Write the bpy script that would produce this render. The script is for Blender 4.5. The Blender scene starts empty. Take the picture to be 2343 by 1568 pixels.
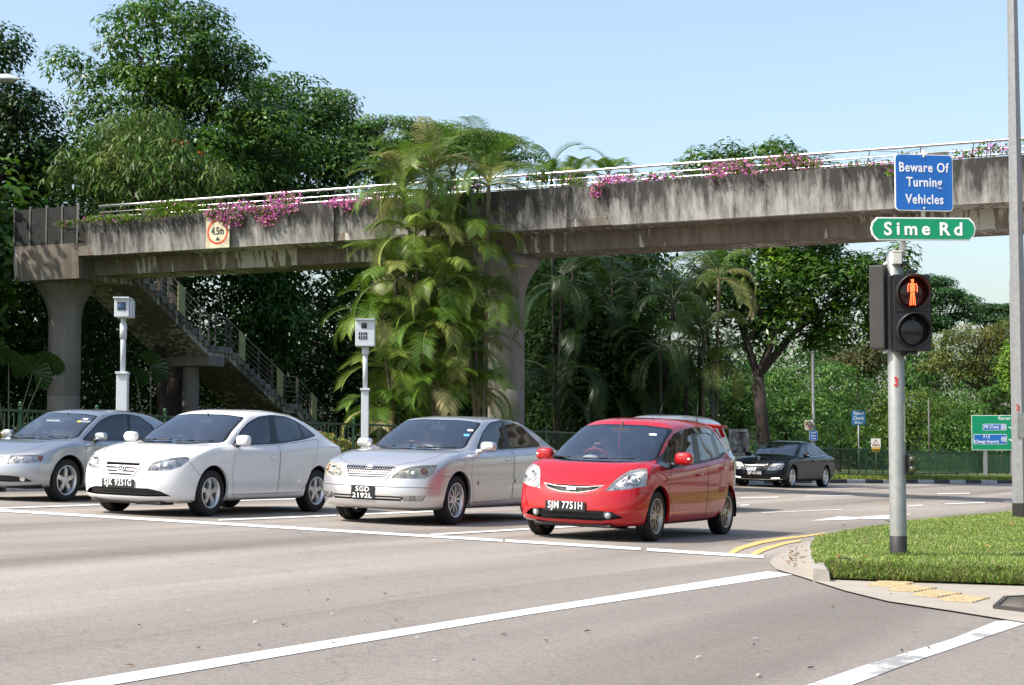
import bpy, bmesh, math, random
import numpy as np
from mathutils import Vector, Matrix
from mathutils.bvhtree import BVHTree

SC = bpy.context.scene
COL = SC.collection
R = math.radians

# ------------------------------------------------------------------ camera
CAM_H = 1.14
FPX, YH, IMW, IMH = 3900.0, 1016.0, 2343.0, 1567.4      # focal length and horizon row, in photo pixels (2343 wide)
PITCH = math.atan((YH - IMH / 2) / FPX)
cam_data = bpy.data.cameras.new('camera')
cam = bpy.data.objects.new('camera', cam_data)
COL.objects.link(cam)
cam.location = (0, 0, CAM_H)
cam.rotation_euler = (R(90) + PITCH, 0, 0)
cam_data.sensor_width = 36.0
cam_data.lens = 36.0 * FPX / IMW
cam_data.clip_start = 0.1
cam_data.clip_end = 3000
SC.camera = cam
SC.render.resolution_x, SC.render.resolution_y = 1024, 685

# ------------------------------------------------------------------ sky, sun, exposure
SUN_TO = Vector((-0.78, -0.36, 1.0)).normalized()       # direction towards the sun
SUN_EL = math.asin(SUN_TO.z)
SUN_AZ = math.atan2(SUN_TO.x, SUN_TO.y)                  # from +Y towards +X
world = bpy.data.worlds.new('World')
SC.world = world
world.use_nodes = True
wt = world.node_tree
for n in list(wt.nodes):
    wt.nodes.remove(n)
wo = wt.nodes.new('ShaderNodeOutputWorld')
wb = wt.nodes.new('ShaderNodeBackground')
sky = wt.nodes.new('ShaderNodeTexSky')
sky.sky_type = 'NISHITA'
sky.sun_disc = False
sky.sun_elevation = SUN_EL
sky.sun_rotation = SUN_AZ
sky.altitude = 30
sky.air_density = 1.15
sky.dust_density = 3.0
sky.ozone_density = 1.0
wb.inputs['Strength'].default_value = 0.15
wt.links.new(sky.outputs[0], wb.inputs['Color'])
wt.links.new(wb.outputs[0], wo.inputs['Surface'])
sun_data = bpy.data.lights.new('sun', 'SUN')
sun_data.energy = 3.7
sun_data.angle = R(0.53)
sun_data.color = (1.0, 0.935, 0.84)
sun = bpy.data.objects.new('sun', sun_data)
COL.objects.link(sun)
sun.rotation_euler = SUN_TO.to_track_quat('Z', 'Y').to_euler()
sun.location = (-30, -20, 60)
SC.view_settings.view_transform = 'Standard'
SC.view_settings.look = 'None'
SC.view_settings.exposure = 0.76
SC.view_settings.gamma = 1.0
SC.view_settings.use_curve_mapping = False
SC.cycles.max_bounces = 7
SC.cycles.transparent_max_bounces = 16
SC.cycles.use_denoising = True

# ------------------------------------------------------------------ photo pixels to places in the world
CP, SP = math.cos(PITCH), math.sin(PITCH)
CAM = Vector((0, 0, CAM_H))
def ray(px, py):
    a, b = (px - IMW / 2) / FPX, (IMH / 2 - py) / FPX
    return Vector((a, CP - b * SP, SP + b * CP))
def at(px, py, Y):                        # the point seen at that pixel, Y metres ahead
    d = ray(px, py)
    return CAM + d * (Y / d.y)
def grd(x, y):                            # the road leans: it falls to the right
    return -0.0339 * 38.0 * math.tanh(x / 38.0) + 0.0014 * y
def gp(px, py, up=0.0):                   # the ground point seen at that pixel
    d = ray(px, py)
    t = 20.0
    for _ in range(60):
        p = CAM + d * t
        h = p.z - grd(p.x, p.y) - up
        slope = d.z - (-0.0339 * d.x + 0.0014 * d.y)
        t -= 0.9 * h / slope
        t = min(max(t, 2.0), 400.0)
    return CAM + d * t

# ------------------------------------------------------------------ objects, parts, tags
def link(o, parent=None):
    COL.objects.link(o)
    if parent is not None:
        o.parent = parent
    return o
def tag(o, label, cat, group=None):
    o['label'] = label
    o['category'] = cat
    if group:
        o['group'] = group
    return o
def thing(name, label, cat, loc=(0, 0, 0), rz=0.0, group=None):
    o = bpy.data.objects.new(name, None)
    o.empty_display_size = 0.2
    o.location = loc
    o.rotation_euler = (0, 0, rz)
    link(o)
    return tag(o, label, cat, group)
def obj(name, me, mats, parent=None):
    o = bpy.data.objects.new(name, me)
    if mats is not None:
        for m in (mats if isinstance(mats, (list, tuple)) else [mats]):
            me.materials.append(m)
    return link(o, parent)
def pydata(name, v, f, smooth=False):
    me = bpy.data.meshes.new(name)
    me.from_pydata([tuple(p) for p in v], [], [tuple(q) for q in f])
    if smooth:
        me.polygons.foreach_set('use_smooth', [True] * len(me.polygons))
    me.update()
    return me
def structure(o, kind='structure'):
    o['kind'] = kind
    return o
def copy_tree(o, parent=None):
    c = o.copy()
    COL.objects.link(c)
    if parent is not None:
        c.parent = parent
    for ch in list(o.children):
        copy_tree(ch, c)
    return c

class MB:
    """collects shapes, then links them as ONE mesh object"""
    def __init__(self):
        self.v, self.f, self.m, self.s = [], [], [], []
        self.mat = 0
    def add(self, v, f, smooth=False):
        o = len(self.v)
        self.v += [Vector(p) for p in v]
        for q in f:
            self.f.append([i + o for i in q]); self.m.append(self.mat); self.s.append(smooth)
        return self
    def box(self, c, s, rot=None, bev=0.0):
        x, y, z = s[0] / 2, s[1] / 2, s[2] / 2
        if bev <= 0:
            v = [Vector((a * x, b * y, d * z)) for a in (-1, 1) for b in (-1, 1) for d in (-1, 1)]
            f = [(0, 1, 3, 2), (4, 6, 7, 5), (0, 4, 5, 1), (2, 3, 7, 6), (0, 2, 6, 4), (1, 5, 7, 3)]
        else:
            bm = bmesh.new()
            bmesh.ops.create_cube(bm, size=1.0)
            for q in bm.verts:
                q.co = Vector((q.co.x * s[0], q.co.y * s[1], q.co.z * s[2]))
            bmesh.ops.bevel(bm, geom=list(bm.edges), offset=bev, segments=2, affect='EDGES', profile=0.6)
            bm.verts.index_update()
            v = [q.co.copy() for q in bm.verts]
            f = [[q.index for q in fa.verts] for fa in bm.faces]
            bm.free()
        if rot is not None:
            v = [rot @ p for p in v]
        v = [p + Vector(c) for p in v]
        return self.add(v, f)
    def tube(self, pts, r, n=8, caps=True, smooth=True):
        pts = [Vector(p) for p in pts]
        rs = r if isinstance(r, (list, tuple)) else [r] * len(pts)
        V, F = [], []
        up = None
        for i, p in enumerate(pts):
            d = (pts[min(i + 1, len(pts) - 1)] - pts[max(i - 1, 0)]).normalized()
            if up is None:
                up = Vector((0, 0, 1)) if abs(d.z) < 0.9 else Vector((1, 0, 0))
            a = d.cross(up)
            if a.length < 1e-6:
                a = d.orthogonal()
            a.normalize()
            b = a.cross(d).normalized()
            up = b
            for k in range(n):
                t = 2 * math.pi * k / n
                V.append(p + (a * math.cos(t) + b * math.sin(t)) * rs[i])
        for i in range(len(pts) - 1):
            for k in range(n):
                F.append((i * n + k, i * n + (k + 1) % n, (i + 1) * n + (k + 1) % n, (i + 1) * n + k))
        self.add(V, F, smooth)
        if caps:
            self.add(V[:n][::-1], [tuple(range(n))])
            self.add(V[-n:], [tuple(range(n))])
        return self
    def bar(self, a, b, w, h=None):
        a, b = Vector(a), Vector(b)
        d = b - a
        q = d.to_track_quat('X', 'Z').to_matrix()
        return self.box((a + b) / 2, (d.length, w, h or w), q)
    def lathe(self, prof, n=32, axis='Z', c=(0, 0, 0), smooth=True):
        V, F = [], []
        for (r, h) in prof:
            for k in range(n):
                t = 2 * math.pi * k / n
                p = (r * math.cos(t), r * math.sin(t), h)
                if axis == 'Y':
                    p = (p[0], h, p[1])
                elif axis == 'X':
                    p = (h, p[0], p[1])
                V.append(Vector(p) + Vector(c))
        for i in range(len(prof) - 1):
            for k in range(n):
                F.append((i * n + k, i * n + (k + 1) % n, (i + 1) * n + (k + 1) % n, (i + 1) * n + k))
        return self.add(V, F, smooth)
    def prism(self, poly, a, b, tr=None):
        """polygon in (x,z), from y=a to y=b"""
        n = len(poly)
        v = [Vector((p[0], a, p[1])) for p in poly] + [Vector((p[0], b, p[1])) for p in poly]
        f = [tuple(range(n)), tuple(range(2 * n - 1, n - 1, -1))] + [(i, i + n, (i + 1) % n + n, (i + 1) % n) for i in range(n)]
        if tr is not None:
            v = [tr @ p for p in v]
        return self.add(v, f)
    def ball(self, c, r, n=10):
        rx, ry, rz = r if isinstance(r, (tuple, list)) else (r, r, r)
        V, F = [], []
        for i in range(n + 1):
            a = math.pi * i / n
            for k in range(2 * n):
                t = math.pi * k / n
                V.append(Vector((c[0] + rx * math.sin(a) * math.cos(t), c[1] + ry * math.sin(a) * math.sin(t), c[2] + rz * math.cos(a))))
        for i in range(n):
            for k in range(2 * n):
                F.append((i * 2 * n + k, (i + 1) * 2 * n + k, (i + 1) * 2 * n + (k + 1) % (2 * n), i * 2 * n + (k + 1) % (2 * n)))
        return self.add(V, F, True)
    def mesh(self, name):
        me = bpy.data.meshes.new(name)
        me.from_pydata([tuple(p) for p in self.v], [], self.f)
        me.polygons.foreach_set('material_index', self.m)
        me.polygons.foreach_set('use_smooth', self.s)
        me.update()
        bm = bmesh.new(); bm.from_mesh(me)
        bmesh.ops.remove_doubles(bm, verts=bm.verts, dist=1e-5)
        bmesh.ops.recalc_face_normals(bm, faces=bm.faces)
        bm.to_mesh(me); bm.free()
        return me
    def build(self, name, mats, parent=None):
        return obj(name, self.mesh(name), mats, parent)

def text_mesh(s, size, depth=0.004, bold=0.0, spacing=1.0, align='CENTER', xs=1.0):
    """lettering in the XZ plane, facing -Y, centred on the origin"""
    cu = bpy.data.curves.new('lettering', 'FONT')
    cu.body = s
    cu.size = size
    cu.extrude = depth / 2
    cu.offset = bold
    cu.space_character = spacing
    cu.align_x = align
    cu.align_y = 'CENTER'
    cu.resolution_u = 3
    o = bpy.data.objects.new('lettering', cu)
    COL.objects.link(o)
    dg = bpy.context.evaluated_depsgraph_get()
    me = bpy.data.meshes.new_from_object(o.evaluated_get(dg))
    COL.objects.unlink(o)
    bpy.data.objects.remove(o)
    bpy.data.curves.remove(cu)
    co = np.zeros(len(me.vertices) * 3)
    me.vertices.foreach_get('co', co)
    co = co.reshape(-1, 3)
    zc = (co[:, 1].max() + co[:, 1].min()) / 2
    xc = (co[:, 0].max() + co[:, 0].min()) / 2 if align == 'CENTER' else 0
    out = np.stack([(co[:, 0] - xc) * xs, -co[:, 2], co[:, 1] - zc], 1)
    me.vertices.foreach_set('co', out.ravel())
    me.update()
    me.materials.clear()
    return me
def put_mesh(name, me, mat, M, parent=None):
    me.transform(M)
    return obj(name, me, mat, parent)

def pchip(xs, ys, x):
    xs = np.asarray(xs, float); ys = np.asarray(ys, float)
    x = np.clip(np.asarray(x, float), xs[0], xs[-1])
    if len(xs) == 1:
        return np.full_like(x, ys[0])
    if len(xs) == 2:
        return np.interp(x, xs, ys)
    h = np.diff(xs); d = np.diff(ys) / h
    m = np.zeros_like(ys)
    for i in range(1, len(xs) - 1):
        if d[i - 1] * d[i] > 0:
            w1, w2 = 2 * h[i] + h[i - 1], h[i] + 2 * h[i - 1]
            m[i] = (w1 + w2) / (w1 / d[i - 1] + w2 / d[i])
    m[0], m[-1] = d[0], d[-1]
    i = np.clip(np.searchsorted(xs, x) - 1, 0, len(xs) - 2)
    t = (x - xs[i]) / h[i]
    return ((2 * t**3 - 3 * t**2 + 1) * ys[i] + (t**3 - 2 * t**2 + t) * h[i] * m[i]
            + (-2 * t**3 + 3 * t**2) * ys[i + 1] + (t**3 - t**2) * h[i] * m[i + 1])
# ------------------------------------------------------------------ materials
def new_mat(name):
    m = bpy.data.materials.new(name)
    m.use_nodes = True
    nt = m.node_tree
    b = nt.nodes.get('Principled BSDF')
    return m, nt, b
def N(nt, t, **k):
    n = nt.nodes.new(t)
    for a, v in k.items():
        if a in ('operation', 'blend_type', 'data_type', 'noise_dimensions', 'wave_type', 'bands_direction', 'feature', 'attribute_name', 'interpolation_type'):
            setattr(n, a, v)
        else:
            n.inputs[a].default_value = v
    return n
def ramp(nt, fac, stops):
    r = nt.nodes.new('ShaderNodeValToRGB')
    e = r.color_ramp.elements
    while len(e) < len(stops):
        e.new(0.5)
    for i, (p, c) in enumerate(stops):
        e[i].position = p
        e[i].color = (*c, 1) if len(c) == 3 else c
    nt.links.new(fac, r.inputs[0])
    return r.outputs[0]
def mixc(nt, fac, a, b, mode='MIX'):
    n = nt.nodes.new('ShaderNodeMix')
    n.data_type = 'RGBA'
    n.blend_type = mode
    for s, v in ((n.inputs[0], fac), (n.inputs[6], a), (n.inputs[7], b)):
        if hasattr(v, 'is_output'):
            nt.links.new(v, s)
        elif isinstance(v, (int, float)):
            s.default_value = v
        else:
            s.default_value = (*v, 1)
    return n.outputs[2]
def coords(nt, kind='Object', scale=(1, 1, 1), rot=(0, 0, 0)):
    tc = nt.nodes.new('ShaderNodeTexCoord')
    mp = nt.nodes.new('ShaderNodeMapping')
    mp.inputs['Scale'].default_value = scale
    mp.inputs['Rotation'].default_value = rot
    nt.links.new(tc.outputs[kind], mp.inputs[0])
    return mp.outputs[0]
def noise(nt, vec, scale, detail=4, rough=0.55):
    n = N(nt, 'ShaderNodeTexNoise', Scale=scale, Detail=detail, Roughness=rough)
    nt.links.new(vec, n.inputs['Vector'])
    return n.outputs['Fac']
def bump(nt, b, h, strength=0.2, dist=0.01):
    n = N(nt, 'ShaderNodeBump', Strength=strength, Distance=dist)
    nt.links.new(h, n.inputs['Height'])
    nt.links.new(n.outputs[0], b.inputs['Normal'])
def plain(name, col, rough=0.5, metal=0.0, vary=0.12, scale=6.0, coat=0.0, spec=0.5, bmp=0.0):
    m, nt, b = new_mat(name)
    v = coords(nt)
    f = noise(nt, v, scale)
    lo = tuple(c * (1 - vary) for c in col); hi = tuple(min(1, c * (1 + vary)) for c in col)
    nt.links.new(ramp(nt, f, [(0.3, lo), (0.7, hi)]), b.inputs['Base Color'])
    b.inputs['Roughness'].default_value = rough
    b.inputs['Metallic'].default_value = metal
    b.inputs['Coat Weight'].default_value = coat
    b.inputs['Coat Roughness'].default_value = 0.03
    b.inputs['Specular IOR Level'].default_value = spec
    if bmp:
        bump(nt, b, noise(nt, v, scale * 12), bmp, 0.01)
    return m
def paint(name, col, metal=0.0, rough=0.35, dirt=0.10):
    m, nt, b = new_mat(name)
    v = coords(nt)
    f = noise(nt, v, 2.2, 5, 0.6)
    d = tuple(c * (1 - dirt) + 0.03 * dirt for c in col)
    nt.links.new(ramp(nt, f, [(0.35, d), (0.6, col)]), b.inputs['Base Color'])
    b.inputs['Metallic'].default_value = metal
    b.inputs['Roughness'].default_value = rough
    b.inputs['Coat Weight'].default_value = 1.0
    b.inputs['Specular IOR Level'].default_value = 0.15
    b.inputs['Coat Roughness'].default_value = 0.03
    fl = noise(nt, v, 420, 1)
    if metal > 0:
        bump(nt, b, fl, 0.04, 0.001)
    return m
def glass(name, tint, gloss=1.0, f0=0.0):
    m, nt, b = new_mat(name)
    nt.nodes.remove(b)
    out = nt.nodes.get('Material Output')
    t = N(nt, 'ShaderNodeBsdfTransparent'); t.inputs[0].default_value = (*tint, 1)
    g = N(nt, 'ShaderNodeBsdfGlossy', Roughness=0.015); g.inputs[0].default_value = (gloss, gloss, gloss, 1)
    fr = N(nt, 'ShaderNodeFresnel', IOR=1.52)
    add = N(nt, 'ShaderNodeMath', operation='ADD'); add.inputs[1].default_value = f0
    nt.links.new(fr.outputs[0], add.inputs[0])
    mx = nt.nodes.new('ShaderNodeMixShader')
    nt.links.new(add.outputs[0], mx.inputs[0]); nt.links.new(t.outputs[0], mx.inputs[1]); nt.links.new(g.outputs[0], mx.inputs[2])
    nt.links.new(mx.outputs[0], out.inputs['Surface'])
    return m
def leafmat(name, transl=0.35, rough=0.42, spec=0.5):
    """leaf colour comes from the leaves' own colour attribute"""
    m, nt, b = new_mat(name)
    out = nt.nodes.get('Material Output')
    a = N(nt, 'ShaderNodeAttribute', attribute_name='tone')
    hs = N(nt, 'ShaderNodeHueSaturation', Saturation=1.1, Value=1.0)
    nt.links.new(a.outputs['Color'], hs.inputs['Color'])
    nt.links.new(hs.outputs[0], b.inputs['Base Color'])
    b.inputs['Roughness'].default_value = rough
    b.inputs['Specular IOR Level'].default_value = spec
    t = nt.nodes.new('ShaderNodeBsdfTranslucent')
    br = N(nt, 'ShaderNodeHueSaturation', Saturation=1.15, Value=1.25)
    nt.links.new(a.outputs['Color'], br.inputs['Color'])
    nt.links.new(br.outputs[0], t.inputs[0])
    mx = nt.nodes.new('ShaderNodeMixShader')
    mx.inputs[0].default_value = transl
    nt.links.new(b.outputs[0], mx.inputs[1]); nt.links.new(t.outputs[0], mx.inputs[2])
    nt.links.new(mx.outputs[0], out.inputs['Surface'])
    return m

M = {}
M['white_paint'] = paint('white paint', (0.66, 0.66, 0.655), 0, 0.4, 0.05)
M['red_paint'] = paint('red paint', (0.40, 0.005, 0.009), 0.0, 0.35, 0.08)
M['silver_paint'] = paint('silver paint', (0.62, 0.61, 0.61), 0.75, 0.38, 0.05)
M['bluegrey_paint'] = paint('blue grey paint', (0.36, 0.39, 0.42), 0.8, 0.36, 0.05)
M['black_paint'] = paint('black paint', (0.003, 0.004, 0.008), 0.0, 0.3, 0.05)
M['black_paint'].node_tree.nodes['Principled BSDF'].inputs['Coat Weight'].default_value = .35
M['pale_paint'] = paint('pale silver paint', (0.55, 0.57, 0.60), 0.7, 0.36, 0.05)
M['black_plastic'] = plain('black plastic', (0.014, 0.014, 0.015), 0.45)
M['black_trim'] = plain('black trim', (0.008, 0.008, 0.009), 0.25, spec=0.4)
M['seam'] = plain('panel gap', (0.035, 0.035, 0.035), 0.8)
M['liner'] = plain('wheel liner', (0.006, 0.006, 0.006), 0.95, spec=0.1)
M['rubber'] = plain('tyre rubber', (0.014, 0.014, 0.014), 0.75, spec=0.3, scale=20)
M['chrome'] = plain('chrome', (0.82, 0.82, 0.82), 0.08, 1.0, 0.03)
M['alloy'] = plain('alloy rim', (0.60, 0.60, 0.60), 0.28, 0.85, 0.06)
M['dark_alloy'] = plain('dark alloy rim', (0.05, 0.05, 0.055), 0.3, 0.6, 0.06)
M['bronze_alloy'] = plain('bronze lip', (0.42, 0.36, 0.30), 0.3, 0.8, 0.06)
M['disc'] = plain('brake disc', (0.16, 0.15, 0.14), 0.5, 0.8)
M['reflector'] = plain('lamp reflector', (0.72, 0.72, 0.71), 0.35, 0.25, 0.25, 16)
M['amber'] = plain('amber lens', (0.55, 0.13, 0.03), 0.15)
M['red_lens'] = plain('red lens', (0.35, 0.01, 0.015), 0.12, coat=0.6)
M['lamp_cover'] = glass('clear lamp cover', (0.92, 0.92, 0.92), 0.9, 0.02)
M['yellowed_cover'] = glass('yellowed lamp cover', (0.86, 0.84, 0.72), 0.9, 0.06)
M['windscreen'] = glass('windscreen glass', (0.74, 0.79, 0.78), 1.0, 0.17)
M['side_glass'] = glass('tinted side glass', (0.24, 0.27, 0.27), 1.0, 0.05)
M['interior'] = plain('dark cabin trim', (0.05, 0.05, 0.053), 0.85)
M['seat_dark'] = plain('dark seat fabric', (0.055, 0.055, 0.06), 0.9)
M['seat_beige'] = plain('beige seat leather', (0.36, 0.31, 0.25), 0.7)
M['plate_black'] = plain('black number plate', (0.012, 0.012, 0.013), 0.35)
M['plate_white'] = plain('white lettering', (0.80, 0.80, 0.80), 0.4, vary=0.04)
M['skin'] = plain('skin', (0.42, 0.25, 0.17), 0.5, vary=0.06)
M['hair'] = plain('black hair', (0.012, 0.010, 0.009), 0.5)
M['white_cloth'] = plain('white shirt', (0.72, 0.72, 0.74), 0.85)
M['dark_cloth'] = plain('dark clothes', (0.03, 0.03, 0.045), 0.85)
M['red_trim'] = plain('red cover', (0.45, 0.02, 0.03), 0.6)
M['sticker'] = plain('white sticker', (0.8, 0.82, 0.82), 0.5, vary=0.03)
M['sticker_yellow'] = plain('yellow sticker', (0.75, 0.66, 0.08), 0.5, vary=0.03)
M['sticker_blue'] = plain('blue sticker', (0.10, 0.36, 0.66), 0.5, vary=0.03)
M['galv'] = None
M['lamp_bulb'] = plain('lamp bulb', (0.70, 0.71, 0.72), 0.08, 0.3, 0.3, 30)
M['wood'] = plain('brown wood rim', (0.16, 0.05, 0.025), 0.25, coat=0.5)
M['dull_silver'] = plain('dull silver plastic', (0.30, 0.30, 0.30), 0.4, 0.5)
def emit(name, col, strength, base=(0.02, 0.02, 0.02)):
    m, nt, b = new_mat(name)
    b.inputs['Base Color'].default_value = (*base, 1)
    b.inputs['Emission Color'].default_value = (*col, 1)
    b.inputs['Emission Strength'].default_value = strength
    return m
M['lamp_white'] = emit('daytime lamp', (1, .97, .88), 2.2, (.6, .6, .6))
# ------------------------------------------------------------------ cars
# a car's own space: +x backwards from the nose, y to its right, z up, origin under the front bumper on the road
class Row:
    def __init__(s, xf, dxf, nf, xr, dxr, nr, w, z, crown=0.0):
        s.xf, s.dxf, s.nf, s.xr, s.dxr, s.nr, s.w, s.z, s.crown = xf, dxf, nf, xr, dxr, nr, w, z, crown
    def pts(s, A, B, Cc):
        a = A * math.pi / 2
        xs = s.xf + s.dxf * (1 - np.cos(a) ** (2 / s.nf)); ys = np.sin(a) ** (2 / s.nf)
        x2 = s.xf + s.dxf + (s.xr - s.dxr - s.xf - s.dxf) * B; y2 = np.ones_like(B)
        c = (1 - Cc) * math.pi / 2
        x3 = s.xr - s.dxr * (1 - np.cos(c) ** (2 / s.nr)); y3 = np.sin(c) ** (2 / s.nr)
        x = np.concatenate([xs, x2, x3]); q = np.concatenate([ys, y2, y3])
        w = pchip([p[0] for p in s.w], [p[1] for p in s.w], x) if len(s.w) > 1 else np.full_like(x, s.w[0][1])
        z = pchip([p[0] for p in s.z], [p[1] for p in s.z], x) if len(s.z) > 1 else np.full_like(x, s.z[0][1])
        return np.stack([x, q * w, z + s.crown * (1 - q ** 2)], 1)

def lerp_tab(t1, t2, k, xs):
    a = pchip([p[0] for p in t1], [p[1] for p in t1], xs); b = pchip([p[0] for p in t2], [p[1] for p in t2], xs)
    kk = np.asarray(k)
    return [(float(x), float(v)) for x, v in zip(xs, a + (b - a) * kk)]

def body_rows(p):
    L, W = p['L'], p['W'] / 2
    g = p.get
    bar = lambda k: [(0, k * W * .975), (L * .3, k * W), (L * .62, k * W), (L, k * W * .95)]
    zs = g('sill', .20)
    lo = [(0, g('lip', .20)), (.75, g('lip', .20)), (1.2, zs), (L - 1.2, zs + .01), (L - .5, zs + .07), (L, zs + .09)]
    up = lambda d: [(a, b + d) for a, b in lo]
    z2 = g('z2', [(0, .40), (.9, .42), (2, .42), (L, .50)])
    z3 = g('z3', [(0, .54), (.9, .59), (2.5, .64), (L, .70)])
    z4 = g('z4', [(0, g('hf') - .08), (.9, g('hf') + .0), (2.5, .80), (L, .84)])
    s5, s8 = p['s5'], p['s8']
    xs = np.array(sorted(set([0.0, .2, .4, .7, 1.0, 1.3, 1.6, 2.0, 2.5, 3.0, 3.5, 4.0, L])))
    xs = xs[xs <= L]
    k6 = np.interp(xs, [g('x6', .42), 1.7], [.93, .33]); k7 = np.interp(xs, [g('x7', .75), 1.8], [.985, .68])
    z6 = lerp_tab(s5, s8, k6, xs); z7 = lerp_tab(s5, s8, k7, xs)
    w5 = bar(g('w5', .985))
    w8 = [(a, b * W) for a, b in p['w8']]
    w6 = lerp_tab(w5, w8, np.full(len(xs), .30), xs); w7 = lerp_tab(w5, w8, np.full(len(xs), .66), xs)
    n = g('nose_n', 2.5); d = g('nose_d', .55)
    xb = g('xb', [.12, .03, 0, .015, .05, .14])
    rr = g('rear', [.12, .04, 0, .01, .03, .06])
    rows = [
        Row(xb[0], d, n, L - rr[0], .4, 2.5, bar(.86), lo),
        Row(xb[1], d, n, L - rr[1], .4, 2.5, bar(.955), up(.045)),
        Row(xb[2], d, n, L - rr[2], .4, 2.5, bar(g('w2', .99)), z2),
        Row(xb[3], d, n, L - rr[3], .4, 2.5, bar(1.0), z3),
        Row(xb[4], d, n, L - rr[4], .4, 2.5, bar(1.0), z4),
        Row(xb[5], d * .95, n, L - rr[5], .4, 2.5, w5, s5, g('c5', 0.0)),
        Row(g('x6', .42), .5, 2.6, L - g('r6', .12), .4, 2.6, w6, z6, g('c6', .02)),
        Row(g('x7', .75), .42, 2.8, L - g('r7', .25), .35, 2.8, w7, z7, g('c7', .03)),
        Row(p['xc'], g('dxc', .30), 2.7, p['xrg'], .22, 3.0, w8, s8, g('c8', .02)),
    ]
    t10 = p['s10']; w10 = [(a, b * W) for a, b in p['w10']]
    xf10, xr10 = p['xrf'], p['xrr']
    k9 = g('k9', .52)
    z9 = lerp_tab(s8, t10, np.full(len(xs), k9), xs); w9 = lerp_tab(w8, w10, np.full(len(xs), k9 - .07), xs)
    rows += [
        Row(p['xc'] + (xf10 - p['xc']) * (k9 - .02), .26, 3.2, p['xrg'] + (xr10 - p['xrg']) * (k9 - .04), .18, 3.4, w9, z9, g('c9', .015)),
        Row(xf10, g('dx10', .17), 3.4, xr10, .16, 3.4, w10, t10, g('c10', .022)),
    ]
    H = p['H']
    zt = [(xf10, H - .045), ((xf10 + xr10) / 2 - .1, H - .012), (xr10, H - .06)] if 'ztop' not in p else p['ztop']
    rows += [
        Row(xf10 + .16, .16, 3.0, xr10 - .16, .14, 3.0, [(0, .78 * w10[0][1]), (L, .78 * w10[-1][1])], [(a, b - .018) for a, b in zt], .014),
        Row(xf10 + .42, .1, 2.5, xr10 - .42, .1, 2.5, [(0, .36 * W)], [(a, b - .002) for a, b in zt], .003),
        Row(xf10 + .55, .1, 2.5, xr10 - .55, .1, 2.5, [(0, .001)], zt),
    ]
    return rows

PARTS = {}
def part_id(n):
    return PARTS.setdefault(n, len(PARTS))

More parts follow.
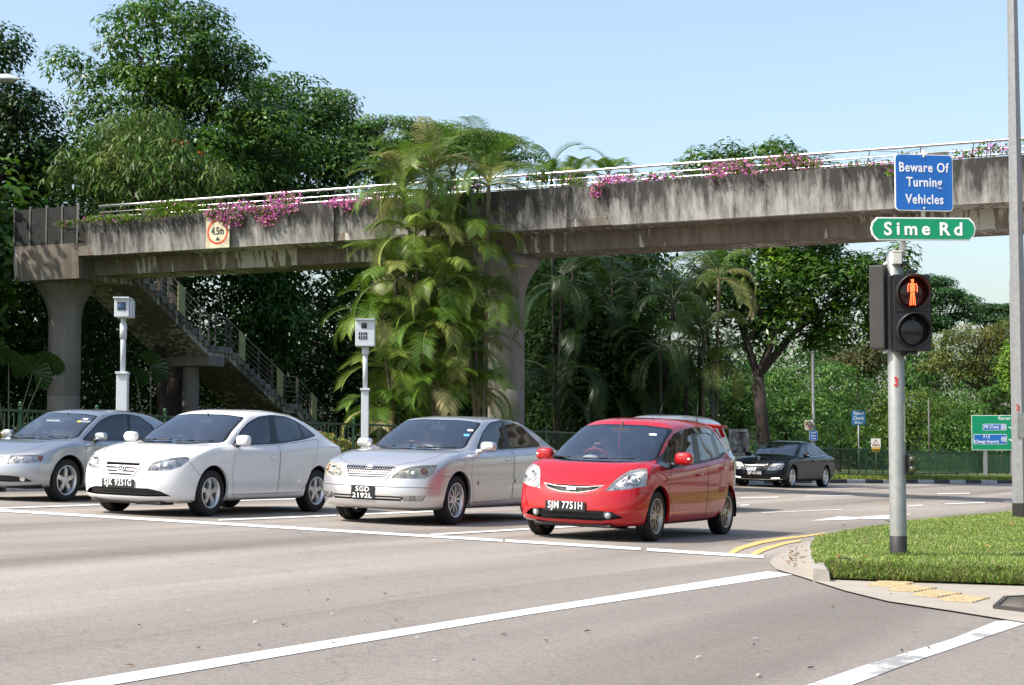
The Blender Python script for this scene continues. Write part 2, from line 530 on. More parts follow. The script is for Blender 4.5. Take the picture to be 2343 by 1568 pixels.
class Shell:
    def __init__(s, rows, nF=15, nS=44, nR=11, sub=6):
        A = np.linspace(0, 1, nF, endpoint=False); B = np.linspace(0, 1, nS, endpoint=False); Cc = np.linspace(0, 1, nR)
        G = np.stack([r.pts(A, B, Cc) for r in rows])                # rows x T x 3
        nr = len(rows)
        u = np.arange(nr)
        uu = np.concatenate([np.linspace(i, i + 1, sub, endpoint=False) for i in range(nr - 1)] + [[nr - 1]])
        D = np.zeros((len(uu), G.shape[1], 3))
        for t in range(G.shape[1]):
            for c in range(3):
                D[:, t, c] = pchip(u, G[:, t, c], uu)
        D[:, 0, 1] = 0; D[:, -1, 1] = 0; D[-1, :, 1] = 0
        nu, nt = D.shape[:2]
        bm = bmesh.new()
        vv = {}
        for sgn in (1, -1):
            for i in range(nu):
                for j in range(nt):
                    p = D[i, j]
                    if sgn == -1 and abs(p[1]) < 1e-9:
                        vv[sgn, i, j] = vv[1, i, j]
                    else:
                        vv[sgn, i, j] = bm.verts.new((p[0], sgn * p[1], p[2]))
        for sgn in (1, -1):
            for i in range(nu - 1):
                for j in range(nt - 1):
                    q = [vv[sgn, i, j], vv[sgn, i, j + 1], vv[sgn, i + 1, j + 1], vv[sgn, i + 1, j]]
                    q2 = []
                    for x in q:
                        if x not in q2:
                            q2.append(x)
                    if len(q2) < 3:
                        continue
                    if sgn == 1:
                        q2.reverse()
                    try:
                        bm.faces.new(q2)
                    except ValueError:
                        pass
        bmesh.ops.remove_doubles(bm, verts=bm.verts, dist=1e-6)
        bmesh.ops.recalc_face_normals(bm, faces=bm.faces)
        if sum(f.normal.z * f.calc_area() for f in bm.faces if f.calc_center_median().z > 1.2) < 0:
            bmesh.ops.reverse_faces(bm, faces=bm.faces)
        bm.normal_update()
        s.nl = bm.verts.layers.float_vector.new('nrm')
        for v in bm.verts:
            v[s.nl] = v.normal
        s.pl = bm.faces.layers.int.new('part')
        s.bm = bm
        bm.faces.ensure_lookup_table()
        s.bvh = BVHTree.FromBMesh(bm)
        s.frame = None
    # --- the photo's pixel -> a point on the shell
    def hit(s, px, py):
        o = s.Winv @ CAM
        d = (s.Winv.to_3x3() @ ray(px, py)).normalized()
        h = s.bvh.ray_cast(o, d)
        if h[0] is not None:
            return h[0], h[1]
        t = (s.ymiss - o.y) / d.y                       # just off the skin: the flank's plane
        return o + d * t, Vector((0, -1, 0))
    def cast(s, o, d):
        h = s.bvh.ray_cast(Vector(o), Vector(d))
        return (h[0], h[1]) if h[0] is not None else (None, None)
    def cut(s, pts, d, part, within=('body',), cond=None):
        """cuts the convex outline pts, seen along d, out of the shell and names those faces"""
        bm = s.bm
        d = Vector(d).normalized()
        pts = [Vector(p) for p in pts]
        c = sum(pts, Vector()) / len(pts)
        e1 = d.orthogonal().normalized(); e2 = d.cross(e1)
        q = [((p - c).dot(e1), (p - c).dot(e2)) for p in pts]
        rad = max(math.hypot(*t) for t in q)
        ids = {part_id(w) for w in within}
        S = []
        for f in bm.faces:
            if f[s.pl] not in ids or f.normal.dot(d) > -0.08:
                continue
            if cond and not cond(f.calc_center_median()):
                continue
            m = f.calc_center_median() - c
            if math.hypot(m.dot(e1), m.dot(e2)) < rad + .25:
                S.append(f)
        n = len(pts)
        # convex order
        ar = sum(q[i][0] * q[(i + 1) % n][1] - q[(i + 1) % n][0] * q[i][1] for i in range(n))
        for i in range(n):
            a, b = pts[i], pts[(i + 1) % n]
            if (b - a).length < 1e-5:
                continue
            no = (b - a).cross(d).normalized()
            if no.dot(c - a) < 0:
                no = -no
            geom = set(S)
            for f in S:
                geom.update(f.edges); geom.update(f.verts)
            r = bmesh.ops.bisect_plane(bm, geom=list(geom), dist=1e-6, plane_co=a, plane_no=no)
            S = [f for f in r['geom'] if isinstance(f, bmesh.types.BMFace) and f.is_valid and (f.calc_center_median() - a).dot(no) > 0]
        pid = part_id(part)
        for f in S:
            f[s.pl] = pid
        return S
    def delete(s, part):
        pid = part_id(part)
        bmesh.ops.delete(s.bm, geom=[f for f in s.bm.faces if f[s.pl] == pid], context='FACES')
    def take(s, parts, offset=0.0, flip=False, cond=None):
        """a mesh of those parts, moved along the normals by offset"""
        ids = {part_id(w) for w in ([parts] if isinstance(parts, str) else parts)}
        V, F, NN, idx = [], [], [], {}
        for f in s.bm.faces:
            if f[s.pl] not in ids:
                continue
            if cond and not cond(f.calc_center_median()):
                continue
            row = []
            for v in f.verts:
                if v.index not in idx or True:
                    k = id(v)
                    k = v
                    if k not in idx:
                        idx[k] = len(V)
                        nn = Vector(v[s.nl]).normalized()
                        V.append(v.co + nn * offset); NN.append(-nn if flip else nn)
                    row.append(idx[k])
            F.append(row[::-1] if flip else row)
        me = bpy.data.meshes.new('shell')
        if not F:
            return None
        me.from_pydata([tuple(v) for v in V], [], F)
        me.polygons.foreach_set('use_smooth', [True] * len(me.polygons))
        me.update()
        me.normals_split_custom_set_from_vertices([tuple(n) for n in NN])
        return me
    def draped(s, path, d, n_per=0.03):
        """points of a path (seen along d) laid on the shell, with normals"""
        out = []
        d = Vector(d).normalized()
        path = [Vector(p) for p in path]
        for a, b in zip(path[:-1], path[1:]):
            k = max(1, int((b - a).length / n_per))
            for i in range(k):
                out.append(a.lerp(b, i / k))
        out.append(path[-1])
        res = []
        for p in out:
            h = s.bvh.ray_cast(p - d * 1.5, d)
            if h[0] is not None:
                res.append((h[0], h[1]))
        return res

def ribbon(mb, pn, w, off=0.002, thick=0.0):
    if len(pn) < 2:
        return
    L, Rr = [], []
    for i, (p, n) in enumerate(pn):
        t = (pn[min(i + 1, len(pn) - 1)][0] - pn[max(i - 1, 0)][0])
        if t.length < 1e-9:
            t = Vector((1, 0, 0))
        sd = n.cross(t).normalized() * (w / 2)
        L.append(p + n * off + sd); Rr.append(p + n * off - sd)
    k = len(pn)
    v = L + Rr
    mb.add(v, [(i, i + 1, k + i + 1, k + i) for i in range(k - 1)], False)
    if thick > 0:
        v2 = [p + pn[i % k][1] * thick for i, p in enumerate(v)]
        mb.add(v2, [(i, i + 1, k + i + 1, k + i) for i in range(k - 1)], False)
        mb.add(v + v2, [(i, i + 1, 2 * k + i + 1, 2 * k + i) for i in range(k - 1)] + [(k + i, k + i + 1, 3 * k + i + 1, 3 * k + i) for i in range(k - 1)])

def tyre_profile(r, w, rim):
    h = w / 2
    return [(rim, -h * .80), (rim + .012, -h * .92), (r - .035, -h), (r - .012, -h * .93), (r, -h * .74), (r, -h * .2), (r - .006, -h * .16), (r - .006, -h * .08),
            (r, -h * .04), (r, h * .04), (r - .006, h * .08), (r - .006, h * .16), (r, h * .2), (r, h * .74), (r - .012, h * .93), (r - .035, h), (rim + .012, h * .92), (rim, h * .80)]

def make_wheel(car, x, y, r, tw, rim, style, side, steer=0.0):
    """style: dict(n spokes, w0, w1 widths, mat, lip, twin)"""
    o = MB()
    o.lathe([(0.0, .0), (rim * .62, .0), (rim * .62, .02), (0.0, .02)], 28, 'Y')
    wheel = o.build('wheel', M['disc'], car)
    wheel.location = (x, y, r)
    wheel.rotation_euler = (0, 0, steer if side < 0 else math.pi + steer)   # outside of the wheel faces -y
    t = MB(); t.lathe(tyre_profile(r, tw, rim), 56, 'Y')
    t.build('tyre', M['rubber'], wheel)
    q = MB()
    h = tw / 2
    q.lathe([(rim + .004, -h * .82), (rim + .006, -h * .95), (rim - .008, -h * .96), (rim - .020, -h * .80), (rim - .035, -h * .1), (rim - .03, h * .8), (rim, h * .8)], 48, 'Y')
    q.build('rim_barrel', M[style.get('lip', style['mat'])], wheel)
    q = MB()
    n = style['n']
    yo = -h * style.get('face', .66)
    for k in range(n):
        a = 2 * math.pi * (k + style.get('ph', .25)) / n
        for off in ((-style['twin'], style['twin']) if style.get('twin') else (0.0,)):
            ca, sa = math.cos(a), math.sin(a)
            def P(rad, tan, yy):
                return Vector((ca * rad - sa * tan, yy, sa * rad + ca * tan))
            w0, w1 = style['w0'], style['w1']
            r0, r1 = .045, rim - .012
            t0, t1 = off * .55, off * 1.35
            rm = (r0 + r1) * .55; wm = (w0 + w1) * .5 * style.get('waist', 1.0); tm = (t0 + t1) / 2
            sec = [(r0, t0, w0, yo - .004), (rm, tm, wm, yo - .008), (r1, t1, w1, yo + .012)]
            V = []
            for (rad, tt, ww, yy) in sec:
                V += [P(rad, tt - ww, yy + .03), P(rad, tt - ww * .86, yy), P(rad, tt + ww * .86, yy), P(rad, tt + ww, yy + .03)]
            F = []
            for i in range(2):
                for j in range(3):
                    F.append((i * 4 + j, i * 4 + j + 1, (i + 1) * 4 + j + 1, (i + 1) * 4 + j))
            q.add(V, F)
    q.lathe([(0, yo - .012), (.03, yo - .012), (.052, yo - .004), (.066, yo + .006), (.066, yo + .05)], 24, 'Y')
    for k in range(5):
        a = 2 * math.pi * (k + .5) / 5
        q.lathe([(0, yo - .008), (.008, yo - .008), (.008, yo + .01)], 8, 'Y', (.048 * math.cos(a), 0, .048 * math.sin(a)))
    q.build('rim', M[style['mat']], wheel)
    return wheel

def poly_round(pts, k=3, f=.28):
    """rounds the corners of a convex outline"""
    out = []
    n = len(pts)
    for i in range(n):
        a, b, c = Vector(pts[i - 1]), Vector(pts[i]), Vector(pts[(i + 1) % n])
        p0, p1 = b.lerp(a, f), b.lerp(c, f)
        for j in range(k + 1):
            t = j / k
            out.append(p0.lerp(b, t).lerp(b.lerp(p1, t), t))
    return out
def hull2(pts, d):
    """convex hull of 3D points seen along d (so that every outline is safe to cut)"""
    d = Vector(d).normalized(); e1 = d.orthogonal().normalized(); e2 = d.cross(e1)
    q = sorted(((Vector(p).dot(e1), Vector(p).dot(e2), i) for i, p in enumerate(pts)))
    def half(q):
        h = []
        for p in q:
            while len(h) >= 2 and (h[-1][0] - h[-2][0]) * (p[1] - h[-2][1]) - (h[-1][1] - h[-2][1]) * (p[0] - h[-2][0]) <= 1e-9:
                h.pop()
            h.append(p)
        return h
    lo = half(q); up = half(q[::-1])
    return [Vector(pts[i]) for (_, _, i) in lo[:-1] + up[:-1]]

SIDE = Vector((0, 1, 0)); FRONT = Vector((1, 0, 0))
def mir(pts):
    return [Vector((p[0], -p[1], p[2])) for p in pts]
def flipd(d):
    return Vector((d[0], -d[1], d[2]))

class Car:
    """near side = -y (the car's own left side)"""
    def __init__(s, p, label, place):
        s.p = p
        s.rows = body_rows(p)
        s.sh = Shell(s.rows)
        X, Y, yaw = place
        a = R(yaw)
        ex = Vector((math.sin(a), math.cos(a), 0)); ey = Vector((-math.cos(a), math.sin(a), 0))
        nf = Vector((X, Y, 0))
        o = nf - ex * p['FO'] + ey * (p['W'] / 2 - .09)
        e = .5
        ex.z = (grd(*(o + ex * e).xy) - grd(*(o - ex * e).xy)) / (2 * e)
        ey.z = (grd(*(o + ey * e).xy) - grd(*(o - ey * e).xy)) / (2 * e)
        ex.normalize(); ez = ex.cross(ey).normalized(); ey = ez.cross(ex)
        o.z = grd(o.x, o.y)
        W = Matrix(((ex.x, ey.x, ez.x, o.x), (ex.y, ey.y, ez.y, o.y), (ex.z, ey.z, ez.z, o.z), (0, 0, 0, 1)))
        s.W = W
        s.sh.Winv = W.inverted()
        s.sh.ymiss = -p['W'] / 2 * .95
        s.root = bpy.data.objects.new(p['name'], None)
        link(s.root); tag(s.root, label, 'car', 'cars at the junction')
        s.root.matrix_world = W
        s.glass = []
        s.seam = MB()
    def px(s, pts, org=None, sc=1.0):
        out = []
        for q in pts:
            x, y = ((org[0] + q[0] / sc) / 1.6526, (org[1] + q[1] / sc) / 1.6526) if org else q
            out.append(s.sh.hit(x, y)[0].copy())
        return out
    def both(s, pts, d, part, within=('body',), cond=None, hull=True):
        pts = hull2(pts, d) if hull else pts
        s.sh.cut(pts, d, part, within, cond)
        s.sh.cut(mir(pts), flipd(d), part, within, cond)
        return pts
    def seam_path(s, pts, d=SIDE, w=.0055, both=True, closed=False):
        pts = [Vector(p) for p in pts]
        if closed:
            pts = pts + [pts[0]]
        ribbon(s.seam, s.sh.draped(pts, d), w, .0015)
        if both:
            ribbon(s.seam, s.sh.draped(mir(pts), flipd(d)), w, .0015)
    # ---------------- wheels, arches, floor
    def wheels(s, r, tw, rim, style, steer=0.0, arch=None):
        p = s.p; W = p['W'] / 2
        ra = arch or (r + .045)
        rc = p.get('r_c', r)
        for x in (p['FO'], p['FO'] + p['WB']):
            c = Vector((x, -W, rc + .02))
            pts = [c + Vector((ra * math.cos(t), 0, ra * math.sin(t))) for t in np.linspace(0, 2 * math.pi, 30)[:-1]]
            s.sh.cut(pts, SIDE, 'arch_hole', ('body', 'door', 'bumper'))
            s.sh.cut(mir(pts), -SIDE, 'arch_hole', ('body', 'door', 'bumper'))
        bm = s.sh.bm
        pid = part_id('arch_hole')
        lip = []
        for f in bm.faces:
            if f[s.sh.pl] == pid:
                for e in f.edges:
                    if any(g[s.sh.pl] != pid for g in e.link_faces):
                        lip.append([(v.co.copy(), Vector(v[s.sh.nl])) for v in e.verts])
        s.sh.delete('arch_hole')
        m = MB()
        for (a, na), (b, nb) in lip:
            sg = -1 if a.y > 0 else 1
            m.add([a, b, b + Vector((0, sg * .035, 0)), a + Vector((0, sg * .035, 0))], [(0, 1, 2, 3)])
        m.build('arch_lip', s.pm, s.root)
        for x in (p['FO'], p['FO'] + p['WB']):
            for sg in (-1, 1):
                l = MB()
                n = 20
                V = []
                for k in range(n + 1):
                    t = -R(15) + k * R(210) / n
                    for yy in (W - .025, W - .36):
                        V.append((x + (ra + .004) * math.cos(t), sg * yy, rc + .02 + (ra + .004) * math.sin(t)))
                F = [(2 * k, 2 * k + 1, 2 * k + 3, 2 * k + 2) for k in range(n)]
                l.add(V, F)
                l.add([V[2 * k + 1] for k in range(n + 1)], [tuple(range(n + 1))])
                l.build('wheel_liner', M['liner'], s.root)
                yw = sg * (W - .035 - tw / 2)
                make_wheel(s.root, x, yw, r, tw, rim, style, sg, (steer if x == p['FO'] else 0) )
        u = MB()
        u.box(((p['L']) / 2, 0, .26), (p['L'] - .9, p['W'] - .75, .08))
        u.box((p['FO'] + p['WB'] / 2, 0, .26), (p['WB'] - 2 * ra - .05, p['W'] - .24, .10))
        u.box((.55, 0, .24), (.5, p['W'] - .6, .10))
        u.build('underbody', M['liner'], s.root)
    # ---------------- cabin
    def cabin(s, seat='seat_dark', wheel_mat='black_plastic', xs=None, dash=None, belt=.92, rear=True):
        p = s.p
        x0 = xs or (p['xc'] + .95)
        d = MB()
        db = dash or (p['xc'] + .28)
        d.box((db + .1, 0, belt - .10), (.55, p['W'] - .36, .16), None, .05)
        d.box((db + .22, .36, belt - .01), (.22, .38, .08), None, .03)
        d.build('dashboard', M['interior'], s.root)
        for sy in (-.36, .36):
            q = MB()
            q.box((x0, sy, .50), (.50, .48, .16), None, .05)
            q.box((x0 + .33, sy, .80), (.15, .46, .60), Matrix.Rotation(R(14), 3, 'Y'), .06)
            se = q.build('seat', M[seat], s.root)
            h = MB(); h.box((x0 + .43, sy, 1.17), (.09, .26, .18), Matrix.Rotation(R(10), 3, 'Y'), .035)
            h.bar((x0 + .41, sy - .06, 1.0), (x0 + .42, sy - .06, 1.15), .012); h.bar((x0 + .41, sy + .06, 1.0), (x0 + .42, sy + .06, 1.15), .012)
            h.build('headrest', M[seat], se)
        if rear:
            q = MB()
            xr = x0 + 1.0
            q.box((xr, 0, .50), (.5, 1.25, .16), None, .05)
            q.box((xr + .32, 0, .80), (.15, 1.25, .58), Matrix.Rotation(R(18), 3, 'Y'), .06)
            se = q.build('rear_bench', M[seat], s.root)
            for sy in (-.38, .38):
                h = MB(); h.box((xr + .45, sy, 1.12), (.09, .24, .14), None, .035); h.build('headrest', M[seat], se)
        sw = MB()
        c = Vector((db + .48, .36, belt - .03)); tl = Matrix.Rotation(R(-25), 3, 'Y')
        ring = [c + tl @ Vector((0, .185 * math.cos(t), .185 * math.sin(t))) for t in np.linspace(0, 2 * math.pi, 29)]
        sw.tube(ring, .016, 8, False)
        sw.box(c + Vector((-.01, 0, 0)), (.05, .16, .12), tl, .015)
        sw.bar(c + tl @ Vector((0, -.18, 0)), c + tl @ Vector((0, .18, 0)), .02, .03)
        sw.bar(c, c + tl @ Vector((0, 0, -.18)), .03, .02)
        sw.bar(c, c + Vector((-.25, 0, -.10)), .05)
        sw.build('steering_wheel', M[wheel_mat], s.root)
        s.wheel_c = c
        mi = MB(); mi.box((p['xrf'] - .10, 0, p['H'] - .20), (.03, .24, .06), None, .012); mi.bar((p['xrf'] - .10, 0, p['H'] - .18), (p['xrf'] - .05, 0, p['H'] - .09), .02)
        mi.build('rear_view_mirror', M['interior'], s.root)
        fl = MB(); fl.box((p['L'] / 2 + .1, 0, .36), (p['L'] - 1.4, p['W'] - .5, .06)); fl.build('cabin_floor', M['interior'], s.root)
        s.x_seat = x0
    # ---------------- outside fittings
    def mirror(s, px, Y=None, size=(.14, .20, .13), mat=None, y=None, x=None, z=None, foot=True):
        W = s.p['W'] / 2
        for sg in (-1, 1):
            c = Vector((x, sg * y, z))
            m = MB()
            m.ball((0, 0, 0), (size[0] * .5, size[1] * .5, size[2] * .5), 9)
            for v in m.v:                       # boxier than an egg, flat at the back
                for k in range(3):
                    h = size[k] * .5
                    v[k] = h * math.copysign(abs(v[k] / h) ** .62, v[k])
                if v.x > size[0] * .22:
                    v.x = size[0] * .22
                v += c
            o = m.build('wing_mirror', mat or s.pm, s.root)
            g = MB(); g.box(c + Vector((size[0] * .225, 0, 0)), (.006, size[1] * .78, size[2] * .72), None); g.build('mirror_glass', M['chrome'], o)
            f = MB()
            yb = W * .86
            f.tube([c + Vector((.02, -sg * size[1] * .35, -size[2] * .42)), Vector((x + .03, sg * (yb - .02), z - size[2] * .55))], [.028, .036], 8)
            f.build('mirror_foot', M['black_plastic'] if foot is True else foot, o)
            tl = MB(); tl.box(c + Vector((-size[0] * .36, sg * size[1] * .30, 0)), (.03, .06, .025), None, .008)
            tl.build('turn_lamp', M['lamp_cover'] if False else M['reflector'], o)
    def plate(s, rows, c, w, h, size, tilt=0.0, bold=.0018, xs=.86):
        b = MB(); b.box((0, 0, 0), (w, .014, h), None, .004)
        me = b.mesh('number_plate')
        hx = [s.sh.cast((-1, c[1] + a * w / 2, c[2] + b * h / 2), FRONT)[0] for a in (-1, 0, 1) for b in (-1, 0, 1)]
        c = (min(q.x for q in hx if q) - .012, c[1], c[2])
        T = Matrix.Translation(c) @ Matrix.Rotation(R(-90), 4, 'Z') @ Matrix.Rotation(R(tilt), 4, 'X')
        o = put_mesh('number_plate', me, M['plate_black'], T, s.root)
        n = len(rows)
        lt = None
        for i, t in enumerate(rows):
            me = text_mesh(t, size, .003, bold, 1.12, xs=xs)
            zz = ((n - 1) / 2 - i) * size * .95
            tw_ = max(v.co.x for v in me.vertices) - min(v.co.x for v in me.vertices)
            lim = w * (.86 if n == 1 or i else .60)
            me.transform(Matrix.Diagonal((lim / tw_, 1, 1, 1)))
            put_mesh('lettering', me, M['plate_white'], T @ Matrix.Translation((0, -.0085, zz)), o)
        return o
    def handles(s, spots, mat=None, w=.16):
        for (x, z) in spots:
            for sg in (-1, 1):
                h = s.sh.cast((x, sg * 2, z), (0, -sg, 0))
                if h[0] is None:
                    continue
                m = MB()
                y = h[0].y
                m.tube([(x - w / 2, y - sg * .004, z), (x - w / 2 + .02, y + sg * .024, z), (x + w / 2 - .02, y + sg * .024, z + .006), (x + w / 2, y - sg * .004, z + .006)], [.011, .014, .014, .011], 8)
                m.build('door_handle', mat or s.pm, s.doors.get((sg, x > s.xB), s.root))
    def wipers(s, pairs):
        m = MB()
        for a, b in pairs:
            pn = s.sh.draped([a, b], FRONT, .05)
            if len(pn) > 2:
                pts = [p + n * .018 for p, n in pn]
                m.tube(pts, .009, 6)
                m.tube([pts[0], pts[len(pts) // 2] + Vector((-.012, 0, .0))], .011, 6)
        m.build('wiper', M['black_plastic'], s.root)
    def finish(s):
        sh, root = s.sh, s.root
        pm = s.pm
        x_hood = s.p['xc']
        for part, name, mat in s.outs:
            me = sh.take(part)
            if me:
                obj(name, me, mat, root)
        me = sh.take(('body', 'door', 'bonnet'), -.022, True, lambda c: c.z > .45 and c.x > x_hood + .1)
        if me:
            obj('cabin_lining', me, M['interior'], root)
        if s.seam.f:
            s.seam.build('panel_gaps', M['seam'], root)
        sh.bm.free()

def lamp_unit(car, part, pts_lens, depth=.03, cover='lamp_cover', amber=None, name='headlight', rad=(.06, .04)):
    """clear cover at the skin, silver bowl behind it, round lenses inside; one for each side of the nose"""
    for sg in (-1, 1):
        cond = (lambda c: c.y < 0) if sg < 0 else (lambda c: c.y > 0)
        cov = car.sh.take(part, .001, False, cond)
        if cov is None:
            continue
        o = obj(name, cov, M[cover], car.root)
        bowl = car.sh.take(part, -depth, False, cond)
        obj('lamp_bowl', bowl, M['reflector'], o)
        # side wall between cover and bowl
        bm = car.sh.bm; pid = part_id(part); w = MB()
        for f in bm.faces:
            if f[car.sh.pl] == pid and cond(f.calc_center_median()):
                for e in f.edges:
                    if len(e.link_faces) == 1 or any(g[car.sh.pl] != pid for g in e.link_faces):
                        a, b = e.verts
                        na, nb = Vector(a[car.sh.nl]), Vector(b[car.sh.nl])
                        w.add([a.co, b.co, b.co - nb * depth, a.co - na * depth], [(0, 1, 2, 3)])
        w.build('lamp_rim', M['reflector'], o)
        for i, (p, n) in enumerate(pts_lens):
            p = Vector((p.x, sg * abs(p.y), p.z)); n = Vector((n.x, sg * abs(n.y), n.z))
            q = n.to_track_quat('Z', 'Y').to_matrix()
            r = rad[min(i, len(rad) - 1)]
            L = MB()
            L.lathe([(r, -.004), (r * .96, .012), (r * .86, .006), (r * .55, -.01), (0.0, -.016)], 20)
            for v in L.v:
                v.xyz = q @ v + p - n * (depth - .012)
            L.build('lamp_reflector', M['chrome'], o)
            L = MB(); L.ball((0, 0, 0), (r * .52, r * .52, r * .4), 8)
            for v in L.v:
                v.xyz = q @ v + p - n * (depth - .012)
            L.build('lamp_lens', M['amber'] if amber == i else M['lamp_bulb'], o)
# ------------------------------------------------------------------ the cars themselves
def shrink(pts, m):
    c = sum(pts, Vector()) / len(pts)
    return [c + (p - c) * max(0.1, 1 - m / max((p - c).length, 1e-6)) for p in pts]
def yz(car, pts, x=-1.0):
    """outline given for one half of the nose as (y,z), completed to both halves"""
    full = [Vector((x, a, b)) for a, b in pts] + [Vector((x, -a, b)) for a, b in pts]
    return hull2(full, FRONT)

def fit_windows(car, ws, dlo, panes, org, sc, rear=None, rear_x=None, glass_mat='side_glass'):
    p = car.p
    o = yz(car, ws)
    cnd = lambda c: p['xc'] - .25 < c.x < p['xrf'] + .35
    car.sh.cut(poly_round(o, 2, .12), FRONT, 'ws_trim', ('body', 'bonnet'), cnd)
    car.sh.cut(poly_round(shrink(o, .028), 2, .12), FRONT, 'windscreen', ('ws_trim',), cnd)
    d = Vector((.25, 1, 0))
    pts = car.both(poly_round(hull2(car.px(dlo, org, sc), SIDE), 2, .2), SIDE, 'side_trim', ('body',))
    for q in panes:
        car.both(poly_round(hull2(car.px(q, org, sc), SIDE), 2, .14), SIDE, 'side_glass', ('side_trim',))
    if rear:
        o = yz(car, rear)
        cr = lambda c: c.x > rear_x
        car.sh.cut(poly_round(o, 2, .15), -FRONT, 'rear_trim', ('body',), cr)
        car.sh.cut(poly_round(shrink(o, .03), 2, .15), -FRONT, 'rear_glass', ('rear_trim',), cr)
    car.outs += [('ws_trim', 'window_seal', M['black_trim']), ('windscreen', 'windscreen', M['windscreen']),
                 ('rear_trim', 'rear_window_seal', M['black_trim']), ('side_trim', 'window_trim', M['black_trim']), ('rear_glass', 'rear_window', M[glass_mat])]
    for part in ('side_glass',):
        for sg in (-1, 1):
            me = car.sh.take(part, .0, False, (lambda c: c.y < 0) if sg < 0 else (lambda c: c.y > 0))
            if me:
                obj('side_window', me, M[glass_mat], car.root)

def fit_doors(car, front, rear, org, sc, xB):
    car.xB = xB
    car.doors = {}
    f = hull2(car.px(front, org, sc), SIDE); r = hull2(car.px(rear, org, sc), SIDE)
    car.both(f, SIDE, 'door_front'); car.both(r, SIDE, 'door_rear')
    car.seam_path(f, closed=True); car.seam_path(r, closed=True)

def make_doors(car):
    for part, rearward in (('door_front', False), ('door_rear', True)):
        for sg in (-1, 1):
            me = car.sh.take(part, 0, False, (lambda c: c.y < 0) if sg < 0 else (lambda c: c.y > 0))
            if me:
                car.doors[(sg, rearward)] = obj('door', me, car.pm, car.root)

def nose_cut(car, pts, part, within=('body',), xmax=.9):
    o = yz(car, pts)
    car.sh.cut(o, FRONT, part, within, lambda c: c.x < xmax)
    return o
def bonnet(car, pts):
    full = [Vector((a, b, 3)) for a, b in pts] + [Vector((a, -b, 3)) for a, b in pts]
    dn = Vector((0, 0, -1))
    o = hull2(full, dn)
    zmin = car.p['hf'] - .06
    car.sh.cut(o, dn, 'bonnet', ('body',), lambda c: c.x < car.p['xc'] + .5 and c.z > zmin)
    ribbon(car.seam, car.sh.draped(o + [o[0]], dn), .0055, .0015)
    car.outs.append(('bonnet', 'bonnet', car.pm))

def recess(car, part, depth, name, mat):
    me = car.sh.take(part, -depth)
    if me is None:
        return None
    o = obj(name, me, M[mat], car.root)
    bm = car.sh.bm; pid = part_id(part); w = MB()
    for f in bm.faces:
        if f[car.sh.pl] == pid:
            for e in f.edges:
                if any(g[car.sh.pl] != pid for g in e.link_faces):
                    a, b = e.verts
                    na, nb = Vector(a[car.sh.nl]), Vector(b[car.sh.nl])
                    w.add([a.co, b.co, b.co - nb * depth, a.co - na * depth], [(0, 1, 2, 3)])
    w.build('recess_edge', M['black_trim'], o)
    return o
def bars(car, parent, rows, w, mat, off=-.008, name='grille_bar', thick=.012):
    m = MB()
    for (y0, z0, y1, z1) in rows:
        pn = car.sh.draped([Vector((-1, y0, z0)), Vector((-1, y1, z1))], FRONT, .04)
        ribbon(m, pn, w, off, thick)
    if m.f:
        return m.build(name, M[mat], parent)
def frame_line(car, pts, w, mat, name, off=.004, d=FRONT, thick=.008, parent=None, closed=True):
    m = MB()
    ribbon(m, car.sh.draped(list(pts) + ([pts[0]] if closed else []), d, .025), w, off, thick)
    if m.f:
        return m.build(name, M[mat], parent or car.root)
def emblem(car, y, z, shape, size, parent=None):
    h = car.sh.cast((-1, y, z), FRONT)
    if h[0] is None:
        return
    p, n = h
    m = MB()
    q = (-n).to_track_quat('Y', 'Z').to_matrix()
    P = lambda a, b: p + n * .014 + q @ Vector((a, 0, b))
    el = lambda rx, rz, cx=0, cz=0, k=20: [P(cx + rx * math.cos(t), cz + rz * math.sin(t)) for t in np.linspace(0, 2 * math.pi, k + 1)]
    w, hh = size
    if shape == 'oval_h':
        m.tube(el(w, hh), .008, 6, False)
        m.tube([P(-w * .45, -hh * .62), P(-w * .22, hh * .62)], .009, 6); m.tube([P(w * .22, -hh * .62), P(w * .45, hh * .62)], .009, 6)
        m.tube([P(-w * .35, -hh * .1), P(w * .35, hh * .1)], .008, 6)
    elif shape == 'ovals':
        m.tube(el(w, hh), .008, 6, False); m.tube(el(w * .34, hh * .92), .007, 6, False); m.tube(el(w * .72, hh * .36, 0, hh * .38), .007, 6, False)
    elif shape == 'star':
        m.tube(el(w, hh), .006, 6, False)
        for k in range(3):
            a = R(90 + 120 * k); m.tube([P(0, 0), P(w * math.cos(a), hh * math.sin(a))], [.008, .004], 6)
    elif shape == 'plate':
        m.box(p + n * .012, (w * 2, .016, hh * 2), q, .006)
    elif shape == 'diagonal':
        m.tube(el(w, w), .009, 6, False); m.tube([P(w * .7, w * .7), P(w * 1.15, w * 1.15)], .01, 6)
    m.build('emblem', M['chrome'], parent or car.root)
def sticker(car, y, z, w, h, mat, name='windscreen_sticker'):
    a = car.sh.cast((-1, y, z), FRONT)
    if a[0] is None:
        return
    p, n = a
    q = (-n).to_track_quat('Y', 'Z').to_matrix()
    m = MB(); k = 12
    V = [p + n * .004 + q @ Vector((w / 2 * math.copysign(abs(math.cos(t)) ** .6, math.cos(t)), 0, h / 2 * math.copysign(abs(math.sin(t)) ** .6, math.sin(t)))) for t in np.linspace(0, 2 * math.pi, k + 1)[:-1]]
    m.add(V, [tuple(range(k))]); m.build(name, M[mat], car.root)
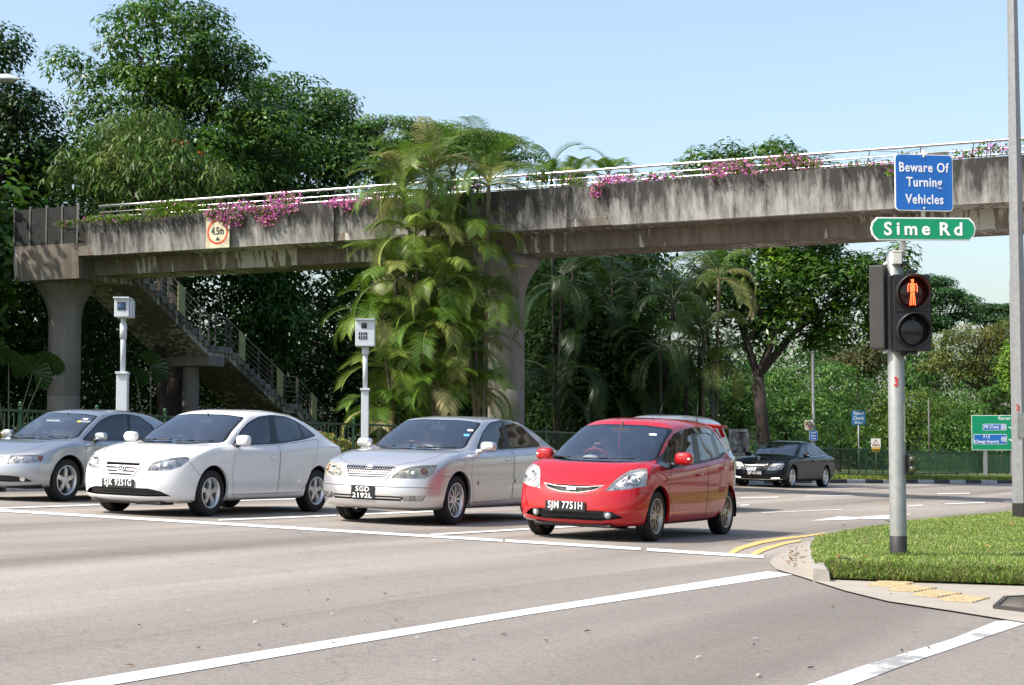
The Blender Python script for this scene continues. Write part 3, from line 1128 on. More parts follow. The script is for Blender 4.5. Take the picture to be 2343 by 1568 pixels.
def tail_lamp(car, pts, d=Vector((-.75, .66, 0)), rear_x=3.0):
    car.both(pts, d, 'tail', ('body', 'side_trim', 'ws_trim'), lambda c: c.x > rear_x)
    for sg in (-1, 1):
        me = car.sh.take('tail', .003, False, (lambda c: c.y < 0) if sg < 0 else (lambda c: c.y > 0))
        if me:
            obj('tail_light', me, M['red_lens'], car.root)

RIM_TWIN5 = dict(n=5, w0=.034, w1=.046, mat='alloy', waist=.9)
RIM_5 = dict(n=5, w0=.040, w1=.030, mat='alloy', waist=1.1)
RIM_10 = dict(n=10, w0=.013, w1=.017, mat='alloy', waist=.95)
RIM_8 = dict(n=8, w0=.015, w1=.022, mat='dark_alloy', lip='bronze_alloy', waist=.9)
RIM_8B = dict(n=8, w0=.012, w1=.019, mat='bronze_alloy', lip='bronze_alloy', waist=.85)
RIM_BIG5 = dict(n=5, w0=.040, w1=.055, mat='alloy', waist=.9)

# ---- white saloon --------------------------------------------------------------------
def white_saloon():
    L = 4.505
    p = dict(name='parked_saloon', L=L, W=1.775, H=1.485, WB=2.65, FO=.87, sill=.20, lip=.185, hf=.73, xc=1.05, xrg=4.10, xrf=1.95, xrr=3.55,
             s5=[(0, .73), (.25, .76), (.6, .82), (1.0, .87), (1.5, .89), (2.5, .905), (3.4, .95), (L, .97)],
             s8=[(0, .74), (.25, .795), (.5, .86), (.8, .92), (1.05, .958), (1.35, .962), (2.4, .995), (3.2, 1.04), (3.7, 1.09), (4.1, 1.09), (L, 1.04)],
             w8=[(.3, .84), (1.3, .86), (2.2, .915), (3.2, .91), (4.1, .80), (L, .75)], s10=[(1.95, 1.375), (2.6, 1.425), (3.2, 1.385), (3.55, 1.33)],
             w10=[(1.95, .66), (2.6, .69), (3.55, .62)])
    p['name'] = 'white_car'
    c = Car(p, 'white four-door saloon with slatted chrome grille, second from the left', (-4.10, 23.02, 25.7))
    c.pm = M['white_paint']; c.outs = []
    E = ((0, 1450), 2343 / 1300)
    nose_cut(c, [(.285, .690), (.275, .63), (.185, .522), (.1, .517)], 'grille')
    nose_cut(c, [(.43, .365), (.585, .335), (.70, .272), (.43, .258)], 'intake')
    c.both(c.px([(1003, 597), (1012, 575), (1040, 540), (1110, 518), (1190, 505), (1270, 500), (1292, 510), (1284, 528), (1230, 568), (1170, 588), (1090, 595)], *E), Vector((.8, .6, 0)), 'headlight', ('body',), lambda q: q.x < 1.3)
    fit_windows(c, [(.715, .990), (.35, .955), (.595, 1.355), (.3, 1.385)],
                [(1590, 425), (1640, 320), (1690, 265), (1760, 225), (1850, 213), (1950, 225), (2030, 262), (2110, 318), (2155, 357), (2060, 385), (1900, 412)],
                [[(1608, 408), (1650, 325), (1698, 272), (1762, 235), (1828, 225), (1843, 408)], [(1868, 230), (1950, 236), (2020, 270), (2062, 372), (1900, 403)], [(2040, 282), (2108, 326), (2146, 354), (2080, 372)]],
                *E, [(.60, 1.10), (.5, 1.33), (.2, 1.36), (.3, 1.085)], 3.3)
    fit_doors(c, [(1590, 432), (1583, 600), (1585, 758), (1884, 748), (1890, 418)], [(1893, 418), (1888, 748), (2040, 738), (2085, 690), (2105, 620), (2150, 470), (2160, 380)], *E, 2.35)
    bonnet(c, [(.17, .22), (.20, .36), (.34, .60), (.55, .70), (1.2, .735), (1.04, .4)])
    make_doors(c)
    tail_lamp(c, [Vector((4.40, -.62, .74)), Vector((4.33, -.80, .80)), Vector((4.22, -.80, .93)), Vector((4.38, -.5, .96))])
    c.wheels(.312, .205, .205, RIM_TWIN5, 0.02)
    hits = [c.sh.hit(*((x / 1.8023) / 1.6526, (1450 + y / 1.8023) / 1.6526)) for x, y in ((1130, 550), (1215, 532), (1050, 572))]
    lamp_unit(c, 'headlight', hits, .032, rad=(.085, .045, .045))
    g = recess(c, 'grille', .03, 'grille', 'black_plastic')
    bars(c, g, [(-.28, .645, .28, .645), (-.262, .602, .262, .602), (-.225, .560, .225, .560)], .022, 'chrome', -.006)
    frame_line(c, yz(c, [(.285, .690), (.275, .63), (.185, .522), (.1, .517)]), .018, 'chrome', 'grille_frame')
    emblem(c, 0, .61, 'oval_h', (.062, .036), g)
    i = recess(c, 'intake', .05, 'lower_intake', 'black_plastic')
    bars(c, i, [(-.5, .325, .5, .325), (-.5, .292, .5, .292)], .010, 'black_trim', -.02)
    c.plate(['SJK 9251G'], (-.012, .02, .418), .52, .115, .115)
    c.mirror(None, size=(.15, .21, .15), y=.96, x=1.42, z=1.03)
    c.handles([(2.26, .80), (3.22, .845)])
    c.wipers([((-1, .55, .985), (-1, .02, .995)), ((-1, -.10, .98), (-1, -.60, 1.0))])
    c.cabin('seat_dark')
    c.seam_path([(.36, -.9, .76), (.47, -.9, .62), (.56, -.9, .555), (.66, -.9, .555)])
    c.seam_path([(.92, -.9, 1.0)], both=True) if False else None
    ln = MB()
    ln.box((.28, 0, .175), (.30, 1.15, .05), None, .015); ln.build('chin_spoiler', M['black_plastic'], c.root)
    c.outs += [('body', 'body', c.pm)]
    c.finish()
    return c

# ---- silver saloon -------------------------------------------------------------------
def silver_saloon():
    L = 4.815
    p = dict(name='silver_car', L=L, W=1.795, H=1.50, WB=2.72, FO=.95, sill=.21, lip=.20, hf=.75, xc=1.20, xrg=4.35, xrf=2.08, xrr=3.75,
             s5=[(0, .75), (.25, .785), (.6, .83), (1.0, .88), (1.6, .905), (2.8, .935), (L, .98)],
             s8=[(0, .77), (.25, .825), (.5, .885), (.85, .945), (1.2, .99), (1.5, .995), (2.6, 1.03), (3.7, 1.075), (4.35, 1.11), (L, 1.07)],
             w8=[(.3, .83), (1.3, .86), (2.3, .91), (3.6, .89), (4.35, .80), (L, .76)], s10=[(2.08, 1.405), (2.7, 1.445), (3.3, 1.425), (3.75, 1.36)],
             w10=[(2.08, .665), (2.8, .685), (3.75, .62)], nose_n=2.6)
    c = Car(p, 'silver saloon with a two-line number plate, between white saloon and red hatchback', (-.80, 22.93, 25.5))
    c.pm = M['silver_paint']; c.outs = []
    C = ((1150, 1450), 2.343)
    gp_ = [(.365, .752), (.34, .68), (.275, .605), (.1, .60)]
    nose_cut(c, gp_, 'grille')
    nose_cut(c, [(.50, .378), (.53, .35), (.50, .318)], 'intake')
    c.both(c.px([(768, 840), (800, 800), (860, 762), (950, 738), (1050, 726), (1178, 723), (1165, 760), (1130, 805), (1068, 845)], *C), Vector((.8, .6, 0)), 'headlight', ('body',), lambda q: q.x < 1.3)
    c.both(c.px([(855, 995), (1080, 993), (1050, 1043), (885, 1042)], *C), Vector((.85, .5, 0)), 'fog', ('body',), lambda q: q.x < 1.0)
    fit_windows(c, [(.71, 1.02), (.35, .985), (.62, 1.39), (.3, 1.418)],
                [(1532, 602), (1545, 520), (1580, 430), (1640, 348), (1740, 318), (1850, 330), (1930, 380), (2115, 560), (1830, 582)],
                [[(1550, 590), (1556, 525), (1590, 440), (1648, 360), (1735, 334), (1785, 575)], [(1765, 334), (1845, 342), (1915, 385), (1990, 460), (2010, 562), (1828, 574)], [(1988, 440), (2098, 552), (2018, 560)]],
                *C, [(.60, 1.12), (.52, 1.35), (.2, 1.385), (.3, 1.11)], 3.5)
    fit_doors(c, [(1478, 622), (1482, 800), (1500, 1058), (1832, 1022), (1826, 590)], [(1832, 588), (1838, 1022), (2040, 1000), (2090, 900), (2130, 800), (2150, 600), (2130, 566)], *C, 2.65)
    bonnet(c, [(.15, .30), (.20, .42), (.36, .62), (.6, .70), (1.38, .735), (1.20, .4)])
    make_doors(c)
    c.wheels(.33, .215, .228, RIM_10, 0.02)
    hits = [c.sh.hit(*((1150 + x / 2.343) / 1.6526, (1450 + y / 2.343) / 1.6526)) for x, y in ((965, 790), (1065, 775), (870, 800))]
    lamp_unit(c, 'headlight', hits, .032, 'yellowed_cover', 1, rad=(.07, .055, .05))
    fh = [c.sh.hit(*((1150 + x / 2.343) / 1.6526, (1450 + y / 2.343) / 1.6526)) for x, y in ((960, 1018),)]
    lamp_unit(c, 'fog', fh, .03, name='fog_lamp', rad=(.045,))
    g = recess(c, 'grille', .03, 'grille', 'black_plastic')
    hb = [(-.36 + k * .012, z, .36 - k * .012, z) for k, z in enumerate((.725, .695, .665, .635))]
    bars(c, g, hb, .007, 'chrome', -.012)
    bars(c, g, [(y, .605 + abs(y) * .05, y * 1.05, .75) for y in np.linspace(-.32, .32, 19)], .006, 'dull_silver', -.010)
    frame_line(c, yz(c, gp_), .014, 'chrome', 'grille_frame')
    emblem(c, 0, .735, 'ovals', (.058, .038), g)
    i = recess(c, 'intake', .05, 'lower_intake', 'black_plastic')
    bars(c, i, [(-.5, .350, .5, .350)], .014, 'silver_paint', -.01)
    frame_line(c, [Vector((-1, -.85, .50)), Vector((-1, -.3, .495)), Vector((-1, .3, .495)), Vector((-1, .85, .50))], .008, 'seam', 'bumper_groove', .001, thick=0, closed=False)
    c.plate(['SGD', '2192L'], (-.012, .035, .415), .345, .175, .088)
    c.mirror(None, size=(.15, .22, .14), y=.98, x=1.62, z=1.06, foot=c.pm)
    c.handles([(2.50, .885), (3.60, .93)], M['chrome'])
    c.wipers([((-1, .55, 1.005), (-1, .0, 1.018)), ((-1, -.12, 1.0), (-1, -.62, 1.02))])
    c.cabin('seat_beige', 'wood', belt=.96)
    sticker(c, -.585, 1.275, .085, .055, 'sticker'); sticker(c, -.60, 1.205, .085, .07, 'sticker_blue')
    mo = MB()
    for a, b in (((1.50, .56), (2.60, .58)), ((2.68, .582), (3.55, .60))):
        for sg in (-1, 1):
            ribbon(mo, c.sh.draped([Vector((a[0], sg, a[1])), Vector((b[0], sg, b[1]))], Vector((0, -sg, 0))), .045, .0, .012)
    mo.build('side_moulding', c.pm, c.root)
    c.seam_path([(.45, -.9, .66), (.60, -.9, .645), (.70, -.9, .645)])
    c.outs += [('body', 'body', c.pm)]
    c.finish()
    return c

# ---- red hatchback -------------------------------------------------------------------
def red_hatchback():
    L = 3.90
    p = dict(name='red_car', L=L, W=1.695, H=1.525, WB=2.5, FO=.80, sill=.19, lip=.185, hf=.655, xc=.70, dxc=.34, xrg=3.80, xrf=1.62, xrr=3.52, x6=.30, x7=.52,
             s5=[(0, .655), (.15, .67), (.35, .74), (.6, .80), (.9, .81), (1.5, .84), (2.6, .92), (3.4, .98), (L, 1.02)],
             s8=[(0, .66), (.15, .715), (.3, .79), (.5, .875), (.7, .945), (1.0, .935), (1.4, .925), (2.2, .955), (3.0, 1.02), (3.5, 1.09), (L, 1.08)],
             w8=[(.2, .84), (.9, .87), (1.8, .925), (2.8, .91), (3.4, .85), (L, .80)], s10=[(1.62, 1.375), (2.3, 1.425), (2.9, 1.425), (3.52, 1.40)],
             w10=[(1.62, .68), (2.4, .72), (3.52, .66)], z3=[(0, .50), (.9, .58), (2.5, .62), (L, .70)], z2=[(0, .36), (.9, .40), (2, .40), (L, .50)],
             z4=[(0, .585), (.4, .64), (.9, .70), (2.5, .78), (L, .86)], rear=[.10, .03, 0, .0, .02, .03], r6=.05, r7=.07, xb=[.12, .03, 0, .02, .05, .10],
             ztop=[(1.62, 1.455), (2.4, 1.512), (3.0, 1.508), (3.52, 1.475)])
    c = Car(p, 'red hatchback with roof spoiler and dark wheels, nearest to the grass corner', (1.692, 20.64, 26.6))
    c.pm = M['red_paint']; c.outs = []
    K = ((1900, 1500), 2.343)
    gp_ = [(.375, .652), (.30, .60), (.12, .566)]
    nose_cut(c, gp_, 'grille')
    nose_cut(c, [(.39, .362), (.53, .352), (.64, .285), (.39, .243)], 'intake')
    c.both(c.px([(907, 838), (960, 775), (1010, 730), (1070, 688), (1130, 655), (1200, 640), (1276, 634), (1286, 665), (1274, 792), (1100, 822)], *K), Vector((.8, .6, 0)), 'headlight', ('body',), lambda q: q.x < 1.2)
    fit_windows(c, [(.715, .965), (.35, .925), (.615, 1.372), (.3, 1.405)],
                [(1372, 655), (1395, 560), (1480, 400), (1580, 312), (1680, 280), (1800, 280), (1868, 303), (1985, 480), (1950, 545), (1910, 548), (1700, 602), (1500, 642)],
                [[(1482, 628), (1487, 430), (1585, 345), (1668, 330), (1705, 590)], [(1718, 330), (1832, 325), (1893, 545), (1760, 575)], [(1862, 322), (1975, 482), (1945, 530)], [(1388, 640), (1405, 565), (1462, 460), (1465, 625)]],
                *K, [(.58, 1.08), (.52, 1.40), (.2, 1.43), (.3, 1.06)], 3.3)
    fit_doors(c, [(1482, 645), (1478, 850), (1502, 1108), (1776, 1082), (1790, 582)], [(1796, 580), (1782, 1080), (1920, 1050), (1950, 1000), (1995, 860), (2010, 650), (1990, 530)], *K, 2.28)
    bonnet(c, [(.13, .25), (.16, .36), (.28, .50), (.50, .66), (.88, .72), (.71, .4)])
    make_doors(c)
    c.wheels(.302, .185, .212, RIM_8B, 0.03)
    hits = [c.sh.hit(*((1900 + x / 2.343) / 1.6526, (1500 + y / 2.343) / 1.6526)) for x, y in ((1165, 720), (1000, 800), (1090, 745))]
    lamp_unit(c, 'headlight', hits, .035, amber=None, rad=(.08, .04, .045))
    g = recess(c, 'grille', .03, 'grille', 'black_plastic')
    bars(c, g, [(y, .60, y, .64) for y in np.linspace(-.3, .3, 40)], .004, 'black_trim', -.022)
    frame_line(c, [Vector((-1, -.39, .655)), Vector((-1, -.2, .632)), Vector((-1, 0, .628)), Vector((-1, .2, .632)), Vector((-1, .39, .655))], .013, 'dull_silver', 'grille_bar', .001, thick=.005, closed=False)
    frame_line(c, [Vector((-1, -.375, .648)), Vector((-1, -.30, .603)), Vector((-1, -.12, .566)), Vector((-1, .12, .566)), Vector((-1, .30, .603)), Vector((-1, .375, .648))], .006, 'dull_silver', 'grille_frame', .001, thick=.004, closed=False)
    emblem(c, -.01, .602, 'plate', (.060, .017), g)
    frame_line(c, [Vector((-1, .42, .62)), Vector((-1, .25, .545)), Vector((-1, .05, .52)), Vector((-1, -.05, .52)), Vector((-1, -.25, .545)), Vector((-1, -.42, .60))], .006, 'seam', 'bumper_groove', .001, thick=0, closed=False)
    i = recess(c, 'intake', .05, 'lower_intake', 'black_plastic')
    bars(c, i, [(-.39, .305, .39, .305)], .012, 'black_paint', -.02)
    fl = MB(); lens = MB()
    for sg in (-1, 1):
        h = c.sh.cast((-1, sg * .475, .312), FRONT)
        if h[0]:
            q = h[1].to_track_quat('Z', 'Y').to_matrix()
            m = MB(); m.lathe([(.046, -.03), (.046, .0), (.041, .004), (.036, -.010), (0, -.018)], 20)
            for v in m.v:
                v.xyz = q @ v + h[0] - h[1] * .012
            o = m.build('fog_lamp', M['dull_silver'], c.root)
            m = MB(); m.ball((0, 0, 0), (.030, .030, .010), 8)
            for v in m.v:
                v.xyz = q @ v + h[0] - h[1] * .008
            m.build('fog_lens', M['lamp_bulb'], o)
    c.plate(['SJM 7751H'], (-.012, .04, .40), .52, .115, .118)
    c.mirror(None, size=(.15, .23, .16), y=.945, x=1.30, z=1.0)
    c.handles([(2.10, .80), (3.02, .885)])
    c.wipers([((-1, .64, .965), (-1, .02, .955)), ((-1, .12, .95), (-1, -.50, .965))])
    c.cabin('seat_dark', 'red_trim', xs=1.72, dash=1.12, belt=.95)
    sticker(c, -.47, 1.285, .10, .055, 'sticker')
    tb = MB(); tb.ball((1.10, .22, .965), (.09, .11, .045), 8)
    tb.build('tissue_packet', M['white_cloth'], c.root)
    ch = MB()
    for k in range(9):
        ch.ball((1.52 + .01 * math.sin(k), 0.02, 1.30 - k * .028), (.012, .012, .016), 5)
    ch.tube([(1.52, .02, 1.35), (1.52, .02, 1.04)], .006, 5)
    ch.build('hanging_charm', M['red_trim'], c.root)
    sp = MB()
    spv = []
    for k, yv in enumerate(np.linspace(-.60, .60, 13)):
        dz = -.03 * (yv / .6) ** 2
        spv.append([(3.50, yv, 1.475 + dz), (3.62, yv, 1.492 + dz), (3.80, yv, 1.485 + dz), (3.84, yv, 1.468 + dz), (3.80, yv, 1.45 + dz), (3.52, yv, 1.44 + dz)])
    V = [q for s_ in spv for q in s_]
    F = [(a * 6 + b, a * 6 + (b + 1) % 6, (a + 1) * 6 + (b + 1) % 6, (a + 1) * 6 + b) for a in range(12) for b in range(6)] + [tuple(range(6)), tuple(range(72, 78))]
    sp.add(V, F); 
    for sg in (-1, 1):
        sp.bar((3.55, sg * .58, 1.44), (3.62, sg * .62, 1.30), .05, .03)
    sp.build('roof_spoiler', c.pm, c.root)
    an = MB(); an.tube([(3.3, -.35, 1.49), (3.32, -.35, 1.72)], [.006, .004], 6)
    an.build('antenna', M['black_plastic'], c.root)
    ck = MB(); ck.box((.24, 0, .18), (.26, 1.0, .04), None, .012); ck.build('chin_spoiler', M['black_plastic'], c.root)
    tail_lamp(c, [Vector((3.80, -.68, .80)), Vector((3.72, -.74, .85)), Vector((3.62, -.70, 1.12)), Vector((3.78, -.6, 1.12))])
    c.seam_path([(.30, -.9, .60), (.42, -.9, .575), (.50, -.9, .57)])
    vis = MB()
    ribbon(vis, [(q[0], q[1]) for q in c.sh.draped(c.px([(1478, 425), (1530, 355), (1580, 325), (1680, 300), (1800, 300), (1840, 318)], *K), SIDE)], .075, .006, .004)
    vis.build('rain_visor', M['side_glass'], c.root)
    c.outs += [('body', 'body', c.pm)]
    c.finish()
    return c

# ---- blue-grey saloon at the left edge ----------------------------------------------
def bluegrey_saloon():
    L = 4.476
    p = dict(name='grey_car', L=L, W=1.77, H=1.452, WB=2.64, FO=.86, sill=.20, lip=.20, hf=.685, xc=1.00, xrg=4.02, xrf=1.86, xrr=3.45,
             s5=[(0, .685), (.25, .715), (.6, .79), (1.0, .84), (1.6, .86), (2.8, .885), (L, .94)],
             s8=[(0, .70), (.25, .77), (.5, .835), (.8, .89), (1.05, .93), (1.35, .935), (2.5, .965), (3.4, 1.02), (4.0, 1.06), (L, 1.02)],
             w8=[(.3, .80), (1.2, .83), (2.2, .895), (3.4, .88), (4.0, .78), (L, .74)], s10=[(1.86, 1.345), (2.5, 1.39), (3.0, 1.365), (3.45, 1.31)],
             w10=[(1.86, .655), (2.6, .675), (3.45, .61)], w5=1.0, nose_n=2.3, nose_d=.62)
    c = Car(p, 'blue-grey saloon cut off by the left edge, with five-spoke wheels', (-6.83, 26.05, 25.7))
    c.pm = M['bluegrey_paint']; c.outs = []
    V_ = ((0, 1530), 3.92)
    gq = [(.22, .665), (.24, .60), (.18, .50)]
    nose_cut(c, gq, 'grille')
    nose_cut(c, [(.45, .385), (.62, .365), (.72, .305), (.45, .29)], 'intake')
    c.both(c.px([(100, 882), (118, 800), (165, 750), (220, 742), (400, 742), (630, 746), (652, 768), (605, 855), (400, 868)], *V_), Vector((.8, .6, 0)), 'headlight', ('body',), lambda q: q.x < 1.3)
    c.both(c.px([(0, 1232), (455, 1240), (520, 1190), (625, 1180), (600, 1300), (0, 1290)], *V_), Vector((.8, .6, 0)), 'chin', ('body',), lambda q: q.x < 1.0)
    fit_windows(c, [(.685, .965), (.35, .93), (.575, 1.325), (.3, 1.355)],
                [(1235, 545), (1330, 400), (1480, 240), (1620, 165), (1750, 142), (1900, 140), (2060, 170), (2250, 300), (2330, 420), (2300, 520), (1915, 522)],
                [[(1262, 535), (1345, 405), (1490, 255), (1625, 182), (1750, 160), (1876, 160), (1900, 515)], [(1925, 160), (2050, 190), (2220, 300), (2290, 420), (2270, 505), (1930, 515)]],
                *V_, [(.58, 1.07), (.5, 1.30), (.2, 1.33), (.3, 1.06)], 3.2)
    fit_doors(c, [(1248, 560), (1258, 800), (1258, 1148), (1960, 1120), (1960, 530)], [(1968, 530), (1968, 1120), (2300, 1090), (2400, 900), (2420, 520)], *V_, 2.4)
    bonnet(c, [(.15, .26), (.22, .42), (.40, .58), (.7, .66), (1.15, .70), (1.0, .4)])
    make_doors(c)
    c.wheels(.325, .205, .225, RIM_5, 0.02)
    hits = [c.sh.hit(*((x / 3.92) / 1.6526, (1530 + y / 3.92) / 1.6526)) for x, y in ((380, 805), (230, 805), (505, 800), (605, 790))]
    lamp_unit(c, 'headlight', hits, .032, amber=3, rad=(.055, .05, .045, .05))
    g = recess(c, 'grille', .03, 'grille', 'black_plastic')
    bars(c, g, [(-.2, z, .2, z) for z in (.53, .56, .59, .62)], .01, 'black_trim', -.012)
    frame_line(c, yz(c, gq), .02, 'chrome', 'grille_frame')
    emblem(c, 0, .58, 'diagonal', (.045, .045), g)
    i = recess(c, 'intake', .05, 'lower_intake', 'black_plastic')
    for sg in (-1, 1):
        h = c.sh.cast((-1, sg * .60, .335), FRONT)
        if h[0]:
            m = MB(); q = h[1].to_track_quat('Z', 'Y').to_matrix(); m.lathe([(.04, -.04), (.04, -.015), (.03, -.02), (0, -.03)], 16)
            for v in m.v:
                v.xyz = q @ v + h[0]
            m.build('fog_lamp', M['chrome'], c.root)
    c.plate(['SGX 3184B'], (-.012, 0, .43), .52, .115, .115) if False else None
    c.mirror(None, size=(.13, .21, .13), y=.94, x=1.50, z=1.005)
    c.handles([(2.3, .80), (3.2, .83)])
    c.wipers([((-1, .5, .955), (-1, .0, .965)), ((-1, -.12, .95), (-1, -.58, .97))])
    c.cabin('seat_dark', belt=.90)
    sticker(c, -.46, 1.27, .09, .05, 'sticker'); sticker(c, -.42, 1.225, .075, .05, 'sticker_yellow')
    vz = MB()
    for yy in (-.36, .30):
        vz.box((p['xrf'] + .02, yy, p['H'] - .20), (.02, .36, .09), Matrix.Rotation(R(30), 3, 'Y'), .008)
    vz.build('sun_visor', M['sticker'], c.root)
    sl = MB()
    sl.box((2.18, 0, .235), (1.65, p['W'] - .10, .12), None, .02); sl.build('sill_trim', M['black_plastic'], c.root)
    c.outs += [('body', 'body', c.pm), ('chin', 'chin_spoiler', M['black_plastic'])]
    c.finish()
    return c

# ---- black limousine in the distance -------------------------------------------------
def black_saloon():
    L = 4.868
    p = dict(name='black_car', L=L, W=1.854, H=1.475, WB=2.874, FO=.84, sill=.21, lip=.20, hf=.755, xc=1.25, xrg=4.35, xrf=2.15, xrr=3.70,
             s5=[(0, .755), (.25, .775), (.6, .83), (1.0, .88), (1.6, .905), (2.8, .92), (L, .96)],
             s8=[(0, .77), (.25, .82), (.5, .87), (.85, .92), (1.25, .96), (1.55, .97), (2.6, .99), (3.7, 1.03), (4.35, 1.06), (L, 1.02)],
             w8=[(.3, .80), (1.3, .83), (2.3, .89), (3.6, .87), (4.35, .78), (L, .74)], s10=[(2.15, 1.365), (2.8, 1.41), (3.3, 1.385), (3.70, 1.32)],
             w10=[(2.15, .64), (2.8, .665), (3.70, .60)], nose_n=2.8, nose_d=.5)
    c = Car(p, 'black limousine with chrome grille, far down the road by the green fence', (8.62, 52.88, 31.0))
    c.pm = M['black_paint']; c.outs = []
    B = ((2750, 1650), 4.686)
    gq = [(.37, .74), (.35, .62), (.27, .515)]
    nose_cut(c, gq, 'grille')
    nose_cut(c, [(.5, .33), (.5, .26)], 'intake')
    c.both(c.px([(690, 600), (740, 520), (800, 482), (880, 470), (1000, 470), (1016, 505), (965, 588), (820, 605)], *B), Vector((.8, .6, 0)), 'headlight', ('body',), lambda q: q.x < 1.2)
    c.both(c.px([(760, 738), (925, 731), (928, 748), (760, 753)], *B), Vector((.85, .5, 0)), 'drl', ('body',), lambda q: q.x < 1.0)
    fit_windows(c, [(.70, .985), (.35, .95), (.60, 1.35), (.3, 1.385)],
                [(1250, 370), (1262, 270), (1290, 170), (1330, 130), (1400, 125), (1500, 150), (1560, 210), (1660, 325), (1420, 350)],
                [[(1270, 360), (1275, 270), (1300, 180), (1370, 140), (1410, 345)], [(1395, 140), (1490, 160), (1545, 215), (1575, 325), (1440, 340)], [(1560, 230), (1640, 318), (1590, 322)]],
                *B, [(.58, 1.07), (.5, 1.31), (.2, 1.34), (.3, 1.06)], 3.4)
    fit_doors(c, [(1245, 380), (1240, 560), (1235, 790), (1440, 770), (1430, 350)], [(1436, 350), (1446, 770), (1580, 745), (1650, 560), (1670, 340)], *B, 2.6)
    bonnet(c, [(.15, .30), (.20, .40), (.40, .60), (.7, .68), (1.4, .73), (1.25, .4)])
    make_doors(c)
    c.wheels(.335, .235, .235, RIM_BIG5, 0.0)
    hits = [c.sh.hit(*((2750 + x / 4.686) / 1.6526, (1650 + y / 4.686) / 1.6526)) for x, y in ((910, 545), (770, 560))]
    lamp_unit(c, 'headlight', hits, .032, rad=(.07, .05))
    g = recess(c, 'grille', .03, 'grille', 'black_plastic')
    bars(c, g, [(-.34 + k * .012, z, .34 - k * .012, z) for k, z in enumerate((.70, .665, .63, .595, .56))], .016, 'chrome', -.008)
    bars(c, g, [(0, .52, 0, .735)], .016, 'chrome', -.006)
    frame_line(c, yz(c, gq), .024, 'chrome', 'grille_frame')
    i = recess(c, 'intake', .05, 'lower_intake', 'black_plastic')
    frame_line(c, [Vector((-1, -.80, .265)), Vector((-1, -.3, .245)), Vector((-1, .3, .245)), Vector((-1, .80, .265))], .018, 'chrome', 'bumper_strip', .002, closed=False)
    for sg in (-1, 1):
        me = c.sh.take('drl', .003, False, (lambda q: q.y < 0) if sg < 0 else (lambda q: q.y > 0))
        if me:
            obj('daytime_lamp', me, M['lamp_white'], c.root)
    st = MB()
    st.tube([(.26, 0, .80), (.26, 0, .86)], .006, 6)
    ring = [(.26, .04 * math.cos(t), .90 + .04 * math.sin(t)) for t in np.linspace(0, 2 * math.pi, 17)]
    st.tube(ring, .005, 5, False)
    for k in range(3):
        a = R(90 + 120 * k); st.tube([(.26, 0, .90), (.26, .04 * math.cos(a), .90 + .04 * math.sin(a))], .004, 5)
    st.build('bonnet_emblem', M['chrome'], c.root)
    c.plate(['SJF 6533E'], (-.012, .02, .42), .52, .115, .11)
    c.mirror(None, size=(.15, .21, .14), y=.99, x=1.72, z=1.02)
    c.handles([(2.5, .84), (3.5, .86)])
    ch = MB()
    for sg in (-1, 1):
        ribbon(ch, c.sh.draped([Vector((1.6, sg, .965)), Vector((2.6, sg, .985)), Vector((3.7, sg, 1.02))], Vector((0, -sg, 0))), .02, .004)
    ch.build('window_moulding', M['chrome'], c.root)
    c.cabin('seat_dark', belt=.93)
    tail_lamp(c, [Vector((4.60, -.80, .72)), Vector((4.55, -.84, .76)), Vector((4.50, -.84, .92)), Vector((4.72, -.6, .92)), Vector((4.74, -.6, .74))])
    c.outs += [('body', 'body', c.pm)]
    c.finish()
    return c

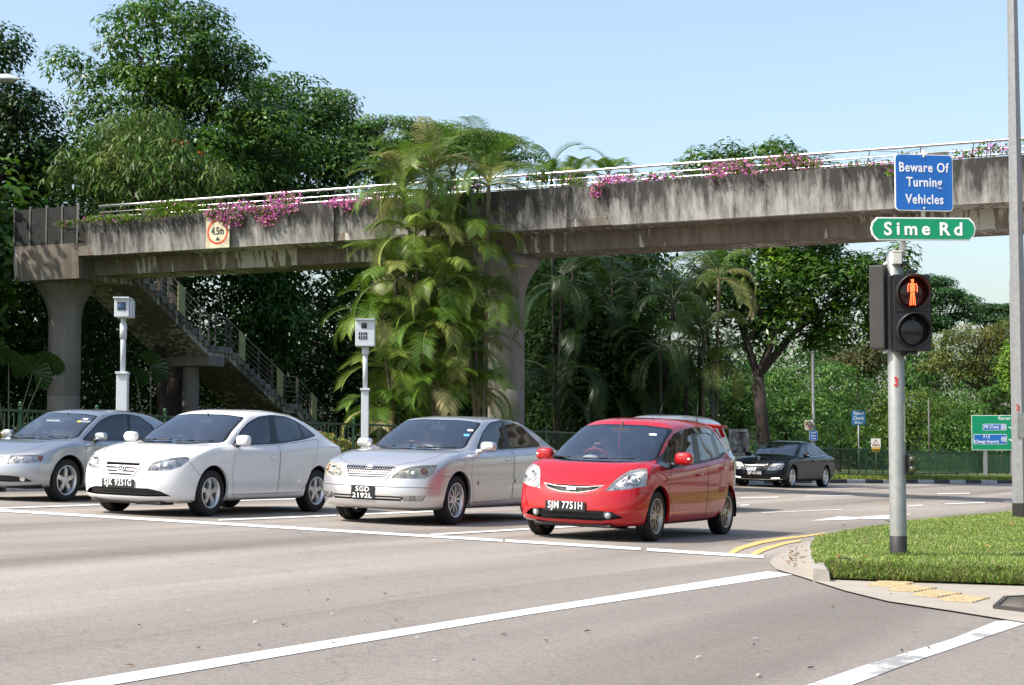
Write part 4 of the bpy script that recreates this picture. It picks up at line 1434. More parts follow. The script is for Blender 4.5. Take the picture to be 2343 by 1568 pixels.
# ---- pale people carrier behind the red car ------------------------------------------
def pale_carrier():
    L = 4.30
    p = dict(name='silver_van', L=L, W=1.70, H=1.75, WB=2.6, FO=.85, sill=.20, lip=.19, hf=.74, xc=.85, dxc=.34, xrg=4.20, xrf=1.75, xrr=3.85, x6=.35, x7=.6,
             s5=[(0, .74), (.15, .76), (.35, .82), (.6, .87), (.9, .89), (1.5, .91), (2.6, .95), (3.4, .98), (L, 1.0)],
             s8=[(0, .75), (.15, .80), (.3, .87), (.5, .95), (.85, 1.03), (1.1, 1.0), (1.5, .99), (2.4, 1.0), (3.2, 1.03), (3.8, 1.06), (L, 1.06)],
             w8=[(.2, .84), (.9, .87), (1.8, .925), (2.8, .92), (3.6, .88), (L, .82)], s10=[(1.75, 1.59), (2.4, 1.645), (3.2, 1.645), (3.85, 1.60)],
             w10=[(1.75, .68), (2.4, .72), (3.85, .66)], rear=[.10, .03, 0, .0, .02, .03], r6=.05, r7=.07,
             ztop=[(1.75, 1.675), (2.6, 1.735), (3.3, 1.73), (3.85, 1.685)])
    c = Car(p, 'silver people carrier half hidden behind the red hatchback', (2.80, 29.8, 26.5))
    c.pm = M['pale_paint']; c.outs = []
    xz = lambda q: [Vector((a, -.8, b)) for a, b in q]
    o = yz(c, [(.69, 1.06), (.35, 1.02), (.60, 1.57), (.3, 1.605)])
    cnd = lambda q: .6 < q.x < 2.1
    c.sh.cut(o, FRONT, 'windscreen', ('body',), cnd)
    c.both(poly_round(xz([(1.15, 1.03), (1.75, 1.53), (2.2, 1.59), (3.5, 1.58), (3.95, 1.46), (4.02, 1.10), (3.0, 1.05)]), 2, .2), SIDE, 'side_trim')
    for q in ([(1.35, 1.06), (1.85, 1.51), (2.25, 1.56), (2.32, 1.07)], [(2.42, 1.07), (2.38, 1.56), (3.2, 1.56), (3.3, 1.09)], [(3.38, 1.10), (3.32, 1.55), (3.55, 1.54), (3.88, 1.44), (3.95, 1.13)]):
        c.both(poly_round(xz(q), 2, .14), SIDE, 'side_glass', ('side_trim',))
    o = yz(c, [(.60, 1.12), (.54, 1.58), (.2, 1.61), (.3, 1.10)])
    c.sh.cut(poly_round(o, 2, .15), -FRONT, 'rear_glass', ('body',), lambda q: q.x > 3.6)
    c.xB, c.doors = 2.35, {}
    for part, q in (('door_front', [(1.1, .98), (1.15, .30), (2.33, .29), (2.36, 1.03)]), ('door_rear', [(2.38, 1.03), (2.36, .29), (3.1, .32), (3.28, .7), (3.3, 1.05)])):
        pts = xz(q); c.both(pts, SIDE, part); c.seam_path(pts, closed=True)
    nose_cut(c, [(.40, .70), (.36, .60)], 'grille'); nose_cut(c, [(.5, .36), (.5, .27)], 'intake')
    c.both([Vector((.05, -.48, .66)), Vector((.10, -.45, .74)), Vector((.5, -.80, .86)), Vector((.5, -.82, .72))], Vector((.8, .6, 0)), 'headlight', ('body',), lambda q: q.x < 1.1)
    make_doors(c)
    c.wheels(.305, .185, .205, RIM_5)
    lamp_unit(c, 'headlight', [c.sh.cast((-1, -.62, .74), FRONT)], .05)
    recess(c, 'grille', .03, 'grille', 'black_plastic'); recess(c, 'intake', .05, 'lower_intake', 'black_plastic')
    for part, nm, mt in (('windscreen', 'windscreen', 'windscreen'), ('side_trim', 'window_trim', 'black_trim'), ('rear_glass', 'rear_window', 'side_glass')):
        c.outs.append((part, nm, M[mt]))
    for sg in (-1, 1):
        me = c.sh.take('side_glass', 0, False, (lambda q: q.y < 0) if sg < 0 else (lambda q: q.y > 0))
        obj('side_window', me, M['side_glass'], c.root)
    tail_lamp(c, [Vector((4.15, -.70, .72)), Vector((4.06, -.78, .80)), Vector((4.02, -.74, 1.22)), Vector((4.18, -.6, 1.22)), Vector((4.24, -.6, .75))], rear_x=3.6)
    c.mirror(None, size=(.15, .21, .15), y=.95, x=1.45, z=1.08)
    c.handles([(2.15, .86), (3.05, .88)])
    an = MB(); an.tube([(2.0, .0, 1.69), (2.02, .0, 1.72)], .02, 8); an.tube([(2.01, 0, 1.72), (2.12, -.02, 1.93)], [.009, .005], 6); an.build('antenna', M['black_plastic'], c.root)
    c.cabin('seat_dark', xs=1.9, dash=1.25, belt=.98)
    c.outs += [('body', 'body', c.pm)]
    c.finish()
    return c
# ------------------------------------------------------------------ ground, road, markings
def asphalt(name, base, dark, along=(0.434, 0.901), bands=True):
    m, nt, b = new_mat(name)
    v = coords(nt, 'Object')
    a = math.atan2(along[1], along[0])
    vr = nt.nodes.new('ShaderNodeMapping'); vr.vector_type = 'TEXTURE'
    vr.inputs['Rotation'].default_value = (0, 0, a)
    tc = nt.nodes.new('ShaderNodeTexCoord'); nt.links.new(tc.outputs['Object'], vr.inputs[0])
    st = nt.nodes.new('ShaderNodeMapping'); st.inputs['Scale'].default_value = (.035, .55, 1)
    nt.links.new(vr.outputs[0], st.inputs[0])
    band = noise(nt, st.outputs[0], 1.6, 3, .5)
    c = ramp(nt, band, [(.40, dark), (.60, base)]) if bands else None
    blot = noise(nt, v, .55, 5, .6)
    c2 = ramp(nt, blot, [(.3, tuple(x * .90 for x in base)), (.7, tuple(x * 1.06 for x in base))])
    if bands:
        c2 = mixc(nt, .8, c2, c)
        sp = nt.nodes.new('ShaderNodeSeparateXYZ'); nt.links.new(vr.outputs[0], sp.inputs[0])
        w_ = N(nt, 'ShaderNodeMath', operation='MULTIPLY_ADD'); nt.links.new(sp.outputs[1], w_.inputs[0]); w_.inputs[1].default_value = 1.85; w_.inputs[2].default_value = .9
        w2 = N(nt, 'ShaderNodeMath', operation='MULTIPLY_ADD'); nt.links.new(noise(nt, st.outputs[0], .9, 2), w2.inputs[0]); w2.inputs[1].default_value = 2.4; nt.links.new(w_.outputs[0], w2.inputs[2])
        sn = N(nt, 'ShaderNodeMath', operation='SINE'); nt.links.new(w2.outputs[0], sn.inputs[0])
        tr = ramp(nt, sn.outputs[0], [(.25, (1, 1, 1)), (.95, (.70, .69, .68))])
        c2 = mixc(nt, .8, c2, mixc(nt, 1.0, c2, tr, 'MULTIPLY'))
    grain = noise(nt, v, 55, 3, .7)
    g = ramp(nt, grain, [(.28, (.66, .65, .64)), (.5, (1, 1, 1)), (.78, (1.30, 1.28, 1.25))])
    g2 = ramp(nt, noise(nt, v, 17, 4, .75), [(.30, (.84, .83, .82)), (.5, (1, 1, 1)), (.72, (1.12, 1.11, 1.09))])
    c3 = mixc(nt, 1.0, mixc(nt, 1.0, c2, g, 'MULTIPLY'), g2, 'MULTIPLY')
    # hairline cracks
    vo = N(nt, 'ShaderNodeTexVoronoi', Scale=.22); vo.feature = 'DISTANCE_TO_EDGE'
    wv = noise(nt, v, 1.1, 3, .6)
    av = nt.nodes.new('ShaderNodeVectorMath'); av.operation = 'ADD'
    sc = nt.nodes.new('ShaderNodeVectorMath'); sc.operation = 'SCALE'; sc.inputs[3].default_value = 1.1
    cb = nt.nodes.new('ShaderNodeCombineXYZ'); nt.links.new(wv, cb.inputs[0]); nt.links.new(wv, cb.inputs[1])
    nt.links.new(cb.outputs[0], sc.inputs[0]); nt.links.new(v, av.inputs[0]); nt.links.new(sc.outputs[0], av.inputs[1])
    nt.links.new(av.outputs[0], vo.inputs['Vector'])
    ck = ramp(nt, vo.outputs['Distance'], [(0.0, (.80, .79, .78)), (.0028, (1, 1, 1))])
    c4 = mixc(nt, 1.0, c3, ck, 'MULTIPLY')
    nt.links.new(c4, b.inputs['Base Color'])
    b.inputs['Roughness'].default_value = .88
    b.inputs['Specular IOR Level'].default_value = .3
    bump(nt, b, noise(nt, v, 130, 2, .7), .35, .006)
    return m
def road_paint(name, col, wear=.45, scale=3.0):
    m, nt, b = new_mat(name)
    v = coords(nt)
    f = noise(nt, v, scale, 7, .72)
    nt.links.new(ramp(nt, f, [(wear - .10, tuple(c * .12 + .17 for c in col)), (wear - .04, tuple(c * .9 for c in col)), (wear + .1, col)]), b.inputs['Base Color'])
    b.inputs['Roughness'].default_value = .7
    bump(nt, b, noise(nt, v, 120, 2), .2, .004)
    return m
M['asphalt'] = asphalt('sun bleached asphalt', (.325, .295, .26), (.205, .186, .166))
M['asphalt_grey'] = asphalt('grey asphalt', (.252, .229, .204), (.20, .182, .164))
M['line_white'] = road_paint('white road paint', (.70, .69, .66), .37)
M['line_worn'] = road_paint('worn white road paint', (.74, .74, .72), .53, 1.6)
M['line_yellow'] = road_paint('yellow road paint', (.62, .42, .15), .36)
def concrete(name, base, dark, streak=0.0, white=0.0, scale=1.0, top=None):
    m, nt, b = new_mat(name)
    v = coords(nt)
    f = noise(nt, v, 1.3 * scale, 6, .65)
    c = ramp(nt, f, [(.3, tuple(x * .82 for x in base)), (.68, base)])
    if streak:
        vs = coords(nt, 'Object', (3.2, 3.2, .16))
        s1 = noise(nt, vs, 1.6, 6, .7)
        s2 = noise(nt, v, .5, 3, .6)
        mul = N(nt, 'ShaderNodeMath', operation='MULTIPLY_ADD')
        nt.links.new(s2, mul.inputs[0]); mul.inputs[1].default_value = .55; nt.links.new(s1, mul.inputs[2])
        if top:
            sp = nt.nodes.new('ShaderNodeSeparateXYZ'); nt.links.new(v, sp.inputs[0])
            mr = nt.nodes.new('ShaderNodeMapRange'); nt.links.new(sp.outputs[2], mr.inputs[0])
            mr.inputs[1].default_value = top[0]; mr.inputs[2].default_value = top[1]; mr.inputs[3].default_value = -0.10; mr.inputs[4].default_value = .17
            ad = N(nt, 'ShaderNodeMath', operation='ADD'); nt.links.new(mul.outputs[0], ad.inputs[0]); nt.links.new(mr.outputs[0], ad.inputs[1])
            mul = ad
        k = ramp(nt, mul.outputs[0], [(.58, (1, 1, 1)), (.90, (0, 0, 0))])
        c = mixc(nt, k, dark, c)
    if white:
        vs = coords(nt, 'Object', (2.6, 2.6, .12))
        w1 = noise(nt, vs, 2.2, 3, .55)
        w2 = noise(nt, coords(nt, 'Object', (.35, .35, .05)), 1.0, 2, .5)
        mu = N(nt, 'ShaderNodeMath', operation='MULTIPLY'); nt.links.new(w1, mu.inputs[0]); nt.links.new(w2, mu.inputs[1])
        k = ramp(nt, mu.outputs[0], [(white, (0, 0, 0)), (white + .025, (1, 1, 1))])
        c = mixc(nt, k, c, (.42, .40, .36))
    nt.links.new(c, b.inputs['Base Color'])
    b.inputs['Roughness'].default_value = .9
    b.inputs['Specular IOR Level'].default_value = .25
    bump(nt, b, noise(nt, v, 30, 4, .7), .35, .02)
    return m
M['parapet'] = concrete('stained parapet concrete', (.415, .40, .375), (.055, .052, .049), 1, 0, 1, (6.75, 7.85))
M['girder'] = concrete('girder concrete', (.23, .20, .165), (.12, .10, .085), 1, .27)
M['pier'] = concrete('pier concrete', (.27, .25, .235), (.19, .175, .165), 1, 0)
M['pavement'] = concrete('worn pavement concrete', (.37, .335, .285), (.26, .23, .20), 0, 0, 1.2)
M['kerb'] = concrete('kerb concrete', (.40, .37, .33), (.2, .2, .2), 0, 0, 5)
M['kerb_black'] = plain('black kerb paint', (.035, .035, .037), .8, vary=.4, scale=9)
M['kerb_white'] = plain('grey white kerb paint', (.38, .38, .37), .8, vary=.3, scale=9)
M['soil'] = plain('leaf covered soil', (.055, .042, .028), .95, vary=.5, scale=2.5, bmp=.4)
M['soil_dark'] = plain('dark leaf mould', (.022, .026, .012), .95, vary=.5, scale=.6, bmp=.4)
M['turf'] = plain('turf base', (.075, .125, .022), .95, vary=.4, scale=6, bmp=.5)

def sheet(name, pts, mat, up=0.0, sub=0.0, kind='structure', parent=None):
    """flat outline following the road's lean"""
    bm = bmesh.new()
    vs = [bm.verts.new((p[0], p[1], 0)) for p in pts]
    f = bm.faces.new(vs)
    if f.normal.z < 0:
        f.normal_flip()
    bmesh.ops.triangulate(bm, faces=[f])
    if sub:
        for _ in range(9):
            es = [e for e in bm.edges if e.calc_length() > sub]
            if not es:
                break
            bmesh.ops.subdivide_edges(bm, edges=es, cuts=1, use_grid_fill=False)
            bmesh.ops.triangulate(bm, faces=bm.faces)
    for v in bm.verts:
        v.co.z = grd(v.co.x, v.co.y) + up
    me = bpy.data.meshes.new(name)
    bm.normal_update()
    bmesh.ops.recalc_face_normals(bm, faces=bm.faces)
    if sum(f.normal.z for f in bm.faces) < 0:
        bmesh.ops.reverse_faces(bm, faces=bm.faces)
    bm.to_mesh(me); bm.free()
    o = obj(name, me, mat, parent)
    if kind:
        o['kind'] = kind
    return o
def gpts(px, up=0.0):
    return [gp(x, y, up).xy for x, y in px]
def cr(pts, org, sc):
    return [((org[0] + x / sc) / 1.6526, (org[1] + y / sc) / 1.6526) for x, y in pts]

# ground to the horizon, as one sheet
gv, gf = [], []
xs = [-900, -400, -200, -120, -80, -60, -45, -35, -28, -22, -17, -12, -8, -4, 0, 4, 8, 12, 17, 22, 28, 35, 45, 60, 80, 120, 200, 400, 900]
ys = [-300, -100, -40, 0, 20, 40, 60, 80, 100, 130, 180, 260, 400, 700, 1500]
for y in ys:
    for x in xs:
        gv.append((x, y, grd(x, y) - .06))
for j in range(len(ys) - 1):
    for i in range(len(xs) - 1):
        k = j * len(xs) + i
        gf.append((k, k + 1, k + len(xs) + 1, k + len(xs)))
structure(obj('ground', pydata('ground', gv, gf), M['soil']))

hv, hf_ = [], []
hx = np.linspace(-120, 140, 53); hy = np.linspace(74, 190, 30)
for y in hy:
    for x in hx:
        y0 = 84 if x < 10 else 84 + min(34, (x - 10) * 2.2)
        t = min(1, max(0, (y - y0) / 50)); t = t * t * (3 - 2 * t)
        hv.append((x, y, grd(x, y) - .25 + t * (8.5 if x < 10 else max(4.0, 8.5 - (x - 10) * .12)) * (1 + .12 * math.sin(x * .21) * math.cos(y * .13))))
for j in range(29):
    for i in range(52):
        q = j * 53 + i; hf_.append((q, q + 1, q + 54, q + 53))
structure(obj('hill', pydata('hill', hv, hf_, True), M['soil_dark']))

KERB = [(-34, -20), (-22, 2), (-14.6, 17), (-9.9, 26.8), (-6.6, 32.6), (-2.2, 39.8), (1.5, 44.6), (6.0, 53.6), (10.6, 61.2), (15.5, 67.0), (22.0, 74.0), (33, 84), (60, 108)]
road_o = KERB + [(80, 90), (60, 62), (30, 34), (22, 20), (30, -20)]
sheet('road', road_o, M['asphalt'], 0.0, 4.0)
patch = gpts([(-200, 1528), (600, 1418), (1033, 1357), (1250, 1330), (1500, 1300), (1700, 1284), (1759, 1288), (1776, 1306), (1829, 1322), (1935, 1356), (2032, 1380), (2177, 1402), (2343, 1429), (2700, 1490), (2700, 1720), (-420, 1720)])
sheet('road_patch', patch, M['asphalt_grey'], .004, 2.0)

def marking(name, polys, mat, up=.008):
    """painted lines, one sheet for each kind of line"""
    V, F = [], []
    for P in polys:
        n = len(P)
        P = [gp(x, y) for x, y in P]
        o = len(V)
        # strips with matching upper and lower edges: first half forward, second half back
        h = n // 2
        A, B = P[:h], P[h:][::-1]
        for a, b in zip(A, B):
            for q in (a, b):
                V.append((q.x, q.y, grd(q.x, q.y) + up))
        for i in range(h - 1):
            F.append((o + 2 * i, o + 2 * i + 1, o + 2 * i + 3, o + 2 * i + 2))
    me = pydata(name, V, F)
    bm = bmesh.new(); bm.from_mesh(me); bmesh.ops.recalc_face_normals(bm, faces=bm.faces)
    for f in bm.faces:
        if f.normal.z < 0:
            f.normal_flip()
    bm.to_mesh(me); bm.free()
    return structure(obj(name, me, mat))
def line(a, b, w):
    return [a, b, (b[0], b[1] + w), (a[0], a[1] + w)]
marking('stop_line', [line((-80, 1161.5), (1150, 1235.5), 5.5), line((1157, 1235.5), (1466, 1254.5), 6), line((1480, 1255.5), (1747, 1272.5), 6.5)], M['line_white'])
marking('crossing_line', [[(-60, 1600), (137, 1568), (700, 1476), (1210, 1395), (1757, 1309), (1815, 1316.5), (1210, 1408.5), (740, 1488), (273, 1568), (80, 1600)]], M['line_white'])
marking('worn_crossing_line', [cr([(1200, 975), (1330, 929), (1600, 836), (1770, 785), (2000, 715), (2215, 628), (2360, 622), (2343, 642), (2130, 716), (1880, 802), (1540, 929), (1420, 975)], (2000, 1850), 1.2516)], M['line_worn'])
c4 = lambda q: cr(q, (2650, 1450), 1.9173)
def dash(x0, y0, x1, y1, w):
    return c4([(x0, y0), (x1, y1), (x1, y1 + w), (x0, y0 + w)])
marking('lane_line', [line((-40, 1164), (228, 1154.5), 2.6), line((240, 1154.2), (700, 1140), 2.4), line((500, 1189.5), (770, 1178.5), 3.2), line((775, 1178.2), (1000, 1169), 3), line((985, 1223), (1213, 1209.5), 3.4),
                      line((1213, 1209.5), (1420, 1198), 3.2),
                      dash(290, 829, 560, 823, 6), dash(285, 883, 350, 879, 7), dash(760, 817, 1110, 813, 5), dash(1500, 887, 1610, 882, 6), dash(1770, 871, 2060, 862, 6),
                      dash(1715, 799, 1950, 795, 5), dash(2200, 855, 2330, 850, 6), dash(440, 938, 1020, 914, 4)], M['line_white'])
marking('direction_arrow', [c4([(800, 998), (1010, 967), (1130, 975), (1180, 979), (1120, 988), (1000, 993)]), c4([(1100, 976), (1340, 958), (1530, 949), (1520, 953), (1390, 966), (1190, 984)]), c4([(1200, 985), (1265, 972), (1385, 975), (1380, 984)])], M['line_white'])
marking('yellow_line', [c4([(185, 1240), (250, 1196), (400, 1150), (550, 1124), (785, 1101), (900, 1084), (900, 1092), (785, 1112), (600, 1136), (450, 1162), (310, 1202), (235, 1240)]),
                        c4([(345, 1250), (400, 1214), (480, 1185), (600, 1155), (725, 1136), (725, 1148), (620, 1168), (520, 1198), (450, 1224), (400, 1252)])], M['line_yellow'])

# kerbed grass corner
def smooth_line(pts, n=6):
    P = [Vector((p[0], p[1], 0)) for p in pts]
    out = []
    for i in range(len(P) - 1):
        a, b, c, d = P[max(i - 1, 0)], P[i], P[i + 1], P[min(i + 2, len(P) - 1)]
        for k in range(n):
            t = k / n
            out.append(.5 * ((2 * b) + (c - a) * t + (2 * a - 5 * b + 4 * c - d) * t * t + (3 * b - a - 3 * c + d) * t ** 3))
    out.append(P[-1])
    return out
VUP = .13
back = gpts([(2700, 1142), (2500, 1157), (2343, 1169), (2200, 1182), (2100, 1192), (2000, 1206), (1920, 1218), (1872, 1228), (1856, 1240)], VUP)
tip = gpts([(1853, 1255), (1858, 1280), (1866, 1299)], VUP)
front = gpts([(1900, 1307), (2000, 1311), (2150, 1315), (2343, 1322), (2700, 1336)], .09)
verge_o = [Vector((p[0], p[1], 0)) for p in list(back) + list(tip) + list(front)]
def tess(outline, step, zf, name, mat, kind='structure'):
    bm = bmesh.new()
    f = bm.faces.new([bm.verts.new((p.x, p.y, 0)) for p in outline])
    bmesh.ops.triangulate(bm, faces=[f])
    for _ in range(8):
        es = [e for e in bm.edges if e.calc_length() > step]
        if not es:
            break
        bmesh.ops.subdivide_edges(bm, edges=es, cuts=1)
        bmesh.ops.triangulate(bm, faces=bm.faces)
    for v in bm.verts:
        v.co.z = zf(v.co.x, v.co.y)
    bmesh.ops.recalc_face_normals(bm, faces=bm.faces)
    if sum(f.normal.z for f in bm.faces) < 0:
        bmesh.ops.reverse_faces(bm, faces=bm.faces)
    me = bpy.data.meshes.new(name); bm.to_mesh(me); bm.free()
    o = obj(name, me, mat)
    if kind:
        o['kind'] = kind
    return o
rng = np.random.default_rng(5)
fr_pts = [Vector((p[0], p[1], 0)) for p in front]
def verge_z(x, y):
    d = min((Vector((x, y, 0)) - p).length for p in smooth_front)
    return grd(x, y) + .035 + (VUP - .035) * min(1, d / .9) + .012 * math.sin(x * 5.1 + y * 3.3) * min(1, d)
smooth_front = smooth_line(front, 8)
tess(verge_o, .6, verge_z, 'grass_verge', M['turf'])

def noise_at(x, y):
    return math.sin(x * 1.3 + math.sin(y * 1.7) * 2.1) * math.cos(y * 1.1 + math.sin(x * .7) * 1.9)
def ridge(name, line_pts, w, h0, h1, mat, rough=0.0):
    """a kerb stone row along a line: road side face, top, back"""
    P = [Vector((p[0], p[1], 0)) for p in line_pts]
    V, F = [], []
    for i, p in enumerate(P):
        t = (P[min(i + 1, len(P) - 1)] - P[max(i - 1, 0)]).normalized()
        n = Vector((t.y, -t.x, 0))
        for (a, z) in ((0, h0), (.012, h1 - .02), (.035, h1), (w, h1), (w, h0)):
            q = p + n * a
            j = .5 * (noise_at(q.x * 7, q.y * 7) + noise_at(q.x * 19, q.y * 19 + z * 40)) if rough and z > 0 else 0
            V.append((q.x + j * rough, q.y - j * rough, grd(q.x, q.y) + z * (1 + .9 * rough * 10 * j * .12) - abs(j) * rough * .6))
    for i in range(len(P) - 1):
        for k in range(4):
            F.append((5 * i + k, 5 * (i + 1) + k, 5 * (i + 1) + k + 1, 5 * i + k + 1))
    F += [(4, 3, 2, 1, 0), tuple(range(5 * (len(P) - 1), 5 * len(P)))]
    me = pydata(name, V, F)
    bm = bmesh.new(); bm.from_mesh(me); bmesh.ops.recalc_face_normals(bm, faces=bm.faces); bm.to_mesh(me); bm.free()
    return obj(name, me, mat)
kq = smooth_line(list(back) + list(tip), 10)
kl = []
for i, p in enumerate(kq):
    t = (kq[min(i + 1, len(kq) - 1)] - kq[max(i - 1, 0)]).normalized()
    kl.append(p + Vector((t.y, -t.x, 0)) * (-.13 if i > 0 else -.13))
k = ridge('kerb', kl, .15, -.02, .125, M['kerb'], .007)
structure(k)
pav = gpts([(1846, 1240), (1800, 1263), (1768, 1280), (1761, 1291), (1776, 1306), (1829, 1322), (1935, 1356), (2032, 1380), (2177, 1402), (2343, 1429), (2700, 1490), (2700, 1340), (2343, 1324), (2150, 1317), (2000, 1313), (1900, 1309), (1850, 1303), (1836, 1288), (1832, 1268)])
pav_o = [Vector((p[0], p[1], 0)) for p in pav]
tess(pav_o, .8, lambda x, y: grd(x, y) + .016, 'pavement', M['pavement'])

# far kerb, painted black and white, and the verge behind it
far = smooth_line(KERB, 10)
acc = 0
segs, cur = [], [far[0]]
for a, b in zip(far[:-1], far[1:]):
    d = (b - a).length
    while acc + d >= 1.35:
        t = (1.35 - acc) / d
        a = a.lerp(b, t); d = (b - a).length; acc = 0
        cur.append(a); segs.append(cur); cur = [a.copy()]
    acc += d; cur.append(b)
MBk = [MB(), MB()]
for i, s_ in enumerate(segs):
    V, F = [], []
    for j, p in enumerate(s_):
        t = (s_[min(j + 1, len(s_) - 1)] - s_[max(j - 1, 0)])
        if t.length < 1e-6:
            continue
        t.normalize(); n = Vector((-t.y, t.x, 0))
        for (a, z) in ((0, -.02), (.02, .13), (.05, .15), (.24, .15), (.24, -.02)):
            q = p + n * a; V.append((q.x, q.y, grd(q.x, q.y) + z))
    k = len(V) // 5
    for j in range(k - 1):
        for m_ in range(4):
            F.append((5 * j + m_, 5 * j + 5 + m_, 5 * j + 6 + m_, 5 * j + 1 + m_))
    MBk[i % 2].add(V, F)
structure(MBk[0].build('kerb_black', M['kerb_black'])); structure(MBk[1].build('kerb_white', M['kerb_white']))
V, F = [], []
for j, p in enumerate(far):
    t = (far[min(j + 1, len(far) - 1)] - far[max(j - 1, 0)]).normalized(); n = Vector((-t.y, t.x, 0))
    for a, z in ((.23, .145), (2.0, .18), (8, .15), (30, .0)):
        q = p + n * a; V.append((q.x, q.y, grd(q.x, q.y) + z))
for j in range(len(far) - 1):
    for k in range(3):
        F.append((4 * j + k, 4 * j + 4 + k, 4 * j + 5 + k, 4 * j + 1 + k))
M['far_turf'] = plain('far verge turf', (.085, .115, .028), .95, vary=.5, scale=3)
structure(obj('far_verge', pydata('far_verge', V, F), M['far_turf']))

# ------------------------------------------------------------------ footbridge
BL = Vector((-11.79, 49.9, 0)); BR = Vector((11.49, 39.0, 0))
BE = (BR - BL).normalized(); BN = Vector((-BE.y, BE.x, 0))
BROT = math.atan2(BE.y, BE.x)
bridge = thing('footbridge', 'stained concrete pedestrian bridge with pink flowering planters crossing above the cars', 'footbridge', BL, BROT)
def bs(px, py_=None, w=0.0):          # how far along the bridge the photo column px lies
    k = (px - IMW / 2) / FPX
    # X = k*Y on the line BL + BE*s + BN*w
    P = BL + BN * w
    return (k * P.y - P.x) / (BE.x - k * BE.y)
S0, S1 = bs(165), 42.0
def extrude(prof, s0, s1, closed=True, n=1, mat=0):
    V, F = [], []
    k = len(prof)
    ss = np.linspace(s0, s1, n + 1)
    for s_ in ss:
        for (w, z) in prof:
            V.append((s_, w, z))
    for i in range(n):
        for j in range(k if closed else k - 1):
            F.append((i * k + j, (i + 1) * k + j, (i + 1) * k + (j + 1) % k, i * k + (j + 1) % k))
    if closed:
        F += [tuple(range(k))[::-1], tuple(range(n * k, (n + 1) * k))]
    return V, F
g = MB()
g.add(*extrude([(1.02, 6.70), (1.10, 6.24), (2.55, 6.24), (2.63, 6.70)], bs(40, w=1.0), S1, True, 12))
g.build('girder', M['girder'], bridge)
g = MB()
g.add(*extrude([(.26, 6.76), (1.0, 6.705), (2.65, 6.705), (3.39, 6.76), (3.39, 7.15), (.26, 7.15)], S0 - .1, S1, True, 12))
g.build('deck', M['girder'], bridge)
def panel(top0, top1, bot0, bot1, w0=0.0, thick=.22, z0=6.74, z1=7.78, name='parapet'):
    m = MB()
    n = 10
    V, F = [], []
    for i in range(n + 1):
        t = i / n
        st = top0 + (top1 - top0) * t; sb = bot0 + (bot1 - bot0) * t
        V += [(st, w0, z1), (sb, w0 + .20, z0), (sb, w0 + .20 + thick, z0), (st, w0 + thick, z1)]
    for i in range(n):
        for j in range(4):
            F.append((4 * i + j, 4 * i + 4 + j, 4 * i + 4 + (j + 1) % 4, 4 * i + (j + 1) % 4))
    F += [(3, 2, 1, 0), (4 * n, 4 * n + 1, 4 * n + 2, 4 * n + 3)]
    m.add(V, F)
    return m.build(name, M['parapet'], bridge)
panel(bs(165), bs(760), bs(200), bs(752))
panel(bs(775), bs(1302), bs(790), bs(1288))
panel(bs(1350), S1, bs(1395), S1)
panel(bs(740), bs(795), bs(735), bs(800), .10, .15, 6.76, 7.76, 'recessed_parapet'); panel(bs(1285), bs(1400), bs(1270), bs(1410), .10, .15, 6.76, 7.76, 'recessed_parapet')
g = MB(); g.add(*extrude([(3.65, 7.78), (3.45, 6.74), (3.23, 6.74), (3.43, 7.78)], S0, S1, True, 8)); g.build('parapet', M['parapet'], bridge)
g = MB(); g.add(*extrude([(.20, 7.55), (.95, 7.55), (.95, 7.16), (.30, 7.16)], S0, S1)); g.add(*extrude([(2.70, 7.55), (3.40, 7.55), (3.34, 7.16), (2.70, 7.16)], S0, S1)); g.build('planter_soil', M['soil'], bridge)
# end block with its screen
e0, e1 = bs(28, w=.33), bs(210)
g = MB()
g.add(*extrude([(.35, 6.10), (.30, 6.60), (.30, 7.16), (3.3, 7.16), (3.3, 6.10)], e0, bs(176, w=.33), True)); 
g.build('end_block', M['girder'], bridge)
M['screen'] = plain('dim mesh screen', (.028, .031, .030), .6, vary=.35, spec=.2)
M['steel'] = plain('brushed steel', (.66, .65, .63), .32, .9, .08)
M['dull_steel'] = plain('dull steel', (.30, .29, .27), .45, .8)
M['dark_steel'] = plain('dark weathered steel', (.10, .10, .10), .5, .5)
g = MB()
for a, b in ((28, 62), (64, 100), (102, 136), (138, 171)):
    g.box(((bs(a, w=.36) + bs(b, w=.36)) / 2, .36, 7.73), (bs(b) - bs(a), .02, 1.12))
g.build('screen_panel', M['screen'], bridge)
for a in (27, 63, 101, 137, 172):
    m = MB(); m.box((bs(a, w=.35), .35, 7.75), (.05, .06, 1.22)); m.build('screen_post', M['dull_steel'], bridge)
# handrail
rails = MB()
RZ = (8.33, 8.14, 7.99, 7.83)
for z, r in zip(RZ, (.036, .018, .026, .018)):
    rails.tube([(s_, .98, z) for s_ in np.linspace(bs(172), S1, 30)], r, 8)
rails.build('handrail', M['steel'], bridge)
for k, s_ in enumerate(np.arange(bs(230), S1, 1.25)):
    m = MB(); m.box((s_, 1.02, 7.80), (.03, .06, .70)); m.tube([(s_, 1.02, 8.13), (s_ + .05, .98, 8.33)], .012, 6)
    m.build('rail_post', M['dark_steel'], bridge)
for a in (290, 592, 925, 1290, 1690, 2137):
    m = MB(); m.box((bs(a), .93, 7.97), (.50, .02, .34)); m.build('rail_plate', M['dark_steel'], bridge)
rails = MB()
for z, r in zip(RZ, (.036, .018, .026, .018)):
    rails.tube([(s_, 2.68, z - .45) for s_ in (bs(300), S1)], r, 6)
rails.build('far_handrail', M['steel'], bridge)
